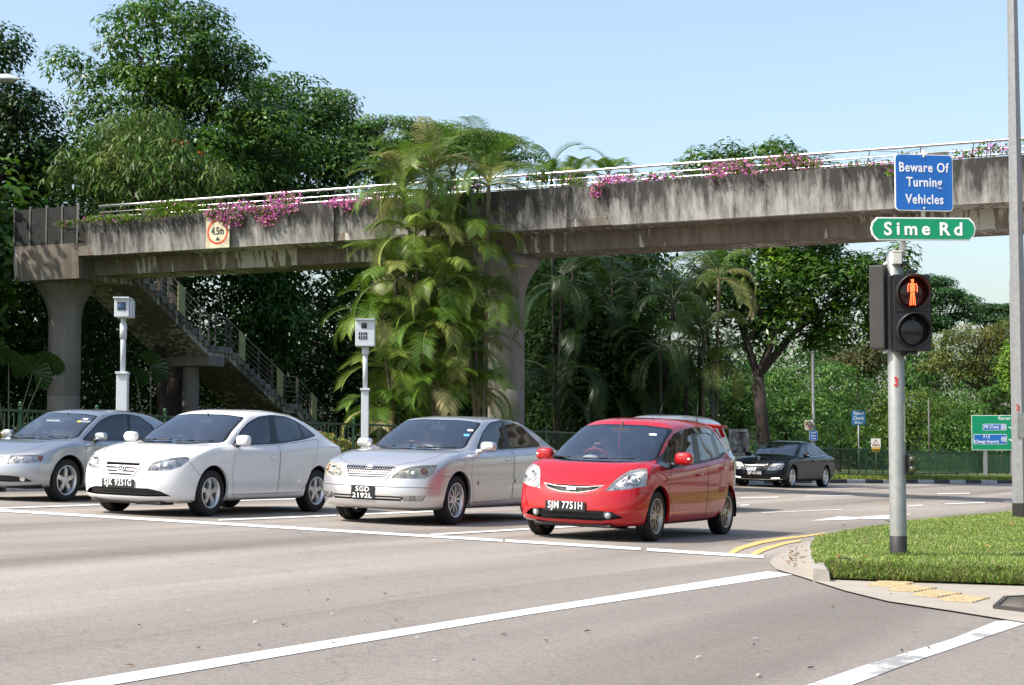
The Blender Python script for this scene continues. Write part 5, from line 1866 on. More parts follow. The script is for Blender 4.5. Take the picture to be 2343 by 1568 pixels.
# piers: round shaft flaring into the girder
def pier(px, dia, flare, base_drop=1.0):
    s_ = bs(px, w=1.83)
    P = BL + BE * s_ + BN * 1.83
    z0 = grd(P.x, P.y) - .1
    r = dia / 2
    prof = [(r, z0), (r, 2.6), (r - .006, 2.61), (r - .006, 2.635), (r, 2.645), (r, 4.9)]
    for k in range(1, 9):
        t = k / 8
        prof.append((r + flare * t ** 2.2, 4.9 + 1.12 * t))
    prof += [(r + flare, 6.24), (0, 6.24)]
    m = MB(); m.lathe(prof, 40, 'Z', (s_, 1.83, 0)); m.build('pier', M['pier'], bridge)
pier(146, 1.0, .42); pier(1158, 1.0, .42)
P3 = MB(); P3.lathe([(.5, -2), (.5, 4.9), (.92, 6.2), (0, 6.24)], 32, 'Z', (36, 1.83, 0)); P3.build('pier', M['pier'], bridge)

# stair behind the bridge
ST0 = Vector((-11.54, 53.5, 0)); STD = Vector((.35, .937, 0)).normalized(); STN = Vector((-STD.y, STD.x, 0))
stair = thing('bridge_stairs', 'concrete staircase with steel railing running down behind the footbridge', 'stairs', ST0, math.atan2(STD.y, STD.x))
KN = [(-.9, 6.75), (3.96, 4.45), (5.1, 4.45), (9.4, 2.62), (10.3, 2.62), (14.6, .55)]
M['stair_edge'] = concrete('stair concrete', (.36, .34, .31), (.08, .075, .07), 1, 0, 2)
sl = MB(); ed = MB(); WST = 2.1
for (t0, z0), (t1, z1) in zip(KN[:-1], KN[1:]):
    lo = .34
    sl.add([(t0, .06, z0 - lo), (t1, .06, z1 - lo), (t1, WST, z1 - lo), (t0, WST, z0 - lo), (t0, .06, z0 - .10), (t1, .06, z1 - .10), (t1, WST, z1 - .10), (t0, WST, z0 - .10)],
           [(0, 3, 2, 1), (4, 5, 6, 7), (0, 1, 5, 4), (2, 3, 7, 6), (0, 4, 7, 3), (1, 2, 6, 5)])
    if abs(z1 - z0) > .1:
        n = max(3, int(abs(z0 - z1) / .165)); dt = (t1 - t0) / n; dz = (z1 - z0) / n
        for k in range(n):
            ed.box((t0 + (k + .5) * dt, WST / 2, z0 + k * dz - .11), (dt * .999, WST, .22))
    else:
        ed.box(((t0 + t1) / 2, WST / 2, z0 - .1), (t1 - t0, WST, .2))
sl.build('stair_slab', M['girder'], stair); ed.build('steps', M['stair_edge'], stair)
rl = MB()
for dz in (1.0, .80, .62, .44, .26):
    for yy in (.05, WST - .05):
        rl.tube([(t, yy, z + dz) for t, z in KN], .022 if dz == 1.0 else .011, 6)
rl.build('stair_handrail', M['dull_steel'], stair)
def zst(t):
    return float(np.interp(t, [k[0] for k in KN], [k[1] for k in KN]))
for t in list(np.arange(-.6, 14.5, 1.0)) + [3.96, 5.1, 9.4, 10.3]:
    m = MB(); m.box((t, .05, zst(t) + .48), (.035, .05, 1.04)); m.build('stair_post', M['dark_steel'], stair)
M['olive_panel'] = plain('dull olive panel', (.30, .30, .14), .6)
for t in (2.1, 6.1, 8.9, 11.6):
    m = MB(); w = .42
    m.add([(t - w / 2, .0, zst(t - w / 2) + .05), (t + w / 2, .0, zst(t + w / 2) + .05), (t + w / 2, .0, zst(t + w / 2) + .98), (t - w / 2, .0, zst(t - w / 2) + .98),
           (t - w / 2, -.03, zst(t - w / 2) + .05), (t + w / 2, -.03, zst(t + w / 2) + .05), (t + w / 2, -.03, zst(t + w / 2) + .98), (t - w / 2, -.03, zst(t - w / 2) + .98)],
          [(0, 1, 2, 3), (4, 7, 6, 5), (0, 4, 5, 1), (3, 2, 6, 7), (1, 5, 6, 2), (0, 3, 7, 4)])
    m.build('rail_panel', M['olive_panel'], stair)
m = MB(); m.lathe([(.28, 0), (.28, 3.8)], 24, 'Z', (4.5, 1.05, 0)); m.box((4.5, 1.05, 3.94), (1.0, 2.0, .32)); m.build('stair_column', M['pier'], stair)
# ------------------------------------------------------------------ fences, poles, signs
def galvanised(name, base, fleck, scale=9):
    m, nt, b = new_mat(name)
    v = coords(nt)
    f = noise(nt, v, scale, 5, .7)
    f2 = noise(nt, v, scale * 9, 2, .6)
    c = ramp(nt, f, [(.35, tuple(x * .8 for x in base)), (.62, base)])
    k = ramp(nt, f2, [(.66, (0, 0, 0)), (.72, (1, 1, 1))])
    nt.links.new(mixc(nt, k, c, fleck), b.inputs['Base Color'])
    b.inputs['Roughness'].default_value = .5
    b.inputs['Metallic'].default_value = .35
    return m
M['galv'] = galvanised('mottled galvanised steel', (.30, .31, .30), (.52, .52, .48))
M['galv_fine'] = galvanised('grey galvanised steel', (.30, .305, .31), (.42, .42, .41), 14)
M['grey_paint'] = plain('pale grey paint', (.52, .56, .60), .45, vary=.08)
M['black_band'] = plain('black band paint', (.022, .020, .019), .6, vary=.3)
M['sign_blue'] = plain('blue sign face', (.012, .13, .46), .38, vary=.10, scale=3)
M['sign_blue_dull'] = plain('faded blue sign face', (.03, .17, .38), .45, vary=.10, scale=3)
M['sign_green'] = plain('green sign face', (.0, .25, .115), .35, vary=.08, scale=3)
M['sign_white'] = plain('white sign face', (.76, .77, .75), .45, vary=.06)
M['sign_cream'] = plain('weathered cream sign face', (.52, .48, .33), .6, vary=.4, scale=4)
M['sign_red'] = plain('faded red sign ring', (.50, .07, .03), .55, vary=.3, scale=7)
M['sign_dark'] = plain('black sign print', (.03, .04, .04), .5, vary=.4)
M['sign_back'] = plain('sign back metal', (.30, .30, .31), .45, .6)
M['sign_yellow'] = plain('yellow sign face', (.70, .43, .03), .5)
M['red_number'] = plain('red stencil paint', (.62, .03, .025), .55)
M['fence_green'] = plain('green fence paint', (.022, .085, .035), .45, vary=.15)
M['fence_dark'] = plain('dark green fence paint', (.018, .055, .028), .5, vary=.2)
M['signal_black'] = plain('signal housing black', (.012, .012, .013), .42, vary=.2)
M['signal_grey'] = plain('dusty signal side', (.028, .026, .025), .6, vary=.25, scale=5)
M['signal_lens'] = plain('dark signal lens', (.012, .012, .014), .12)
M['led_red'] = emit('lit red lamp dots', (1.0, .11, .03), 10.0)
M['led_glow'] = plain('red tinted lens', (.035, .003, .003), .12)
M['led_dead'] = plain('unlit lamp dots', (.16, .17, .17), .35)
M['box_cream'] = plain('cream junction box', (.55, .54, .48), .5)
M['window_dark'] = plain('camera window', (.02, .03, .045), .08)
M['tactile'] = plain('yellow tactile paint', (.44, .35, .20), .75, vary=.25, scale=14)
M['rust'] = plain('rusty iron', (.045, .038, .036), .75, vary=.4)

def picket_fence(name, label, pts, h, mat, mat_post, gap=.115, post_every=2.0, base=.15, group=None, knob=True, bar_r=.009):
    P = [Vector((x, y, 0)) for x, y in pts]
    r = thing(name, label, 'fence', (P[0].x, P[0].y, grd(P[0].x, P[0].y)), 0, group)
    O = r.location
    line_p = smooth_line(pts, 12)
    L = [0]
    for a, b in zip(line_p[:-1], line_p[1:]):
        L.append(L[-1] + (b - a).length)
    def pos(d):
        i = min(max(np.searchsorted(L, d) - 1, 0), len(L) - 2)
        t = (d - L[i]) / max(L[i + 1] - L[i], 1e-6)
        p = line_p[i].lerp(line_p[i + 1], t)
        return Vector((p.x, p.y, grd(p.x, p.y) + base)) - O
    bars_ = MB(); rail = MB()
    d = 0
    while d < L[-1]:
        p = pos(d)
        bars_.box(p + Vector((0, 0, h * .5 + .04)), (bar_r * 2, bar_r * 2, h - .10))
        d += gap
    n = int(L[-1] / .8)
    for z in (.10, h - .02):
        pp = [pos(L[-1] * i / n) + Vector((0, 0, z)) for i in range(n + 1)]
        for a, b in zip(pp[:-1], pp[1:]):
            rail.bar(a, b, .05, .05)
    bars_.build('pickets', mat, r); rail.build('rail', mat, r)
    d = .02
    while d < L[-1]:
        p = pos(d)
        m = MB(); m.box(p + Vector((0, 0, h / 2 + .0)), (.055, .055, h + .10))
        if knob:
            m.box(p + Vector((0, 0, h + .085)), (.08, .08, .02)); m.ball(p + Vector((0, 0, h + .12)), .04, 6)
        m.build('post', mat_post, r)
        d += post_every
    return r
picket_fence('railing', 'dark green picket railing along the kerb in front of the hedge and palms', [(-13, 28.5), (-9.2, 34.2), (-4.95, 40.6), (-1.7, 42.9), (.95, 45.2), (3.6, 50.6), (7.3, 58.2)], 1.30, M['fence_dark'], M['fence_green'])
picket_fence('green_fence', 'long green picket fence along the far verge behind the road signs', [(8.6, 60.4), (12.2, 67), (17.5, 76), (24, 88), (32, 102), (42, 118)], 1.15, M['fence_dark'], M['fence_green'], .12, 2.1)

def frame_at(o, P, yaw=0.0):
    o.location = P; o.rotation_euler = (0, 0, yaw)
def plate_mb(w, h, t=.012, r=.05, n=5):
    """rounded plate in XZ, front at y=-t/2"""
    P = []
    for cx, cz, a0 in ((w / 2 - r, h / 2 - r, 0), (-w / 2 + r, h / 2 - r, 90), (-w / 2 + r, -h / 2 + r, 180), (w / 2 - r, -h / 2 + r, 270)):
        for k in range(n + 1):
            a = R(a0 + 90 * k / n); P.append((cx + r * math.cos(a), cz + r * math.sin(a)))
    return P
def sign_plate(parent, c, w, h, face, border=None, rr=.05, bw=.02, name='sign_panel'):
    """panel with a back, a border and a face; returns the panel"""
    b = MB(); b.prism(plate_mb(w, h, 0, rr), -.004, .012)
    T = Matrix.Translation(c)
    o = put_mesh(name, b.mesh(name), border or M['sign_white'], T, parent)
    f = MB(); f.prism(plate_mb(w - 2 * bw, h - 2 * bw, 0, max(rr - bw * .7, .004)), -.007, -.0038)
    put_mesh('sign_face', f.mesh('sign_face'), face, T, o)
    k = MB(); k.prism(plate_mb(w - .01, h - .01, 0, rr), .0125, .016); put_mesh('sign_back', k.mesh('sign_back'), M['sign_back'], T, o)
    return o
def letters(parent, s, c, size, mat, bold=.0, xs=1.0, sp=1.0, align='CENTER', d=.003):
    me = text_mesh(s, size, d, bold, sp, align, xs)
    return put_mesh('lettering', me, mat, Matrix.Translation(Vector(c)), parent)

# --- pedestrian signal post in the grass
PB = gp(2056, 1271, VUP)
ps = thing('traffic_light', 'pedestrian signal post with red standing man lit, rising from the grass corner', 'traffic light', PB, 0)
sc_ = PB.y / FPX                       # metres for one photo pixel there
def lp(px, py, dy=0.0):                # a point at the post's distance, in the post's own space
    return at(px, py, PB.y + dy) - PB
PR = 19.0 * sc_
zt = lp(2056, 578).z
m = MB(); m.lathe([(PR * 1.02, -.05), (PR, .02), (PR * .98, zt)], 36); m.lathe([(PR * .98, zt), (PR * .9, zt + .01), (0, zt + .012)], 36)
m.build('post', M['galv'], ps)
zb = lp(2056, 1226).z
m = MB(); m.lathe([(PR * 1.035, -.05), (PR * 1.025, zb), (PR, zb + .002)], 36); m.build('black_base', M['black_band'], ps)
HC = lp(2085, 716, -.17); hw, hh = 84 * sc_, 174 * sc_
hd = thing_part = None
m = MB(); m.box(HC + Vector((0, .05, 0)), (hw, .20, hh), None, .012)
for z in (hh * .252, -hh * .252):
    m.box(HC + Vector((0, -.052, z)), (hw * .985, .012, hh * .485), None, .004)
head = m.build('signal_head', M['signal_black'], ps)
for i, z in enumerate((hh * .262, -hh * .232)):
    c = HC + Vector((-.005, -.06, z)); r = 37 * sc_
    v = MB()                           # hood: a cylinder cut away below
    n = 40
    V, F = [], []
    for k in range(n + 1):
        a = R(-90) + 2 * math.pi * k / n
        ln = .030 + .155 * max(0.0, (math.sin(a) + 1) / 2) ** .75
        for (rr, yy) in ((r * 1.04, 0), (r * 1.04, -ln), (r * .985, -ln), (r * .985, 0)):
            V.append(c + Vector((rr * math.cos(a), yy, rr * math.sin(a))))
    for k in range(n):
        for j in range(3):
            F.append((4 * k + j, 4 * k + 4 + j, 4 * k + 5 + j, 4 * k + 1 + j))
    v.add(V, F, True); v.build('hood', M['signal_black'], head)
    l = MB(); l.lathe([(r * .97, 0), (r * .9, -.012), (r * .6, -.022), (0, -.027)], 32, 'Y', c); l.build('lens', M['led_glow'] if i == 0 else M['signal_lens'], head)
    # the man, drawn in small round lamps
    s_ = r * 1.74
    if i == 0:
        fig = []
        seg = [((.13, .30), (.165, .20)), ((.165, .20), (.165, .02)), ((.045, .03), (.075, -.20)), ((.075, -.20), (.095, -.45)), ((.02, -.02), (.035, -.44)), ((.04, .31), (.04, .05)), ((.075, .30), (.075, .05)), ((.0, .31), (.0, .05))]
        for (p, q_) in seg:
            n_ = max(2, int(math.hypot(p[0] - q_[0], p[1] - q_[1]) / .034))
            for i_ in range(n_ + 1):
                u_ = (p[0] + (q_[0] - p[0]) * i_ / n_, p[1] + (q_[1] - p[1]) * i_ / n_); fig += [u_, (-u_[0], u_[1])]
        fig += [(a_, .41 + b_) for a_ in (-.035, 0, .035) for b_ in (-.035, 0, .035)] + [(0, .36)]
    else:
        fig = [(.035 * math.cos(a) - .0, .41 + .035 * math.sin(a)) for a in np.linspace(0, 2 * math.pi, 7)[:-1]]
        fig += [(-.03 + .02 * k, .33 - .055 * k * .2) for k in range(4)]
        for k in range(8):
            t = k / 7
            fig += [(-.03 - .20 * t, .30 - .16 * t - .06 * t * t), (.02 + .30 * t, .28 - .17 * t), (.0 - .24 * t, .02 - .46 * t), (.0 + .22 * t, .02 - .42 * t), (-.06 + .02 * t, .30 - .28 * t), (.05 - .03 * t, .30 - .28 * t), (-.0, .30 - .28 * t)]
    q = MB()
    for (a, b) in fig:
        q.ball(c + Vector((a * s_, -.030, b * s_)), s_ * (.0100 if i == 0 else .012), 4)
    q.build('standing_man' if i == 0 else 'walking_man', M['led_red'] if i == 0 else M['led_dead'], head)
for (x_, y_, d_, sz_) in ((2085, 622, -.1, (.10, .14, .03)), (2085, 808, -.1, (.10, .14, .03)), (2067, 604, -.05, (.045, .12, .05)), (2067, 810, -.05, (.045, .12, .05))):
    m = MB(); m.box(lp(x_, y_, d_), sz_, None, .008); m.build('bracket', M['signal_black'], ps)
# the second head, turned away to the left
SC2 = lp(2013, 704, .02)
m = MB()
rot = Matrix.Rotation(R(62), 3, 'Z')
m.box(SC2, (.23, .155, 192 * sc_), rot, .014)
h2 = m.build('side_signal_head', M['signal_grey'], ps)
m = MB(); m.tube([lp(2022, 607, 0), lp(2030, 601, 0), lp(2044, 602, 0), lp(2050, 606, 0)], .018, 8); m.build('bracket_arm', M['grey_paint'], ps)
m = MB(); m.tube([lp(2020, 806), lp(2046, 800)], .018, 8); m.build('bracket_arm', M['grey_paint'], ps)
m = MB(); m.box(lp(2051, 590, -.09), (21 * sc_, .10, 30 * sc_), None, .008); m.box(lp(2051, 576, -.09), (23 * sc_, .11, 4 * sc_), None, .003); m.build('junction_box', M['box_cream'], ps)
letters(ps, '3', lp(2050, 873, -PR * .985 - .004), .125, M['red_number'], .004, .78)
m = MB(); V = []
for z in (lp(0, 1011).z, lp(0, 924).z):
    for a in np.linspace(R(-52), R(-18), 5):
        V.append(Vector((PR * 1.012 * math.cos(a), PR * 1.012 * math.sin(a), z)))
m.add(V, [(k, k + 1, k + 6, k + 5) for k in range(4)]); m.build('faded_notice', M['sign_cream'], ps)
m = MB(); m.box(lp(2081, 1063, -.02), (.055, .13, .215), None, .024); bb = m.build('push_button_box', M['signal_black'], ps)
m = MB(); q = lp(2087, 1063, -.055)
for z in (.05, -.05):
    m.lathe([(.036, .0), (.032, -.014), (0, -.018)], 20, 'Y', q + Vector((0, -.028, z)))
m.build('push_button', plain('green brown button', (.045, .05, .02), .3), bb)
# name board and warning board, both on a thinner pipe on top
m = MB(); m.tube([lp(2063, 585), lp(2066, 548)], .034, 12); m.tube([lp(2112, 500), lp(2114, 345)], .022, 10); m.build('sign_pipe', M['box_cream'], ps)
nb = thing('street_name_sign', 'green street name board reading Sime Rd with a white rim', 'street sign', PB + lp(2112, 524, -.06), R(3))
w, h = 244 * sc_, 53 * sc_
def board(k, y0, y1):
    a, b = w / 2 - k, h / 2 - k
    return [(-a, 0), (-a + .015, b * .55), (-a + .062, b), (a - .062, b), (a - .015, b * .55), (a, 0), (a - .015, -b * .55), (a - .062, -b), (-a + .062, -b), (-a + .015, -b * .55)]
m = MB(); m.prism(board(0, 0, 0), -.008, .014); o = m.build('board', M['sign_white'], nb)
m = MB(); m.prism(board(.014, 0, 0), -.012, -.0075); m.build('sign_face', M['sign_green'], o)
for t, x in (('S', -.363), ('i', -.258), ('m', -.128), ('e', .026), ('R', .224), ('d', .357)):
    letters(nb, t, (x, -.0145, {'S': 0, 'i': 0.0, 'R': 0, 'd': 0}.get(t, -.018)), .185, M['plate_white'], .0045, 1.0)
wbd = thing('warning_sign', 'blue rounded board reading Beware Of Turning Vehicles', 'sign', PB + lp(2114, 418, -.05), R(9))
ww, wh = 140 * sc_, 131 * sc_
o = sign_plate(wbd, Vector((0, 0, 0)), ww, wh, M['sign_blue'], M['sign_white'], .045, .009)
for t, z, x in (('Beware Of', .155, 0.0), ('Turning', -.01, .0), ('Vehicles', -.17, -.0)):
    letters(wbd, t, (x, -.0085, z), .135, M['plate_white'], .0025, .80, 1.12)
m = MB()
for z in (wh / 2 - .025, -wh / 2 + .025):
    m.lathe([(.012, -.006), (.012, -.014), (0, -.016)], 10, 'Y', (0, 0, z))
m.build('bolt', M['steel'], wbd)

# --- tall lamp post at the right edge of the grass
LB = gp(2337, 1186, VUP)
lpost = thing('lamp_post', 'tall grey steel lamp post with a black foot and red number 2', 'lamp post', LB, 0)
s2 = LB.y / FPX
def octa(mb, z0, z1, r0, r1, n=8, cx=0):
    V = []
    for z, r in ((z0, r0), (z1, r1)):
        for k in range(n):
            a = 2 * math.pi * (k + .5) / n + .35
            V.append((cx + r * math.cos(a), r * math.sin(a), z))
    mb.add(V, [(k, (k + 1) % n, n + (k + 1) % n, n + k) for k in range(n)] + [tuple(range(n))[::-1], tuple(range(n, 2 * n))])
m = MB(); octa(m, .28 - .30, 4.05, .145, .135); octa(m, 4.05, 9.5, .124, .085); m.tube([(0, 0, 9.4), (.3, -.1, 9.7), (1.6, -.5, 9.9)], .04, 10)
m.build('mast', M['galv_fine'], lpost)
m = MB(); octa(m, -.05, .26, .152, .150); m.build('black_base', M['black_band'], lpost)
m = MB(); m.ball((1.9, -.6, 9.9), (.42, .18, .10), 10); m.build('lamp_head', M['grey_paint'], lpost)
dz = lambda y: (1186 - y) * s2
m = MB(); m.box((-.02, -.137, dz(975)), (.13, .012, .42), None, .004); m.build('access_door', M['galv'], lpost)
letters(lpost, '2', (-.070, -.139, dz(934)), .15, M['red_number'], .004, .75)

# --- speed cameras
def speed_camera(px, py_top, Y, label, kind):
    P = at(px, 1000, Y); P.z = grd(P.x, P.y) + .14
    r = thing('speed_camera', label, 'speed camera', P, R(2), 'speed cameras by the railing')
    k = Y / FPX
    H = at(px, py_top, Y).z - P.z
    zz = lambda y: at(px, y, Y).z - P.z
    if kind == 0:
        z1, bw, bh, bd = zz(856), 25 * k, 42 * k, .42
        m = MB(); m.box((0, 0, z1 / 2), (bw, .20, z1), None, .015); m.box((0, -.02, z1 + .02), (bw + .03, .25, .05), None, .01); m.build('cabinet', M['grey_paint'], r)
        m = MB(); m.tube([(0, 0, z1), (0, 0, zz(728))], 6.2 * k, 16); m.tube([(0, 0, zz(775)), (0, 0, zz(740))], 8 * k, 16); m.build('pole', M['grey_paint'], r)
        c = Vector((0, 0, zz(706)))
        m = MB(); m.box(c, (bw * 1.35, bd, bh), None, .015); b = m.build('camera_box', M['grey_paint'], r)
        m = MB(); m.box(c + Vector((0, -.03, bh / 2 + .012)), (bw * 1.45, bd + .10, .03), None, .008); m.build('hood', M['grey_paint'], b)
        m = MB(); m.box(c + Vector((.0, -bd / 2 - .004, .03)), (bw * .78, .012, bh * .44), None, .004); w_ = m.build('camera_window', M['window_dark'], b)
        m = MB(); m.lathe([(.07, -.002), (.06, -.012), (0, -.014)], 20, 'Y', c + Vector((0, -bd / 2 - .008, .03))); m.build('lens', plain('blue lens', (.05, .09, .2), .05), w_)
        m = MB(); m.box(c + Vector((bw * .78, .02, -.01)), (.03, bd * .9, bh * .95), None, .005); m.build('side_flap', M['grey_paint'], b)
    else:
        z1, bw, bh, bd = zz(893), 17 * k, 60 * k, .46
        m = MB(); m.box((0, 0, z1 / 2), (bw, .19, z1), None, .015); m.box((0, -.02, z1 + .02), (bw + .05, .25, .05), None, .01); m.build('cabinet', M['grey_paint'], r)
        m = MB(); m.tube([(0, 0, z1), (0, 0, zz(792))], 5.6 * k, 16); m.tube([(0, 0, zz(812)), (0, 0, zz(792))], 8 * k, 16); m.build('pole', M['grey_paint'], r)
        c = Vector((0, 0, zz(763)))
        m = MB(); m.box(c, (44 * k, bd, bh), None, .012); b = m.build('camera_box', M['grey_paint'], r)
        m = MB(); m.box(c + Vector((0, -.03, bh / 2 + .008)), (46 * k, bd + .10, .025), None, .006); m.build('hood', M['grey_paint'], b)
        m = MB(); m.box(c + Vector((-.02, -bd / 2 - .003, .17)), (.13, .012, .13), None, .004); m.box(c + Vector((-.05, -bd / 2 - .003, -.07)), (.20, .012, .17), None, .004); w_ = m.build('camera_window', M['window_dark'], b)
        m = MB()
        for a in (-.05, 0.0, .05):
            m.box(c + Vector((-.05 + a, -bd / 2 - .012, -.07)), (.01, .008, .17))
        m.box(c + Vector((-.05, -bd / 2 - .012, -.07)), (.20, .008, .01)); m.build('window_grille', M['grey_paint'], w_)
        m = MB(); m.lathe([(.04, 0), (.035, -.012), (0, -.014)], 16, 'Y', c + Vector((-.02, -bd / 2 - .008, .17))); m.build('lens', M['signal_lens'], w_)
speed_camera(279, 684, 33.2, 'pale grey speed camera behind the blue-grey car, with one square window', 0)
speed_camera(835, 733, 40.6, 'pale grey speed camera beside the palms, with a round lens over a barred window', 1)

# --- height limit sign hung on the parapet
s_ = bs(496)
hs = thing('height_limit_sign', 'weathered square 4.5m height limit sign with red ring on the bridge face', 'sign', BL + BE * s_ + Vector((0, 0, 7.20)) - BN * .03, BROT)
kk = (BL + BE * s_).y / FPX / abs(BE.x)
w, h = 58 * kk, 72 * kk
hp = thing_part = bpy.data.objects.new('mount', None)
bpy.data.objects.remove(hp)
o = sign_plate(hs, Vector((0, 0, 0)), w, h, M['sign_cream'], M['sign_cream'], .03, .01)
m = MB(); n = 40; V, F = [], []
for k in range(n):
    a = 2 * math.pi * k / n
    for rr in (w * .455, w * .375):
        V.append((rr * math.cos(a), -.011, -.03 + rr * math.sin(a)))
m.add(V, [(2 * k, 2 * k + 1, (2 * k + 3) % (2 * n), (2 * k + 2) % (2 * n)) for k in range(n)]); m.build('red_ring', M['sign_red'], o)
letters(o, '4.5m', (0, -.012, .0), .30, M['sign_dark'], .010, .72)
m = MB(); m.prism([(-.08, -.27), (.08, -.27), (0, -.16)], -.013, -.009); m.build('arrow_mark', M['sign_dark'], o)
m = MB(); m.bar((-.2, .02, .2), (-.2, .25, .2), .03); m.bar((.2, .02, .2), (.2, .25, .2), .03); m.build('bracket_pair', M['dark_steel'], hs)

# --- signs along the far verge
def post_sign(px, base_y, label, cat='sign', name='road_sign', Y=None, up=.16):
    P = gp(px, base_y, up)
    r = thing(name, label, cat, P, 0)
    return r, P, P.y / FPX
r, P, k = post_sign(1966, 1088.5, 'largest blue Speed Check Area sign, on its own thin post by the green fence')
Z = lambda y: at(1966, y, P.y).z - P.z
m = MB(); m.tube([(0, .03, -.1), (0, .03, Z(945))], .035, 10); m.build('post', M['galv_fine'], r)
o = sign_plate(r, Vector((.0, 0, Z(955.5))), 31 * k, 33 * k, M['sign_blue_dull'], M['sign_blue_dull'], .02, .008)
for t, y in (('Speed', 946), ('Check', 956.5), ('Area', 966.5)):
    letters(o, t, (0, -.0085, Z(y)), .195, M['plate_white'], .003, .82, 1.1)
r, P, k = post_sign(2005, 1086.5, 'small red triangle sign over yellow plates on a short post')
Z = lambda y: at(2005, y, P.y).z - P.z
m = MB(); m.tube([(0, .03, -.1), (0, .03, Z(1010))], .028, 10); m.build('post', M['galv_fine'], r)
o = sign_plate(r, Vector((0, 0, Z(1013.5))), 22 * k, 20 * k, M['sign_white'], M['sign_white'], .02, .006)
m = MB(); T_ = [(-8 * k, -6 * k), (8 * k, -6 * k), (0, 7.5 * k)]
for a, b in zip(T_, T_[1:] + T_[:1]):
    m.bar((a[0], -.010, Z(1013.5) + a[1]), (b[0], -.010, Z(1013.5) + b[1]), .006, 1.3 * k)
m.build('red_triangle', M['sign_red'], o); letters(o, 'ERP', (0, -.009, Z(1017)), .07, M['sign_dark'], .002)
for y in (1026, 1031.5):
    sign_plate(r, Vector((0, 0, Z(y))), 20 * k, 4.4 * k, M['sign_yellow'], M['sign_yellow'], .008, .004, 'yellow_plate')
r, P, k = post_sign(2127.5, 1087, 'bare thin brown post without a sign, in front of the green fence', 'post', 'bare_post')
Z = lambda y: at(2127, y, P.y).z - P.z
m = MB(); m.tube([(0, .03, -.1), (0, .03, Z(914))], .04, 10); m.tube([(0, .03, Z(914)), (0, .03, Z(914) + .03)], .05, 10); m.build('post', plain('brown weathered post', (.10, .10, .085), .7), r)
# lamp post half hidden by the leaning tree, with two small signs strapped to it
LPX = 1862.5
P = gp(LPX, 1082, .16); P.y += .0
r = thing('street_lamp', 'slim grey street lamp post behind the leaning tree, carrying two small signs', 'lamp post', P, 0)
k = P.y / FPX
Z = lambda y: at(LPX, y, P.y).z - P.z
m = MB(); m.tube([(0, 0, -.1), (0, 0, Z(1035)), (0, 0, Z(1033)), (0, 0, 7.6), (-.35, -.3, 8.3), (-1.4, -1.1, 8.6)], [.11, .11, .075, .06, .05, .04], 12); m.build('mast', M['galv_fine'], r)
m = MB(); m.ball((-1.7, -1.3, 8.6), (.4, .2, .1), 9); m.build('lamp_head', M['grey_paint'], r)
r = thing('road_sign', 'square white no walking sign with red ring, on the slim lamp post', 'sign', at(1851, 972.5, P.y - .16), 0)
o = sign_plate(r, Vector((0, 0, 0)), 19 * k, 22.5 * k, M['sign_white'], M['sign_white'], .02, .006)
m = MB(); rr = 7.8 * k
m.tube([(rr * math.cos(t), -.010, .0 + rr * math.sin(t)) for t in np.linspace(0, 2 * math.pi, 25)], .020, 6, False); m.bar((-rr * .7, -.011, rr * .7), (rr * .7, -.011, -rr * .7), .008, .04); m.build('red_ring', M['sign_red'], o)
m = MB(); m.ball((0, -.009, rr * .62), (.022, .004, .022), 5); m.bar((0, -.009, rr * .45), (0, -.009, -rr * .05), .006, .05); m.bar((0, -.009, -rr * .05), (.05, -.009, -rr * .6), .006, .025); m.bar((0, -.009, -rr * .05), (-.05, -.009, -rr * .6), .006, .025); m.build('walking_figure', M['sign_dark'], o)
m = MB(); m.bar((-.02, .02, .1), (.2, .16, .1), .03); m.build('strap', M['dark_steel'], r)
r = thing('road_sign', 'smallest blue Speed Check Area sign, strapped low on the slim lamp post', 'sign', at(1861.5, 996.5, P.y - .14), 0)
o = sign_plate(r, Vector((0, 0, 0)), 19 * k, 22.5 * k, M['sign_blue'], M['sign_white'], .02, .012)
for t, z in (('Speed', 6.4), ('Check', 0), ('Area', -6.4)):
    letters(o, t, (0, -.0085, z * k), .115, M['plate_white'], .002, .80, 1.1)
m = MB(); m.bar((0, .02, .1), (0, .14, .1), .03); m.build('strap', M['dark_steel'], r)

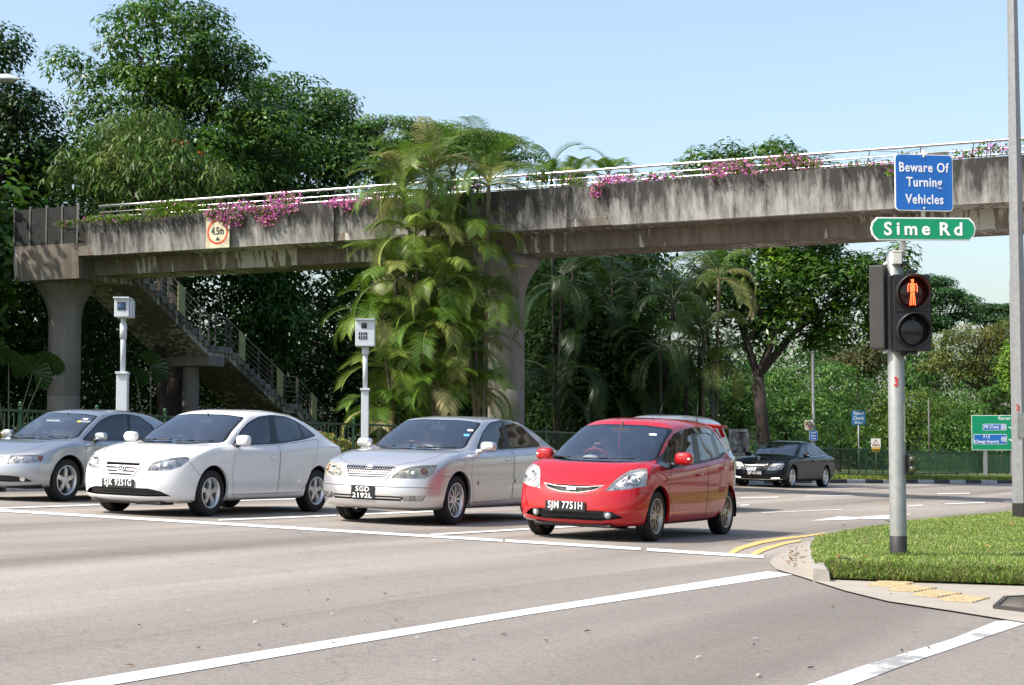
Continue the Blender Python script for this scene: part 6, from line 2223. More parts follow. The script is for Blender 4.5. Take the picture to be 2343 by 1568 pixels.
# --- big green direction board
P = at(2284, 990, 80.0); gz = grd(P.x, P.y) + .15
r = thing('direction_sign', 'large green direction board with blue PIE panels on two grey posts', 'direction sign', (P.x, P.y, gz), R(-4))
k = 80.0 / FPX
Z = lambda y: at(2284, y, 80.0).z - gz
Xx = lambda x: (x - 2284) * k
for x in (2255, 2316):
    m = MB(); m.bar((Xx(x), .10, -.2), (Xx(x), .10, Z(970)), .16); m.build('post', M['galv_fine'], r)
x0, x1 = 2224, 2344
o = sign_plate(r, Vector(((Xx(x0) + Xx(x1)) / 2, 0, Z(990))), (x1 - x0) * k, 80 * k, M['sign_green'], M['sign_white'], .05, .025)
letters(o, 'Farrer Rd', (Xx(2306), -.010, Z(957)), .23, M['plate_white'], .004, .86, 1.1)
for (a, b, c_, d, rows) in ((2249.5, 2302.5, 970, 984.5, [('PIE (Tuas)', 977.3, 2269)]), (2228.5, 2303, 993.5, 1016.5, [('P I E', 999.5, 2258), ('(Changi Airport)', 1011, 2257)])):
    q = MB(); q.prism(plate_mb((b - a) * k, (d - c_) * k, 0, .04), -.012, -.008)
    pp = put_mesh('route_panel', q.mesh('route_panel'), M['sign_white'], Matrix.Translation((Xx((a + b) / 2), 0, Z((c_ + d) / 2))), o)
    q = MB(); q.prism(plate_mb((b - a) * k - .04, (d - c_) * k - .04, 0, .03), -.015, -.0118)
    put_mesh('panel_face', q.mesh('panel_face'), M['sign_blue'], Matrix.Translation((Xx((a + b) / 2), 0, Z((c_ + d) / 2))), pp)
    for t, y, x in rows:
        letters(pp, t, (Xx(x), -.0165, Z(y)), .20, M['plate_white'], .003, .80, 1.05)
    q = MB(); cx, cz = Xx(b - 7), Z((c_ + d) / 2); e = 4.6 * k
    for u, v_ in (((-e, -e), (e, -e)), ((e, -e), (e, e)), ((e, e), (-e, e)), ((-e, e), (-e, -e)), ((-e * .55, -e * .7), (-e * .18, e * .6)), ((e * .55, -e * .7), (e * .18, e * .6)), ((-e * .6, e * .05), (e * .6, e * .05))):
        q.bar((cx + u[0], -.0165, cz + u[1]), (cx + v_[0], -.0165, cz + v_[1]), .004, .028)
    q.build('route_mark', M['plate_white'], pp)
q = MB(); q.bar((Xx(2321), -.011, Z(1023)), (Xx(2321), -.011, Z(963)), .006, 4.5 * k)
for y in (977, 1005):
    q.bar((Xx(2321), -.012, Z(y + 7)), (Xx(2308), -.012, Z(y)), .006, 3.0 * k)
q.build('arrow_mark', M['plate_white'], o)

# --- poster case by the trees
P = at(1690, 1008, 61.0); gz = grd(P.x, P.y) + .15
r = thing('poster_case', 'grey framed poster case behind the railing, just left of the black car', 'poster case', (P.x, P.y, gz), R(8))
k = 61.0 / FPX
Z = lambda y: at(1690, y, 61.0).z - gz
for x in (-20, 20):
    m = MB(); m.box((x * k, .03, Z(983) / 2), (.09, .12, Z(983))); m.build('frame_post', M['galv_fine'], r)
m = MB(); m.box((0, .03, Z(985)), (40 * k, .14, .10)); m.box((0, .03, Z(1040)), (40 * k, .14, .10)); m.build('frame_rail', M['galv_fine'], r)
pm_, nt, b = new_mat('poster picture')
v = coords(nt, 'Object', (1.6, 1, 2.2)); f = noise(nt, v, 2.1, 5, .6)
nt.links.new(ramp(nt, f, [(.34, (.02, .03, .04)), (.48, (.14, .11, .10)), (.58, (.30, .36, .38)), (.68, (.6, .6, .58))]), b.inputs['Base Color']); b.inputs['Roughness'].default_value = .25
m = MB(); m.box((0, .0, Z(1012)), (37 * k, .03, 50 * k)); m.build('poster', pm_, r)

# --- street lamp reaching in at the upper left
P = Vector((-15.6, 42.5, 0)); P.z = grd(P.x, P.y) + .14
r = thing('street_lamp', 'street lamp arm with a grey bowl head reaching in at the upper left corner', 'lamp post', P, 0)
hp_ = at(8, 183, 42.0) - P
m = MB(); m.tube([(0, 0, -.1), (0, 0, 2), (0, 0, 8.6), (.25, -.05, hp_.z - .25), (hp_.x * .55, hp_.y * .6, hp_.z + .02), (hp_.x - .1, hp_.y, hp_.z + .02)], [.11, .10, .07, .06, .05, .045], 12); m.build('mast', M['galv_fine'], r)
m = MB()
n = 16; V, F = [], []
for i in range(n + 1):
    t = i / n; x = -.42 + .84 * t; w = .155 * math.sin(math.pi * min(1, (t * .92 + .06))) ** .6
    for j in range(13):
        a = math.pi * j / 12; V.append(hp_ + Vector((x, w * math.cos(a), .15 * math.sin(a) * (w / .155) ** .8)))
for i in range(n):
    for j in range(12):
        F.append((13 * i + j, 13 * i + 13 + j, 13 * i + 14 + j, 13 * i + 1 + j))
m.add(V, F, True); m.add([V[13 * i] for i in range(n + 1)] + [V[13 * i + 12] for i in range(n, -1, -1)], [tuple(range(2 * n + 2))])
hd_ = m.build('lamp_head', M['grey_paint'], r)
m = MB(); m.ball(hp_ + Vector((.08, 0, -.01)), (.22, .11, .07), 10); m.build('lamp_glass', plain('smoky lamp bowl', (.20, .20, .19), .2), hd_)

# --- tactile studs and the drain cover in the pavement
for i, q in enumerate(([(750, 712), (935, 652), (1228, 685), (1010, 730)], [(960, 761), (1130, 706), (1455, 738), (1210, 778)], [(1215, 808), (1390, 759), (1710, 793), (1450, 832)], [(1480, 860), (1650, 811), (1992, 836), (1810, 887)])):
    G = [gp(x, y, .016) for x, y in cr(q, (3000, 1950), 2.687)]
    c = sum(G, Vector()) / 4
    lab = ['yellow ribbed tactile strip in the pavement, leftmost of the four', 'yellow ribbed tactile strip in the pavement, second of four from the left', 'yellow ribbed tactile strip in the pavement, third of four from the left', 'yellow ribbed tactile strip in the pavement, nearest to the drain cover'][i]
    t = thing('tactile_strip', lab, 'tactile paving', (c.x, c.y, grd(c.x, c.y) + .016), 0, 'tactile strips in the pavement')
    L = [p - c for p in G]
    m = MB(); z = .006
    m.add([(p.x, p.y, p.z + z - .004) for p in L], [(0, 1, 2, 3)]); m.build('base_plate', M['tactile'], t)
    m = MB(); n = 14
    for a in range(n + 1):
        u = (a + .3) / (n + .6)
        A = L[0].lerp(L[3], u); B = L[1].lerp(L[2], u)
        k2 = 7
        for b_ in range(k2):
            p = A.lerp(B, (b_ + .12) / k2); q2 = A.lerp(B, (b_ + .80) / k2)
            m.bar(p + Vector((0, 0, z)), q2 + Vector((0, 0, z)), .026, .010)
    m.build('ribs', M['tactile'], t)
G = [gp(x, y, .03) for x, y in cr([(2050, 925), (2160, 840), (2560, 838), (2560, 985)], (3000, 1950), 2.687)]
c = sum(G, Vector()) / 4
t = thing('drain_cover', 'rusty iron drain cover set into the pavement at the right edge', 'drain cover', (c.x, c.y, grd(c.x, c.y)), 0)
L = [p - Vector((c.x, c.y, grd(p.x, p.y))) for p in G]
m = MB()
for a, b in zip(L, L[1:] + L[:1]):
    m.bar((a.x, a.y, .025), (b.x, b.y, .025), .035, .05)
m.build('frame', M['rust'], t)
m = MB(); m.add([(p.x, p.y, .030) for p in L], [(0, 1, 2, 3)])
for u in np.linspace(.06, .94, 9):
    a, b = L[0].lerp(L[1], u), L[3].lerp(L[2], u); m.bar((a.x, a.y, .036), (b.x, b.y, .036), .025, .012)
m.build('grating', plain('grey brown grating', (.15, .135, .11), .8, vary=.4, scale=30), t)
# ------------------------------------------------------------------ foliage
RNG = np.random.default_rng(11)
def rand_dirs(n, up=0.0):
    d = RNG.normal(size=(n, 3)); d /= np.linalg.norm(d, axis=1)[:, None]
    if up:
        d[:, 2] += up; d /= np.linalg.norm(d, axis=1)[:, None]
    return d
def leaf_mesh(name, C, U, Nn, L, W, tone, fold=.18):
    """one four-cornered, slightly folded leaf at each centre"""
    n = len(C)
    U = U - (U * Nn).sum(1)[:, None] * Nn
    U /= np.maximum(np.linalg.norm(U, axis=1), 1e-6)[:, None]
    V = np.cross(Nn, U)
    L = np.broadcast_to(np.asarray(L, float), (n,))[:, None]; W = np.broadcast_to(np.asarray(W, float), (n,))[:, None]
    co = np.empty((n, 4, 3))
    co[:, 0] = C - U * L / 2; co[:, 2] = C + U * L / 2
    co[:, 1] = C + V * W / 2 + Nn * W * fold - U * L * .06; co[:, 3] = C - V * W / 2 + Nn * W * fold - U * L * .06
    me = bpy.data.meshes.new(name)
    me.vertices.add(4 * n); me.loops.add(4 * n); me.polygons.add(n)
    me.vertices.foreach_set('co', co.ravel())
    me.loops.foreach_set('vertex_index', np.arange(4 * n, dtype=np.int32))
    me.polygons.foreach_set('loop_start', np.arange(0, 4 * n, 4, dtype=np.int32))
    me.update(calc_edges=True)
    at_ = me.attributes.new('tone', 'FLOAT_COLOR', 'POINT')
    t = np.ones((n, 4, 4)); t[:, :, :3] = np.clip(tone, 0, 1)[:, None, :]
    at_.data.foreach_set('color', t.astype(np.float32).ravel())
    return me
M['leaf'] = leafmat('leaf', .30, .45, .28)
M['leaf_matt'] = leafmat('matt leaf', .28, .65, .12)
M['leaf_gloss'] = leafmat('glossy leaf', .25, .36, .38)
M['palm_leaf'] = leafmat('palm leaf', .28, .42, .3)
M['petal'] = leafmat('petal', .40, .7, .2)
M['bark'] = plain('dark bark', (.034, .026, .020), .9, vary=.4, scale=5, bmp=.6)
M['bark_pale'] = plain('grey bark', (.16, .14, .12), .9, vary=.35, scale=5, bmp=.6)
M['palm_stem_shaded'] = plain('shaded brown palm stem', (.018, .016, .011), .8, vary=.35, scale=9, bmp=.4)  # thicket shade is put into this stem colour
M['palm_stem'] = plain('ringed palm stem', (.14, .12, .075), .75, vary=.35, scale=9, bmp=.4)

def tones(n, cols, var=.25, clump=None):
    """natural leaf colours: young, old and ordinary leaves, branch by branch"""
    cols = np.asarray(cols, float)
    k = RNG.integers(0, len(cols), n) if clump is None else clump % len(cols)
    c = cols[k] * (1 + RNG.normal(size=(n, 1)) * var * .5)
    c *= 1 + RNG.normal(size=(n, 3)) * .06
    return np.clip(c, .004, .9)

def clump_leaves(cl, per, up, droop, cols, L, W, var=.3, inner=.0, flat=1.0, mixcol=.75):
    """cl: (centre, radii) of leaf clumps; leaves sit on their shells, facing out and up"""
    CC, UU, NN, TT = [], [], [], []
    for i, (c, r) in enumerate(cl):
        n = max(6, int(per * (r[0] * r[1] + r[0] * r[2] + r[1] * r[2]) / 3))
        d = rand_dirs(n, up)
        rad = (.45 + .60 * RNG.random(n) ** .6)
        p = c + d * rad[:, None] * np.asarray(r)
        nn = d * .75 + np.array([0, 0, .55]) * flat + rand_dirs(n) * .42
        nn /= np.linalg.norm(nn, axis=1)[:, None]
        u = d * np.array([1, 1, .3]) + rand_dirs(n) * .7 + np.array([0, 0, -droop])
        CC.append(p); UU.append(u); NN.append(nn)
        base = np.full(n, RNG.integers(0, len(cols)))
        sw = RNG.random(n) > mixcol
        base[sw] = RNG.integers(0, len(cols), sw.sum())
        TT.append(tones(n, cols, var, base) * (1 + RNG.normal() * .12))
    C = np.concatenate(CC); U = np.concatenate(UU); Nn = np.concatenate(NN); T = np.concatenate(TT)
    n = len(C)
    return C, U, Nn, L * (.65 + .7 * RNG.random(n)), W * (.65 + .7 * RNG.random(n)), T

def scatter_clumps(ells, Y, n, size, flat=1.0, shell=.55, seed=0, depth=1.0):
    """leaf clumps through the volume of crown lobes; lobes are (cx, cy, rx, ry[, dY]) as seen from the road, at distance Y"""
    out = []
    area = sum(e[2] * e[3] for e in ells)
    for e in ells:
        cx, cy, rx, ry = e[:4]; dY = e[4] if len(e) > 4 else 0
        k = (Y + dY) / FPX
        c = np.array(at(cx, cy, Y + dY)); R3 = np.array([rx * k, rx * k * depth, ry * k])
        m = max(3, int(n * rx * ry / area))
        d = rand_dirs(m, .12)
        rad = shell + (1 - shell) * RNG.random(m) ** .5
        P = c + d * R3 * rad[:, None] * .92
        for p in P:
            s_ = size * (.65 + .7 * RNG.random())
            out.append((p, np.array([s_, s_, s_ * flat])))
    return out
def limbs(mb, base, fork, tips, r0, k=26, sag=.0):
    """trunk to the fork, then bent limbs that reach the clumps"""
    base = Vector(base); fork = Vector(fork)
    mid = base.lerp(fork, .5) + Vector((RNG.normal() * .12, RNG.normal() * .12, 0)) * (fork - base).length * .25
    mb.tube([base - Vector((0, 0, .3)), base + Vector((0, 0, .3)), mid, fork], [r0 * 1.35, r0 * 1.05, r0 * .85, r0 * .72], 10)
    if not tips:
        return
    tips = [Vector(t) for t in tips]
    idx = RNG.permutation(len(tips))[:k]
    mains = []
    for j, i in enumerate(idx):
        t = tips[i]
        if j < max(3, k // 5) or not mains:
            a = fork; rr = r0 * .55
        else:
            mm = min(mains, key=lambda q: (q - t).length); a = mm; rr = r0 * .25
        m1 = a.lerp(t, .45) + Vector((RNG.normal(), RNG.normal(), abs(RNG.normal()) - sag)) * (t - a).length * .10
        mb.tube([a, m1, a.lerp(t, .75) + Vector((0, 0, (t - a).length * .05)), t], [rr, rr * .62, rr * .42, rr * .15], 6, False)
        if j < max(3, k // 5):
            mains += [m1, a.lerp(t, .75)]
def tree(label, base_px, Y, ells, n, size, L, W, cols, per=38, flat=.75, droop=.2, up=.25, r0=.22, fork_px=None, mat='leaf', bark='bark', shell=.5, k=24, group=None, name='tree', fillper=0, depth=1.0, tipside=True, var=.3, cflat=1.0, base=None, leaf_up=1.0):
    bx, by = base_px
    P = at(bx, by, Y) if base is None else Vector(base)
    P.z = grd(P.x, P.y) + (.0 if base is None else 0)
    r = thing(name, label, 'tree', P, 0, group)
    per *= 2.6
    cl = scatter_clumps(ells, Y, n, size, flat, shell, depth=depth)
    C, U, Nn, LL, WW, T = clump_leaves(cl, per, up, droop, cols, L, W, var, flat=leaf_up)
    off = np.array(P)
    me = leaf_mesh('crown', C - off, U, Nn, LL, WW, T)
    obj('crown', me, M[mat], r)
    m = MB()
    if fork_px:
        f = at(fork_px[0], fork_px[1], Y)
    else:
        cx = sum(e[0] for e in ells) / len(ells); cy = max(e[1] + e[3] * .4 for e in ells)
        f = at(.6 * bx + .4 * cx, cy, Y); f.z = max(f.z, P.z + 1.0)
    limbs(m, Vector((0, 0, 0)), f - P, [Vector(c) - P for c, _ in cl], r0, k)
    m.build('trunk', M[bark], r)
    return r
GREEN = [(0.055, 0.117, 0.022), (0.068, 0.142, 0.027), (0.043, 0.099, 0.02), (0.093, 0.161, 0.035)]
SHADED_GREEN = [(.020, .048, .012), (.026, .060, .014), (.018, .042, .012), (.034, .07, .018)]  # shade under the bridge and at the left edge put into the leaf colours
MID = [(0.044, 0.1, 0.022), (0.056, 0.119, 0.025), (0.035, 0.083, 0.02), (0.075, 0.138, 0.031)]
LIME = [(0.12, 0.216, 0.03), (0.102, 0.192, 0.029), (0.156, 0.24, 0.038), (0.084, 0.162, 0.026)]
OLIVE = [(.11, .125, .034), (.09, .12, .032), (.13, .125, .036), (.07, .11, .028)]
FERN = [(0.088, 0.184, 0.048), (0.112, 0.216, 0.054), (0.072, 0.152, 0.042), (0.136, 0.232, 0.058)]

# big trees on the left
tree('big dense tree with feathery branch ends, tallest at the upper left', (400, 1000), 66, [(390, 120, 170, 130), (300, 250, 150, 110), (480, 260, 150, 130), (420, 400, 190, 120, -2), (270, 380, 120, 100, -3), (560, 150, 40, 60, -1), (180, 150, 60, 40), (610, 330, 110, 110)],
     260, .95, .24, .10, GREEN, 95, .50, .45, .3, .38, (400, 620), mat='leaf_gloss', k=30)
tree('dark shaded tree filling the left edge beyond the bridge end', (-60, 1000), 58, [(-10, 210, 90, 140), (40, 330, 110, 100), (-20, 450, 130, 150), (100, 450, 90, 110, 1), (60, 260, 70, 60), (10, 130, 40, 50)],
     120, .85, .20, .10, SHADED_GREEN, 80, .7, .3, .2, .34, (-40, 560), mat='leaf')
tree('drooping bushy tree with a few red young leaves just behind the bridge', (380, 1000), 57, [(330, 330, 110, 90), (260, 420, 110, 80), (420, 440, 100, 90, -1), (340, 400, 120, 80, -1.5), (180, 400, 70, 70), (480, 420, 50, 50)],
     170, .62, .30, .075, [(.075, .135, .036), (.09, .15, .042), (.06, .115, .03), (.13, .17, .05), (.075, .13, .036), (.08, .13, .036)], 60, .75, 1.3, .25, .2, (370, 560), k=22, leaf_up=.4)
YT = bpy.data.objects['tree.002']
cl_ = [(np.array(at(x, y, 55.4)) - np.array(YT.location), np.array([.20, .20, .12])) for x, y in ((405, 326), (420, 330), (452, 352))]
C_, U_, N_, L_, W_, T_ = clump_leaves(cl_, 330, .3, 1.0, [(.36, .10, .05), (.30, .13, .06)], .16, .06, .2)
obj('young_leaves', leaf_mesh('young_leaves', C_, U_, N_, L_, W_, T_), M['leaf'], YT)
tree('dark tree with spreading top between the big tree and the umbrella trees', (640, 1000), 74, [(650, 220, 100, 64), (640, 320, 120, 90), (700, 380, 120, 90), (600, 420, 90, 80), (735, 250, 50, 40), (790, 400, 80, 70), (720, 310, 70, 50)],
     190, 1.05, .24, .11, MID, 60, .42, .25, .3, .34, (650, 560), k=24)
tree('umbrella shaped tree with flat layered crown left of the palms', (860, 1000), 92, [(780, 250, 40, 20), (820, 330, 60, 40), (880, 350, 60, 30), (760, 225, 30, 14), (720, 270, 60, 26), (800, 300, 70, 24), (880, 290, 80, 26), (860, 345, 80, 22), (930, 330, 80, 24), (800, 365, 80, 22), (950, 300, 50, 18), (900, 390, 60, 20)],
     150, 1.1, .22, .10, [(.08, .155, .04), (.09, .17, .045), (.065, .13, .034), (.11, .18, .05)], 58, .20, .1, .5, .30, (880, 470), k=34, shell=.2)
tree('umbrella shaped tree with flat layered crown behind the palm tops', (1060, 1000), 100, [(1000, 315, 90, 26), (1090, 318, 80, 24), (1160, 335, 50, 20), (1100, 350, 80, 22), (1020, 350, 80, 24), (1200, 365, 30, 14), (960, 375, 60, 18), (1140, 375, 50, 16)],
     150, 1.1, .22, .10, [(.08, .155, .04), (.09, .17, .045), (.065, .13, .034), (.11, .18, .05)], 58, .20, .1, .5, .30, (1060, 480), k=34, shell=.2)
# under the bridge, left
tree('leafy dark green tree hanging beside the staircase', (620, 1010), 66, [(580, 700, 90, 70), (640, 760, 80, 90), (560, 800, 80, 80), (620, 640, 70, 50)],
     90, .7, .26, .11, [(.03, .085, .016), (.04, .10, .018), (.025, .065, .014)], 60, .7, .8, .2, .2, (610, 820), k=14)
tree('pale sunlit bush tree between the staircase and the palms', (770, 1010), 74, [(770, 700, 60, 60), (720, 760, 60, 60), (800, 790, 60, 80), (740, 860, 70, 70)],
     90, .6, .20, .09, [(.08, .125, .03), (.10, .15, .035), (.06, .10, .025)], 60, .7, .3, .2, .16, (770, 880), k=14)
# round dark tree with leaning trunk on the right
tree('round glossy tree with a leaning forked trunk left of the signal post', (1757, 1003), 66, [(1640, 640, 100, 60, 0), (1760, 650, 130, 90), (1890, 660, 130, 90), (1990, 690, 90, 80), (1700, 740, 90, 60, 1), (1830, 740, 110, 60), (1950, 770, 90, 40), (1600, 400, 60, 40, 2), (1720, 380, 130, 36, 2), (1830, 400, 60, 40, 2), (1800, 500, 220, 110, 2), (2040, 620, 50, 55), (1560, 700, 70, 70)],
     340, .70, .26, .095, [(.050, .115, .018), (.06, .13, .02), (.035, .085, .014), (.10, .17, .028), (.03, .075, .013)], 105, .85, -.1, .35, .30, (1734, 862), mat='leaf_gloss', k=34)
# right background, along the fence and up the slope
bush = [('feathery green bush behind the fence, next to the leaning tree', 1700, 76, [(1700, 930, 60, 70), (1660, 960, 40, 50)], FERN, .24),
        ('feathery green tree left of the tall speed check sign', 1800, 80, [(1800, 900, 80, 60), (1830, 960, 80, 60), (1760, 970, 60, 50)], FERN, .26),
        ('feathery green tree above the tall speed check sign', 1920, 90, [(1920, 880, 80, 50), (1900, 940, 80, 60), (1960, 1000, 60, 45)], FERN, .26),
        ('feathery yellowish bush right behind the signal post', 2080, 88, [(2070, 990, 70, 60), (2110, 940, 60, 50), (2040, 960, 50, 60)], [(.10, .16, .035), (.08, .14, .03), (.12, .17, .04)], .25),
        ('feathery bush left of the green direction board', 2190, 98, [(2190, 960, 60, 70), (2160, 1010, 60, 50), (2220, 1020, 60, 50)], FERN, .26),
        ('leafy bush behind the green direction board', 2290, 104, [(2290, 930, 60, 50), (2260, 980, 50, 40), (2340, 1000, 60, 60)], [(.07, .14, .03), (.09, .16, .035), (.055, .115, .026)], .30),
        ('low feathery bush at the foot of the leaning tree', 1640, 80, [(1630, 985, 60, 50), (1590, 950, 50, 60)], FERN, .22)]
bush = [(a_, b_, c_, d_, [tuple(v * .88 for v in t) for t in e_], f_ * .85) for a_, b_, c_, d_, e_, f_ in bush]
for lab, x, Y, el, cols, L in bush:
    tree(lab, (x, 1060), Y, el, 80, .75, L, L * .42, cols, 55, .45, .3, .4, .10, None, k=12, name='bush')
tree('brownish rounded tree up the slope behind the signal heads', (1960, 1030), 112, [(1950, 830, 50, 30), (1990, 820, 50, 30)], 50, .9, .24, .11, [(.085, .09, .035), (.07, .085, .03), (.10, .095, .038)], 55, .6, .2, .3, .2, k=12)
tree('tall umbrella tree rising on the far right horizon, nearest the signal', (2130, 1030), 128, [(2150, 660, 50, 26), (2120, 700, 50, 26), (2180, 690, 50, 24), (2140, 740, 60, 26), (2200, 725, 40, 18), (2110, 650, 40, 18)],
     100, 1.1, .26, .12, [(.04, .095, .03), (.05, .11, .034), (.032, .08, .026)], 60, .28, .1, .5, .34, (2140, 860), k=26, shell=.2)
tree('wide umbrella tree on the far right horizon beside the tall lamp post', (2290, 1030), 140, [(2260, 712, 50, 14), (2320, 708, 50, 16), (2230, 735, 40, 14), (2300, 738, 60, 16), (2350, 725, 40, 18)],
     90, 1.1, .26, .12, [(.05, .10, .034), (.06, .12, .04), (.04, .085, .03)], 60, .26, .1, .5, .32, (2280, 860), k=26, shell=.2)
tree('olive brown spreading tree to the right of the signal heads', (2270, 1030), 112, [(2230, 780, 90, 36), (2300, 770, 60, 32), (2180, 830, 60, 30), (2270, 830, 80, 36), (2320, 820, 40, 40), (2220, 870, 50, 24)],
     120, .95, .22, .10, OLIVE, 60, .4, .15, .4, .26, (2265, 940), k=30, shell=.3)
tree('bright round light green tree at the lamp post edge', (2330, 1030), 100, [(2320, 850, 36, 44), (2350, 870, 40, 50), (2330, 810, 28, 24)], 70, .6, .22, .10, [(.13, .22, .04), (.11, .19, .034), (.16, .25, .05)], 70, .8, .2, .3, .2, k=12)

# woods that close the view, each one mass
def woods(name, label, boxes, cols, L, n, mat='leaf_matt'):
    CC, UU, NN, TT = [], [], [], []
    for (x0, x1, y0, y1, ztop, cnt) in boxes:
        m = int(cnt / 60)
        c = np.stack([x0 + (x1 - x0) * RNG.random(m), y0 + (y1 - y0) * RNG.random(m), ztop * RNG.random(m) ** .8], 1)
        c[:, 2] += [grd(a, b) for a, b in c[:, :2]]
        cl = [(q, np.array([1.3, 1.3, .9]) * (.6 + .8 * RNG.random())) for q in c]
        C, U, Nn, LL, WW, T = clump_leaves(cl, 60 / 1.3, .25, .3, cols, L, L * .45)
        CC.append(C); UU.append(U); NN.append(Nn); TT.append(T)
    C, U, Nn, T = map(np.concatenate, (CC, UU, NN, TT))
    o = obj(name, leaf_mesh(name, C, U, Nn, L * (.6 + .8 * RNG.random(len(C))), L * .45, T), M[mat])
    o['kind'] = 'stuff'; o['label'] = label; o['category'] = 'woodland'
    return o
woods('woodland', 'woodland with shade-darkened leaves closing the view under the bridge', [(-34, -8, 66, 78, 11, 60000), (-8, 6, 70, 84, 10, 50000), (5, 9, 82, 92, 6, 14000), (-34, -14, 56, 64, 8, 26000)], SHADED_GREEN, .34, 0)
woods('undergrowth', 'dark tangled undergrowth among the shaded palms behind the bridge', [(.5, 4.5, 59, 65, 7.8, 50000), (1.2, 3.4, 53.5, 57, 5.4, 36000)], [(.016, .036, .009), (.022, .046, .011), (.012, .028, .008)], .19, 0)  # leaf colours darkened to stand for the shade behind the bridge
woods('hillside_wood', 'mixed green woodland on the slope at the far right', [(14, 60, 118, 150, 9, 50000), (14, 60, 104, 118, 4, 22000)], [(.04, .09, .025), (.055, .115, .032), (.075, .13, .038), (.032, .075, .022)], .42, 0)

# ------------------------------------------------------------------ palms
def frond(P, az, el, length, droop, cols, out, nleaf=38, lw=.024, ll=.40, twist=0.0, hang=.35):
    """one feather leaf: rachis as a bent line, leaflets on both sides"""
    d = np.array([math.cos(az) * math.cos(el), math.sin(az) * math.cos(el), math.sin(el)])
    side = np.array([-math.sin(az), math.cos(az), 0.0])
    p = np.array(P, float); st = length / 24; e = el
    pts, tan = [], []
    for i in range(25):
        pts.append(p.copy()); dd = np.array([math.cos(az) * math.cos(e), math.sin(az) * math.cos(e), math.sin(e)]); tan.append(dd)
        p = p + dd * st; e -= droop / 24 * (1 + .9 * i / 24)
    out['r'].append(pts)
    col = np.asarray(cols[RNG.integers(0, len(cols))])
    for i in range(nleaf):
        t = .14 + .86 * (i + .5) / nleaf
        f = t * 24; a = int(min(f, 23)); q = pts[a] + (pts[a + 1] - pts[a]) * (f - a); td = tan[a]
        nrm = np.cross(side, td); nrm /= np.linalg.norm(nrm)
        if nrm[2] < 0:
            nrm = -nrm
        l = ll * (.55 + .75 * math.sin(math.pi * (.12 + .80 * t)) ** .8) * (.85 + .3 * RNG.random())
        for sg in (-1, 1):
            dr = td * .62 + side * sg * .80 + nrm * (.22 - hang * .5) + np.array([0, 0, -hang * (.35 + .3 * RNG.random())])
            dr /= np.linalg.norm(dr)
            d2 = dr + np.array([0, 0, -.12 - 1.1 * hang]); d2 /= np.linalg.norm(d2)
            w = np.cross(dr, nrm * .8 + side * sg * .1); w /= max(np.linalg.norm(w), 1e-6); w = w * lw * .5
            b, c, e_ = q, q + dr * l * .5, q + dr * l * .5 + d2 * l * .5
            k = len(out['v'])
            out['v'] += [b - w * .5, b + w * .5, c + w, c - w, e_]
            out['f'] += [(k, k + 1, k + 2, k + 3), (k + 3, k + 2, k + 4)]
            cc = col * (1 + RNG.normal() * .22)
            tipc = cc * np.array([1.15, 1.05, .95])
            out['t'] += [cc, cc, cc, cc, tipc]
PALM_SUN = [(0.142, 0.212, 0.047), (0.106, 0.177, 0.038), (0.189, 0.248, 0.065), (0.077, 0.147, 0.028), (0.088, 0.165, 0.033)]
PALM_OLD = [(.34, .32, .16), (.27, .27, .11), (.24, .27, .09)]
PALM_SHADED = [(0.017, 0.037, 0.009), (0.022, 0.046, 0.011), (0.014, 0.03, 0.008)]  # frond colours carry the shade of the thicket behind the bridge
def palm(label, px, py, Y, nf, length, cols, old=.2, group=None, base=None, r0=.055, name='palm_tree', stem='palm_stem', el=(.05, 1.5), lw=.024):
    T = at(px, py, Y)
    bx, by = base if base else (T.x + RNG.normal() * .25, T.y + RNG.normal() * .2)
    B = Vector((bx, by, grd(bx, by)))
    r = thing(name, label, 'palm', B, 0, group)
    out = dict(v=[], f=[], t=[], r=[])
    top = np.array(T - B)
    az0 = RNG.random() * 6.28
    for i in range(nf):
        az = az0 + i * 2.399 + RNG.normal() * .3
        t = i / max(nf - 1, 1)
        e = el[1] + (el[0] - el[1]) * t + RNG.normal() * .16
        oldf = RNG.random() < old * (0.3 + 1.4 * t)
        frond(top + np.array([0, 0, .12 * (1 - t)]), az, e, length * (.80 + .35 * RNG.random()), 1.0 + 1.0 * RNG.random(), PALM_OLD if oldf and old > .05 else cols, out, hang=.0 + .55 * RNG.random() ** 1.8, lw=lw)
    me = pydata('crown', out['v'], out['f'])
    a = me.attributes.new('tone', 'FLOAT_COLOR', 'POINT')
    tt = np.ones((len(out['t']), 4), np.float32); tt[:, :3] = np.clip(np.array(out['t']), .003, .9)
    a.data.foreach_set('color', tt.ravel())
    cr_ = obj('crown', me, M['palm_leaf'], r)
    m = MB()
    for pts in out['r']:
        m.tube([Vector(p) for p in pts[::3]], [.020 - .002 * k for k in range(len(pts[::3]))], 5, False)
    m.build('frond_ribs', plain('frond rib', (.16, .17, .05), .5) if 'rib' not in M else M['rib' if stem == 'palm_stem' else 'rib_shaded'], cr_)
    m = MB()
    H = top[2]; n = max(6, int(H / .14)); V = []
    prof = []
    pts, rs = [], []
    for k in range(n + 1):
        t = k / n
        pts.append(Vector((top[0] * t ** 1.3, top[1] * t ** 1.3, -.1 + (H + .1) * t))); rs.append(r0 * (1.12 - .25 * t) * (1.10 if k % 2 else .96))
    m.tube(pts, rs, 9)
    m.tube([Vector(top) - Vector((0, 0, .7)), Vector(top) - Vector((0, 0, .3)), Vector(top) + Vector((0, 0, .12))], [r0 * .95, r0 * 1.25, r0 * .6], 9)
    m.build('trunk', M[stem], r)
    return r
M['rib'] = plain('frond rib', (.15, .16, .045), .5)
M['rib_shaded'] = plain('dark frond rib', (.03, .045, .015), .6)  # rib colour darkened to match the shaded fronds
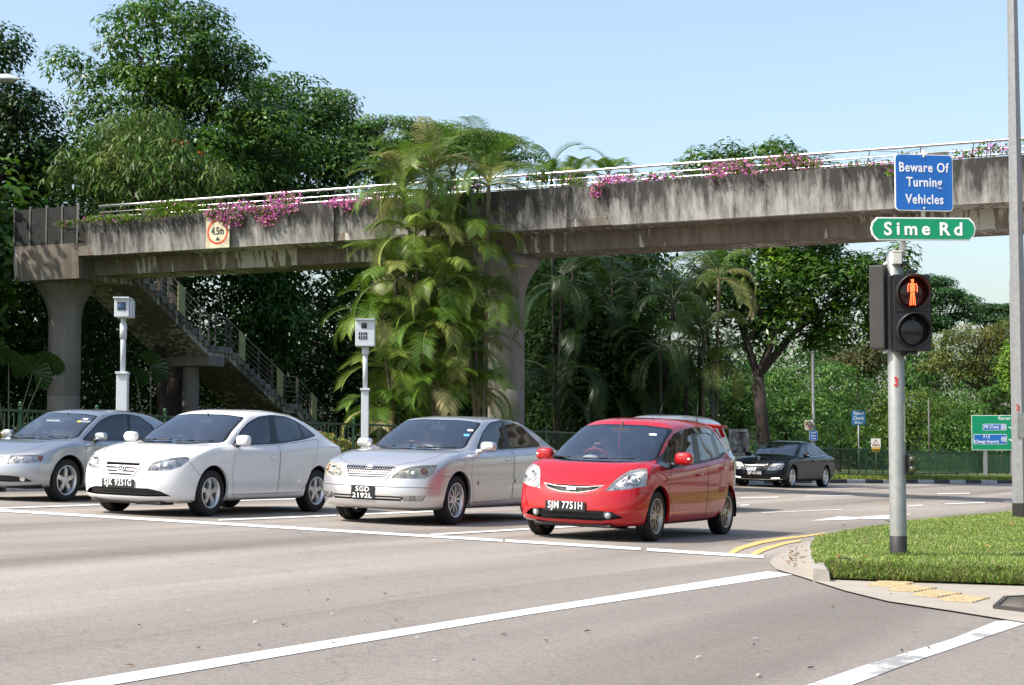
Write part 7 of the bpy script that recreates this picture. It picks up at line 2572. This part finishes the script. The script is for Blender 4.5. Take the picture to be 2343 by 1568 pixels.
GP = 'palms of the clump in front of the bridge'
spots = [(985, 402, 44.0, 'tallest palm of the sunlit clump, its crown above the bridge railing', 16, 2.0), (1118, 425, 44.2, 'sunlit palm arching against the bridge parapet, right of the tallest palm', 14, 2.1),
         (925, 440, 43.9, 'sunlit palm hanging over the pink flowers, left of the tallest palm', 13, 1.9),
         (950, 545, 43.4, 'palm with brown drooping fronds just below the parapet, left of the clump centre', 12, 1.6), (1085, 560, 44.0, 'palm in the clump with its crown against the girder, right of centre', 10, 1.5),
         (905, 640, 43.5, 'bright green palm leaning to the left of the clump under the girder', 11, 1.6), (1010, 660, 43.3, 'palm with pale fans in the middle of the clump, below the girder', 12, 1.5),
         (1110, 690, 43.9, 'palm on the right of the clump in front of the bridge pier', 11, 1.6), (870, 740, 43.6, 'palm at the left side of the clump beside the speed camera box', 11, 1.5),
         (985, 775, 43.2, 'palm with drooping fronds mid clump, at speed camera height', 11, 1.5), (1070, 800, 43.8, 'palm with dark fronds in the clump, left of the pier shaft', 11, 1.5),
         (900, 850, 43.4, 'low palm at the lower left of the clump, right of the speed camera pole', 12, 1.4), (1000, 890, 43.3, 'low palm behind the roof of the silver saloon', 12, 1.3), (1095, 900, 44.0, 'low palm at the lower right of the clump beside the pier foot', 11, 1.4),
         (870, 950, 43.6, 'lowest palm of the clump, showing above the railing by the silver saloon', 11, 1.2)]
for x, y, Y, lab, nf, ln in spots:
    palm(lab, x, y, Y, nf + 5, ln * 1.05, PALM_SUN, .12, GP, base=(at(x, y, Y).x * .75 - .25 + RNG.normal() * .25, 44.0 + RNG.normal() * .25))
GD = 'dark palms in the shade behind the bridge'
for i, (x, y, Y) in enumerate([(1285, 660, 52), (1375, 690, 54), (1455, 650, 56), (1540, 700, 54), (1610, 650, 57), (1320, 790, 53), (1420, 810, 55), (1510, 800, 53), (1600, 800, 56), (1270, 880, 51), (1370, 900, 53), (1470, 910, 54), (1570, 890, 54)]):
    palm('dark feather palm in the shaded thicket between the bridge pier and the leaning tree', x, y, Y, 13, 2.2, PALM_SHADED, .0, GD, el=(-.1, 1.3), stem='palm_stem_shaded')
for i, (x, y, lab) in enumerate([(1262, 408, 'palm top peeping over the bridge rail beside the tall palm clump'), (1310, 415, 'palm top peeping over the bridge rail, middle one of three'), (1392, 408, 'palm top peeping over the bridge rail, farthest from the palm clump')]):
    palm(lab, x, y, 53 + i, 7, 1.3, PALM_SUN, .05, 'palm tops seen above the bridge rail', el=(.7, 1.5), stem='palm_stem_shaded')
tree_p = [(1735, 640, 'green feather palm right under the girder, left of the round glossy tree'), (1700, 760, 'green feather palm with pale lower fronds, in front of the round glossy tree'), (1720, 850, 'yellow tipped low palm beside the leaning trunk')]
for x, y, lab in tree_p:
    palm(lab, x - 90, y, 55, 12, 1.9, [(.07, .13, .03), (.09, .14, .035), (.055, .105, .025)], .2, 'palms beside the leaning tree')

# fan palms by the left pier
def fan_plant(label, blades, Y, group):
    P = at(blades[0][0], 1000, Y); P.z = grd(P.x, P.y)
    r = thing('fan_palm', label, 'palm', P, 0, group)
    V, F, T = [], [], []
    st = MB(); st.ball((0, 0, .02), .06, 6)
    for (px, py, rad, tilt, az) in blades:
        c = at(px, py, Y) - P; R_ = rad * Y / FPX
        u = Vector((math.cos(az), math.sin(az) * .4, 0)).normalized(); w = Vector((0, -math.sin(tilt), math.cos(tilt)))
        n = 26; k0 = len(V); V.append(c)
        nn = u.cross(w)
        for i in range(n + 1):
            a = R(-200) + R(220) * i / n + R(90) - R(-20)
            rr = R_ * (1.0 if i % 2 else .90)
            V.append(c + (u * math.cos(a) + w * math.sin(a)) * rr + nn * (.05 * R_ if i % 2 else -.05 * R_) - Vector((0, 0, .18 * R_ * abs(math.cos(a)))))
        F += [(k0, k0 + i + 1, k0 + i + 2) for i in range(n)]
        st.tube([Vector((0, 0, 0)), c * .55 + Vector((0, 0, .15)), c], [.025, .018, .012], 6)
    me = pydata('leaves', V, F)
    a = me.attributes.new('tone', 'FLOAT_COLOR', 'POINT')
    tt = np.ones((len(V), 4), np.float32); tt[:, :3] = np.array([.028, .062, .02]) * (1 + RNG.normal(size=(len(V), 1)) * .08); a.data.foreach_set('color', tt.ravel())
    obj('leaves', me, M['leaf_gloss'], r); st.build('stems', M['palm_stem'], r)
fan_plant('fan palm with round pleated leaves at the left edge beside the pier', [(20, 830, 55, .9, .2), (75, 850, 50, .6, -.3), (110, 830, 40, .8, .5), (-20, 800, 50, .7, 0)], 49, 'fan palms under the bridge')
fan_plant('fan palm with one large round leaf between the pier and the stair column', [(345, 838, 44, .5, .3), (310, 860, 36, .9, -.4)], 53, 'fan palms under the bridge')

# hedge behind the railing
def leaf_box(name, label, cat, path, w, h, n, cols, L):
    P = [Vector((x, y, 0)) for x, y in path]
    C = []
    tot = sum((b - a).length for a, b in zip(P[:-1], P[1:]))
    for a, b in zip(P[:-1], P[1:]):
        k = int(n * (b - a).length / tot); t = RNG.random(k); d = (b - a).normalized(); nn = Vector((-d.y, d.x, 0))
        hh = h * (.85 + .2 * np.sin(t * (b - a).length * 2.1) * .6)
        uu = RNG.random(k); z = np.where(uu < .45, hh * (.92 + .12 * RNG.random(k)), hh * RNG.random(k))
        o = np.where(uu < .45, (RNG.random(k) - .5) * w, np.where(RNG.random(k) < .8, -w / 2, w / 2) + RNG.normal(size=k) * .06)
        for i in range(k):
            q = a.lerp(b, t[i]) + nn * o[i]; C.append((q.x, q.y, grd(q.x, q.y) + .1 + z[i]))
    C = np.array(C); k = len(C)
    nn = rand_dirs(k) * .7 + np.array([-.2, -.5, .5]); nn /= np.linalg.norm(nn, axis=1)[:, None]
    o0 = np.array((P[0].x, P[0].y, grd(P[0].x, P[0].y)))
    r = thing(name, label, cat, o0)
    obj('foliage', leaf_mesh('foliage', C - o0, rand_dirs(k), nn, L * (.7 + .6 * RNG.random(k)), L * .45, tones(k, cols, .3)), M['leaf'], r)
    m = MB()
    for i in range(int(tot / .5)):
        d = i * .5
        for a, b in zip(P[:-1], P[1:]):
            if d <= (b - a).length:
                q = a.lerp(b, d / (b - a).length); z = grd(q.x, q.y); m.tube([q + Vector((0, 0, z)) - Vector(o0), q + Vector((RNG.normal() * .1, RNG.normal() * .1, z + h * .8)) - Vector(o0)], .02, 5); break
            d -= (b - a).length
    m.build('stems', M['bark'], r)
leaf_box('hedge', 'yellow green clipped hedge behind the dark railing, with reddish tips', 'hedge', [(-13.6, 30.8), (-9.8, 35.4), (-5.6, 41.8), (-2.5, 44.4)], .9, 1.12, 9000, [(.22, .24, .05), (.17, .21, .045), (.27, .25, .07), (.12, .16, .035), (.20, .09, .04)], .13)

# bougainvillea on the parapet
PINK = [(.60, .21, .45), (.67, .29, .52), (.53, .16, .40), (.64, .26, .44)]
BG = [(.10, .17, .03), (.13, .19, .04), (.08, .13, .025)]
def bougainvillea(label, blobs, flowers, group='flowering plants along the bridge planter', dens=1.0):
    s_ = bs(blobs[0][0]); P = BL + BE * s_ + BN * .5; P.z = 7.5
    r = thing('bougainvillea', label, 'plant', P, 0, group)
    Cg, Cf = [], []
    for (px, py, rx, ry) in blobs:
        s0 = bs(px); c0 = BL + BE * s0; k = c0.y / FPX
        n = int(rx * ry * .30 * dens)
        z0 = at(px, py, c0.y).z
        d = rand_dirs(n); rad = RNG.random(n) ** .45
        for i in range(n):
            z = z0 + d[i, 2] * ry * k * rad[i]
            inw = .30 + .42 * d[i, 1] * rad[i]
            if z < 7.80:                                  # hangs down in front of the face
                inw = -.06 - .10 * RNG.random() + max(0, (7.74 - z)) * .19
            q = BL + BE * (s0 + d[i, 0] * rx * k * rad[i] / BE.x) + BN * inw
            (Cf if RNG.random() < flowers else Cg).append((q.x, q.y, z))
    o0 = np.array(P)
    for nm, C, cols, L, W, mt in (('foliage', Cg, BG, .095, .055, 'leaf_matt'), ('blossom', Cf, PINK, .075, .062, 'petal')):
        if len(C) < 3:
            continue
        C = np.array(C); k = len(C)
        nn = rand_dirs(k) + np.array([-.3, -.6, .5]); nn /= np.linalg.norm(nn, axis=1)[:, None]
        obj(nm, leaf_mesh(nm, C - o0, rand_dirs(k), nn, L * (.7 + .7 * RNG.random(k)), W * (.7 + .6 * RNG.random(k)), tones(k, cols, .25)), M[mt], r)
    m = MB()
    for j in range(8):
        b = blobs[RNG.integers(0, len(blobs))]; s1 = bs(b[0] + RNG.normal() * b[2] * .5)
        q = BL + BE * s1 + BN * .4; q.z = 7.5; zt_ = at(b[0], b[1] - b[3] * .6 * RNG.random(), q.y).z
        m.tube([q - P, q - P + Vector((RNG.normal() * .1, -.2, max(.32, zt_ - 7.5))), q - P + BE * RNG.normal() * .3 + Vector((0, 0, max(.2, zt_ - 7.45))) - BN * .3], [.012, .009, .005], 5)
    m.build('stems', M['bark'], r)
bougainvillea('sparse green creeper with few pink blossoms at the left end of the bridge planter', [(150, 512, 32, 12), (215, 498, 50, 13), (270, 500, 40, 16)], .06)
bougainvillea('bushy light green creeper on the bridge rail, left of the height limit sign', [(345, 482, 70, 26), (420, 478, 60, 20), (380, 470, 40, 20)], .02)
bougainvillea('pink bougainvillea spilling over the height limit sign', [(500, 480, 36, 22), (515, 505, 22, 24), (545, 470, 30, 18), (540, 500, 16, 22), (480, 492, 18, 14)], .62)
bougainvillea('tall pink bougainvillea mound right of the height limit sign, hanging down', [(632, 458, 50, 26), (610, 490, 30, 30), (660, 475, 30, 22), (575, 480, 24, 14), (600, 505, 12, 14)], .66)
bougainvillea('pink bougainvillea mound just left of the sunlit palms', [(780, 460, 44, 18), (830, 455, 30, 18), (795, 478, 18, 12), (745, 462, 20, 10)], .72)
bougainvillea('small pink bougainvillea between the palm fronds on the parapet', [(930, 445, 26, 10), (1075, 425, 20, 16), (1020, 425, 16, 10)], .55)
bougainvillea('yellowish green creeper on the planter right of the palms', [(1225, 402, 50, 10), (1300, 412, 30, 14)], .10)
bougainvillea('pink bougainvillea hanging from the recessed joint of the parapet', [(1385, 412, 36, 18), (1370, 432, 16, 22), (1362, 448, 8, 10), (1425, 408, 26, 14)], .66)
bougainvillea('low pink bougainvillea row in the middle of the right bridge span', [(1490, 402, 46, 11), (1540, 400, 24, 8)], .45, dens=.8)
bougainvillea('dense pink bougainvillea mound around the grey rail plate', [(1640, 388, 40, 22), (1690, 378, 36, 20), (1645, 405, 16, 10), (1720, 392, 26, 10)], .52)
bougainvillea('pink bougainvillea mound with green leaves, right of the grey rail plate', [(1790, 366, 46, 22), (1845, 372, 36, 18), (1760, 382, 24, 12)], .42)
bougainvillea('straggly pale pink creeper near the blue warning board', [(1945, 374, 50, 9), (2020, 372, 40, 9), (2045, 392, 10, 14), (2085, 352, 22, 12)], .35, dens=.6)
bougainvillea('thin straggly pale pink creeper at the right end of the bridge', [(2200, 352, 40, 9), (2262, 340, 40, 18), (2320, 332, 34, 22)], .40, dens=.45)

# ------------------------------------------------------------------ grass on the corner
def inside(poly, x, y):
    n = len(poly); c = np.zeros(len(x), bool); j = n - 1
    for i in range(n):
        xi, yi, xj, yj = poly[i][0], poly[i][1], poly[j][0], poly[j][1]
        c ^= ((yi > y) != (yj > y)) & (x < (xj - xi) * (y - yi) / (yj - yi + 1e-12) + xi); j = i
    return c
def grass(name, label, poly, n, zf, hmin, hmax, cols, w=.007, lean=.7):
    xs = [p[0] for p in poly]; ys = [p[1] for p in poly]
    X, Y = [], []
    while sum(map(len, X)) < n:
        a = min(xs) + (max(xs) - min(xs)) * RNG.random(n); b = min(ys) + (max(ys) - min(ys)) * RNG.random(n) ** 1.25
        k = inside(poly, a, b); X.append(a[k]); Y.append(b[k])
    X = np.concatenate(X)[:n]; Y = np.concatenate(Y)[:n]
    Z = np.array([zf(a, b) for a, b in zip(X, Y)])
    patchy = .5 + .5 * np.sin(X * 2.3 + np.sin(Y * 1.7) * 1.5) * np.cos(Y * 2.9 + X)
    h = (hmin + (hmax - hmin) * RNG.random(n) ** 1.5) * (.75 + .5 * patchy)
    az = RNG.random(n) * 6.283; ln = lean * (.4 + RNG.random(n))
    d = np.stack([np.cos(az), np.sin(az), np.zeros(n)], 1); sd = np.stack([-np.sin(az), np.cos(az), np.zeros(n)], 1)
    P = np.stack([X, Y, Z], 1)
    ww = (w * (.7 + .6 * RNG.random(n)))[:, None]
    mid = P + d * (h * ln * .35)[:, None] + np.array([0, 0, 1]) * (h * .62)[:, None]
    tipp = P + d * (h * ln)[:, None] + np.array([0, 0, 1]) * (h * (1 - .25 * ln))[:, None]
    co = np.stack([P - sd * ww / 2, P + sd * ww / 2, mid + sd * ww * .45, mid - sd * ww * .45, tipp], 1).reshape(-1, 3)
    me = bpy.data.meshes.new(name)
    me.vertices.add(5 * n); me.loops.add(7 * n); me.polygons.add(2 * n)
    me.vertices.foreach_set('co', co.ravel())
    i0 = np.arange(n)[:, None] * 5
    idx = np.concatenate([i0 + np.array([0, 1, 2, 3]), i0 + np.array([3, 2, 4])], 1)
    me.loops.foreach_set('vertex_index', idx.ravel().astype(np.int32))
    ls = np.stack([np.arange(n) * 7, np.arange(n) * 7 + 4], 1)
    me.polygons.foreach_set('loop_start', ls.ravel().astype(np.int32))
    me.update(calc_edges=True)
    a = me.attributes.new('tone', 'FLOAT_COLOR', 'POINT')
    base = tones(n, cols, .3) * (.88 + .24 * patchy)[:, None]
    t = np.ones((n, 5, 4)); t[:, :, :3] = base[:, None, :]
    a.data.foreach_set('color', np.clip(t, 0, 1).astype(np.float32).ravel())
    o = obj(name, me, M['leaf_matt'])
    o['kind'] = 'stuff'; o['label'] = label; o['category'] = 'grass'
    return o
GRASSC = [(.19, .275, .075), (.23, .31, .09), (.15, .23, .06), (.29, .34, .13), (.36, .34, .19), (.17, .26, .07)]
vo = [(p.x, p.y) for p in verge_o]
vis = [p for p in vo if True]
def vz2(x, y):
    dd = min((x - p.x) ** 2 + (y - p.y) ** 2 for p in smooth_front) ** .5
    return grd(x, y) + .03 + (VUP - .035) * min(1, dd / .9)
gpoly = list(gpts([(2380, 1168), (2343, 1169), (2200, 1181), (2100, 1191), (2000, 1205), (1920, 1217), (1868, 1229), (1856, 1242), (1858, 1270), (1868, 1297)], VUP)) + list(gpts([(1900, 1306), (2000, 1310), (2150, 1314), (2343, 1321), (2380, 1322)], .09))
grass('grass', 'bright green mown grass on the kerbed corner', [(p[0], p[1]) for p in gpoly], 95000, vz2, .016, .050, GRASSC, .008)
fz = list(gpts([(1872, 1301), (1920, 1304), (2000, 1307), (2150, 1311), (2380, 1318), (2380, 1331), (2150, 1324), (2000, 1319), (1900, 1315), (1864, 1306)], .06))
grass('grass_fringe', 'longer grass fringe hanging over the pavement edge', [(p[0], p[1]) for p in fz], 6500, vz2, .03, .11, [(.13, .20, .05), (.10, .16, .035), (.19, .24, .07), (.22, .2, .1)], .009, 1.2)
pb = [(PB.x + .17 * math.cos(a), PB.y + .17 * math.sin(a)) for a in np.linspace(0, 6.283, 17)[:-1]]
grass('grass_tuft', 'longer grass round the foot of the signal post', pb, 500, vz2, .03, .09, GRASSC, .010, .9)
fvp = [(p.x, p.y) for p in far if 56 < p.y < 84]
fv = fvp + [(x - 2.2, y + 1.6) for x, y in fvp[::-1]]
grass('verge_grass', 'rough sunlit grass strip in front of the green fence', fv, 26000, lambda x, y: grd(x, y) + .14, .08, .22, [(.16, .22, .05), (.12, .18, .04), (.22, .23, .08)], .02)

# dry leaves in the gutter, grit on the road
def litter(name, label, pts, L, cols, up=.02):
    C = np.array([(p.x, p.y, grd(p.x, p.y) + up) for p in pts]); k = len(C)
    nn = rand_dirs(k) * .35 + np.array([0, 0, 1]); nn /= np.linalg.norm(nn, axis=1)[:, None]
    o = obj(name, leaf_mesh(name, C, rand_dirs(k), nn, L * (.5 + RNG.random(k)), L * .5, tones(k, cols, .5), .3), M['leaf_matt'])
    o['kind'] = 'stuff'; o['label'] = label; o['category'] = 'litter'
BROWN = [(.20, .09, .035), (.14, .07, .03), (.26, .15, .06), (.09, .05, .03)]
litter('dry_leaves', 'brown dry leaves gathered in the gutter by the kerb', [gp(1815 + RNG.normal() * 14, 1256 + RNG.random() * 48) for _ in range(48)], .05, BROWN, .03)
litter('edge_leaves', 'scattered dry leaves along the pavement edge', [gp(1880 + RNG.random() * 460, 1316 + RNG.random() * 7 + 0) for _ in range(150)], .06, BROWN, .03)
litter('road_grit', 'scattered pebbles and leaves on the near road', [gp(200 + RNG.random() * 2000, 1340 + RNG.random() * 220) for _ in range(45)], .045, [(.35, .33, .30), (.12, .10, .08), (.30, .17, .07), (.45, .43, .40), (.06, .05, .05)], .014)
litter('grass_leaves', 'few fallen leaves lying on the grass corner', [gp(1880 + RNG.random() * 440, 1195 + RNG.random() * 105, VUP) for _ in range(16)], .09, [(.38, .18, .07), (.30, .2, .1), (.5, .42, .34)], VUP + .05)
# red young leaves of the drooping tree are part of its crown tone; unseen trees: left row placed to shade pier and stair, right row across the road mirrored in the paintwork
for i, (x, y, h) in enumerate([(-23, 46, 15), (-28.5, 53, 17), (-20.5, 48.5, 10), (-25, 60, 17), (-20.2, 54, 9)]):
    k = FPX / y; px = IMW / 2 + x * k
    tree(['tall roadside tree past the left edge, nearest', 'tall roadside tree past the left edge, farthest', 'shorter roadside tree past the left edge, between the two tall ones', 'tall roadside tree past the left edge, behind the dark tree', 'low roadside tree past the left edge, beside the bridge end'][i], (px, 1000), y,
         [(px, YH - (h * .72) * k, 5.2 * k, 3.4 * k), (px + 1.5 * k, YH - (h * .5) * k, 4.0 * k, 2.6 * k), (px - 2 * k, YH - (h * .55) * k, 3.5 * k, 2.6 * k)], 110, 1.3, .45, .24, MID, 16, .7, .3, .3, .3, k=16)
for i, (x, y, h) in enumerate([(24, 36, 12), (34, 48, 14), (23, 22, 12), (20, 8, 12), (29, 30, 14)]):
    k = FPX / y
    px = IMW / 2 + x * k
    tree(['leafy roadside tree past the right edge, beside the far grass', 'leafy roadside tree past the right edge, farthest', 'leafy roadside tree past the right edge, level with the signal post', 'leafy roadside tree past the right edge, level with the camera', 'leafy roadside tree past the right edge, in the second row'][i], (px, 1000), y,
         [(px, YH - (h * .62) * k, 3.8 * k, 4.0 * k), (px - 1.5 * k, YH - (h * .40) * k, 2.8 * k, 2.8 * k), (px + 1.8 * k, YH - (h * .45) * k, 3.0 * k, 3 * k)], 90, 1.1, .40, .16, MID, 30, .7, .3, .3, .25, k=14)
# ------------------------------------------------------------------ people at the wheel
def skin_mesh(name, chains, sub=1):
    """one continuous skin over connected joints; chains: lists of (key, position, radius), keys shared where limbs join"""
    me = bpy.data.meshes.new(name)
    idx, V, Rr, E = {}, [], [], []
    for ch in chains:
        prev = None
        for key, p, r in ch:
            if key not in idx:
                idx[key] = len(V); V.append(tuple(p)); Rr.append(r)
            i = idx[key]
            if prev is not None:
                E.append((prev, i))
            prev = i
    me.from_pydata(V, E, [])
    o = bpy.data.objects.new(name, me); COL.objects.link(o)
    md = o.modifiers.new('skin', 'SKIN'); md.use_smooth_shade = True
    sd = o.modifiers.new('sub', 'SUBSURF'); sd.levels = sub; sd.render_levels = sub
    for i, r in enumerate(Rr):
        me.skin_vertices[0].data[i].radius = (r, r) if not isinstance(r, tuple) else r
    me.skin_vertices[0].data[0].use_root = True
    out = bpy.data.meshes.new_from_object(o.evaluated_get(bpy.context.evaluated_depsgraph_get()))
    COL.objects.unlink(o); bpy.data.objects.remove(o); bpy.data.meshes.remove(me)
    out.polygons.foreach_set('use_smooth', [True] * len(out.polygons))
    return out
def driver(car, label, shirt, hands='both', hair=True):
    c = car.wheel_c; x0, y = car.x_seat, .36
    V3 = Vector
    pel = V3((x0 + .14, y, .66)); ch = V3((x0 + .22, y, .98)); nk = V3((x0 + .22, y, 1.10)); hd = V3((x0 + .18, y, 1.22)); cr_ = V3((x0 + .19, y, 1.30))
    body = [[('pel', pel, .15), ('ab', pel.lerp(ch, .5), .145), ('ch', ch, .15), ('nk', nk, .06), ('jaw', hd - V3((.015, 0, .045)), .072), ('hd', hd, .088), ('cr', cr_, .072)],
            [('hd', hd, .088), ('nose', hd + V3((-.098, 0, -.012)), .014)]]
    sh_chain = [[('pel', pel, .165), ('ab', pel.lerp(ch, .5), .16), ('ch', ch, .165), ('col', nk - V3((0, 0, .01)), .085)]]
    tr = [[('pel', pel, .17)]]
    for sg in (-1, 1):
        k = 'lr'[sg > 0]
        s_ = ch + V3((.0, sg * .19, .04))
        if hands == 'both' or (hands == 'one' and sg > 0):
            ang = R(60 if hands == 'both' else 85)
            hnd = c + V3((.03, sg * .185 * math.sin(ang) if hands == 'both' else .03, .185 * math.cos(ang) * (1 if hands == 'both' else 1) + (.185 if hands == 'one' else 0)))
        else:
            hnd = V3((x0 - .22, y + sg * .20, .72))
        el = s_.lerp(hnd, .52) + V3((.03, sg * .09, -.12))
        pal = hnd + (hnd - el).normalized() * .03
        d = (pal - el).normalized()
        body.append([('ch', ch, .15), ('s' + k, s_, .062), ('e' + k, el, .042), ('w' + k, hnd - d * .05, .030), ('p' + k, pal, .036)])
        dn = V3((-.25, 0, -.95)).normalized() if hands != 'none' else d
        ax = d.cross(V3((0, 0, 1))).normalized()
        for f, (off, ln) in enumerate(((-.030, .070), (-.010, .080), (.010, .075), (.030, .060))):
            b0 = pal + d * .03 + ax * off
            body.append([('p' + k, pal, .036), ('f%s%d' % (k, f), b0, .010), ('g%s%d' % (k, f), b0 + d * ln * .4 + dn * .012, .009), ('h%s%d' % (k, f), b0 + d * ln * .42 + dn * ln * .5, .008)])
        t0 = pal + ax * (-sg * .035) - d * .005
        body.append([('p' + k, pal, .036), ('t' + k, t0, .012), ('u' + k, t0 + ax * (-sg * .02) + d * .035, .010)])
        body.append([('pel', pel, .15), ('k' + k, V3((x0 - .30, y + sg * .15, .66)), .075), ('a' + k, V3((x0 - .52, y + sg * .14, .40)), .05), ('o' + k, V3((x0 - .64, y + sg * .14, .40)), .042)])
        sh_chain.append([('ch', ch, .165), ('s' + k, s_, .078), ('m' + k, s_.lerp(el, .62), .062)])
        tr.append([('pel', pel, .17), ('k' + k, V3((x0 - .30, y + sg * .15, .66)), .088), ('a' + k, V3((x0 - .50, y + sg * .14, .42)), .062)])
    root = obj('person', skin_mesh('person', body), M['skin'])
    root.matrix_world = car.W
    tag(root, label, 'person')
    obj('shirt', skin_mesh('shirt', sh_chain), M[shirt], root)
    obj('trousers', skin_mesh('trousers', tr), M['dark_cloth'], root)
    h = MB(); h.ball(hd + V3((.022, 0, .030)), (.100, .092, .100), 10)
    h.v = [p if p.x > hd.x - .055 or p.z > hd.z + .05 else V3((hd.x - .05, p.y, p.z)) for p in h.v]
    h.build('hair', M['hair'], root)
    for sg in (-1, 1):
        e = MB(); e.ball(hd + V3((-.082, sg * .032, .012)), (.010, .014, .008), 6); e.build('eye', M['sign_dark'], root)
        e = MB(); e.ball(hd + V3((.0, sg * .088, -.005)), (.022, .010, .03), 6); e.build('ear', M['skin'], root)
    e = MB(); e.ball(hd + V3((-.080, 0, -.050)), (.008, .024, .006), 6); e.build('mouth', plain('lips', (.30, .10, .08), .5), root)
    return root

# ------------------------------------------------------------------ the cars take their places
CARS = {}
for fn in (white_saloon, silver_saloon, red_hatchback, bluegrey_saloon, black_saloon, pale_carrier):
    CARS[fn.__name__] = fn()
driver(CARS['bluegrey_saloon'], 'driver in a white shirt with both hands on the wheel of the blue-grey car', 'white_cloth')
driver(CARS['red_hatchback'], 'driver in dark clothes with one hand on top of the red steering wheel', 'dark_cloth', 'one')
driver(CARS['silver_saloon'], 'dim driver in a pale shirt behind the wood rimmed wheel of the silver saloon', 'white_cloth')
driver(CARS['white_saloon'], 'dim driver in dark clothes at the wheel of the white saloon', 'dark_cloth')
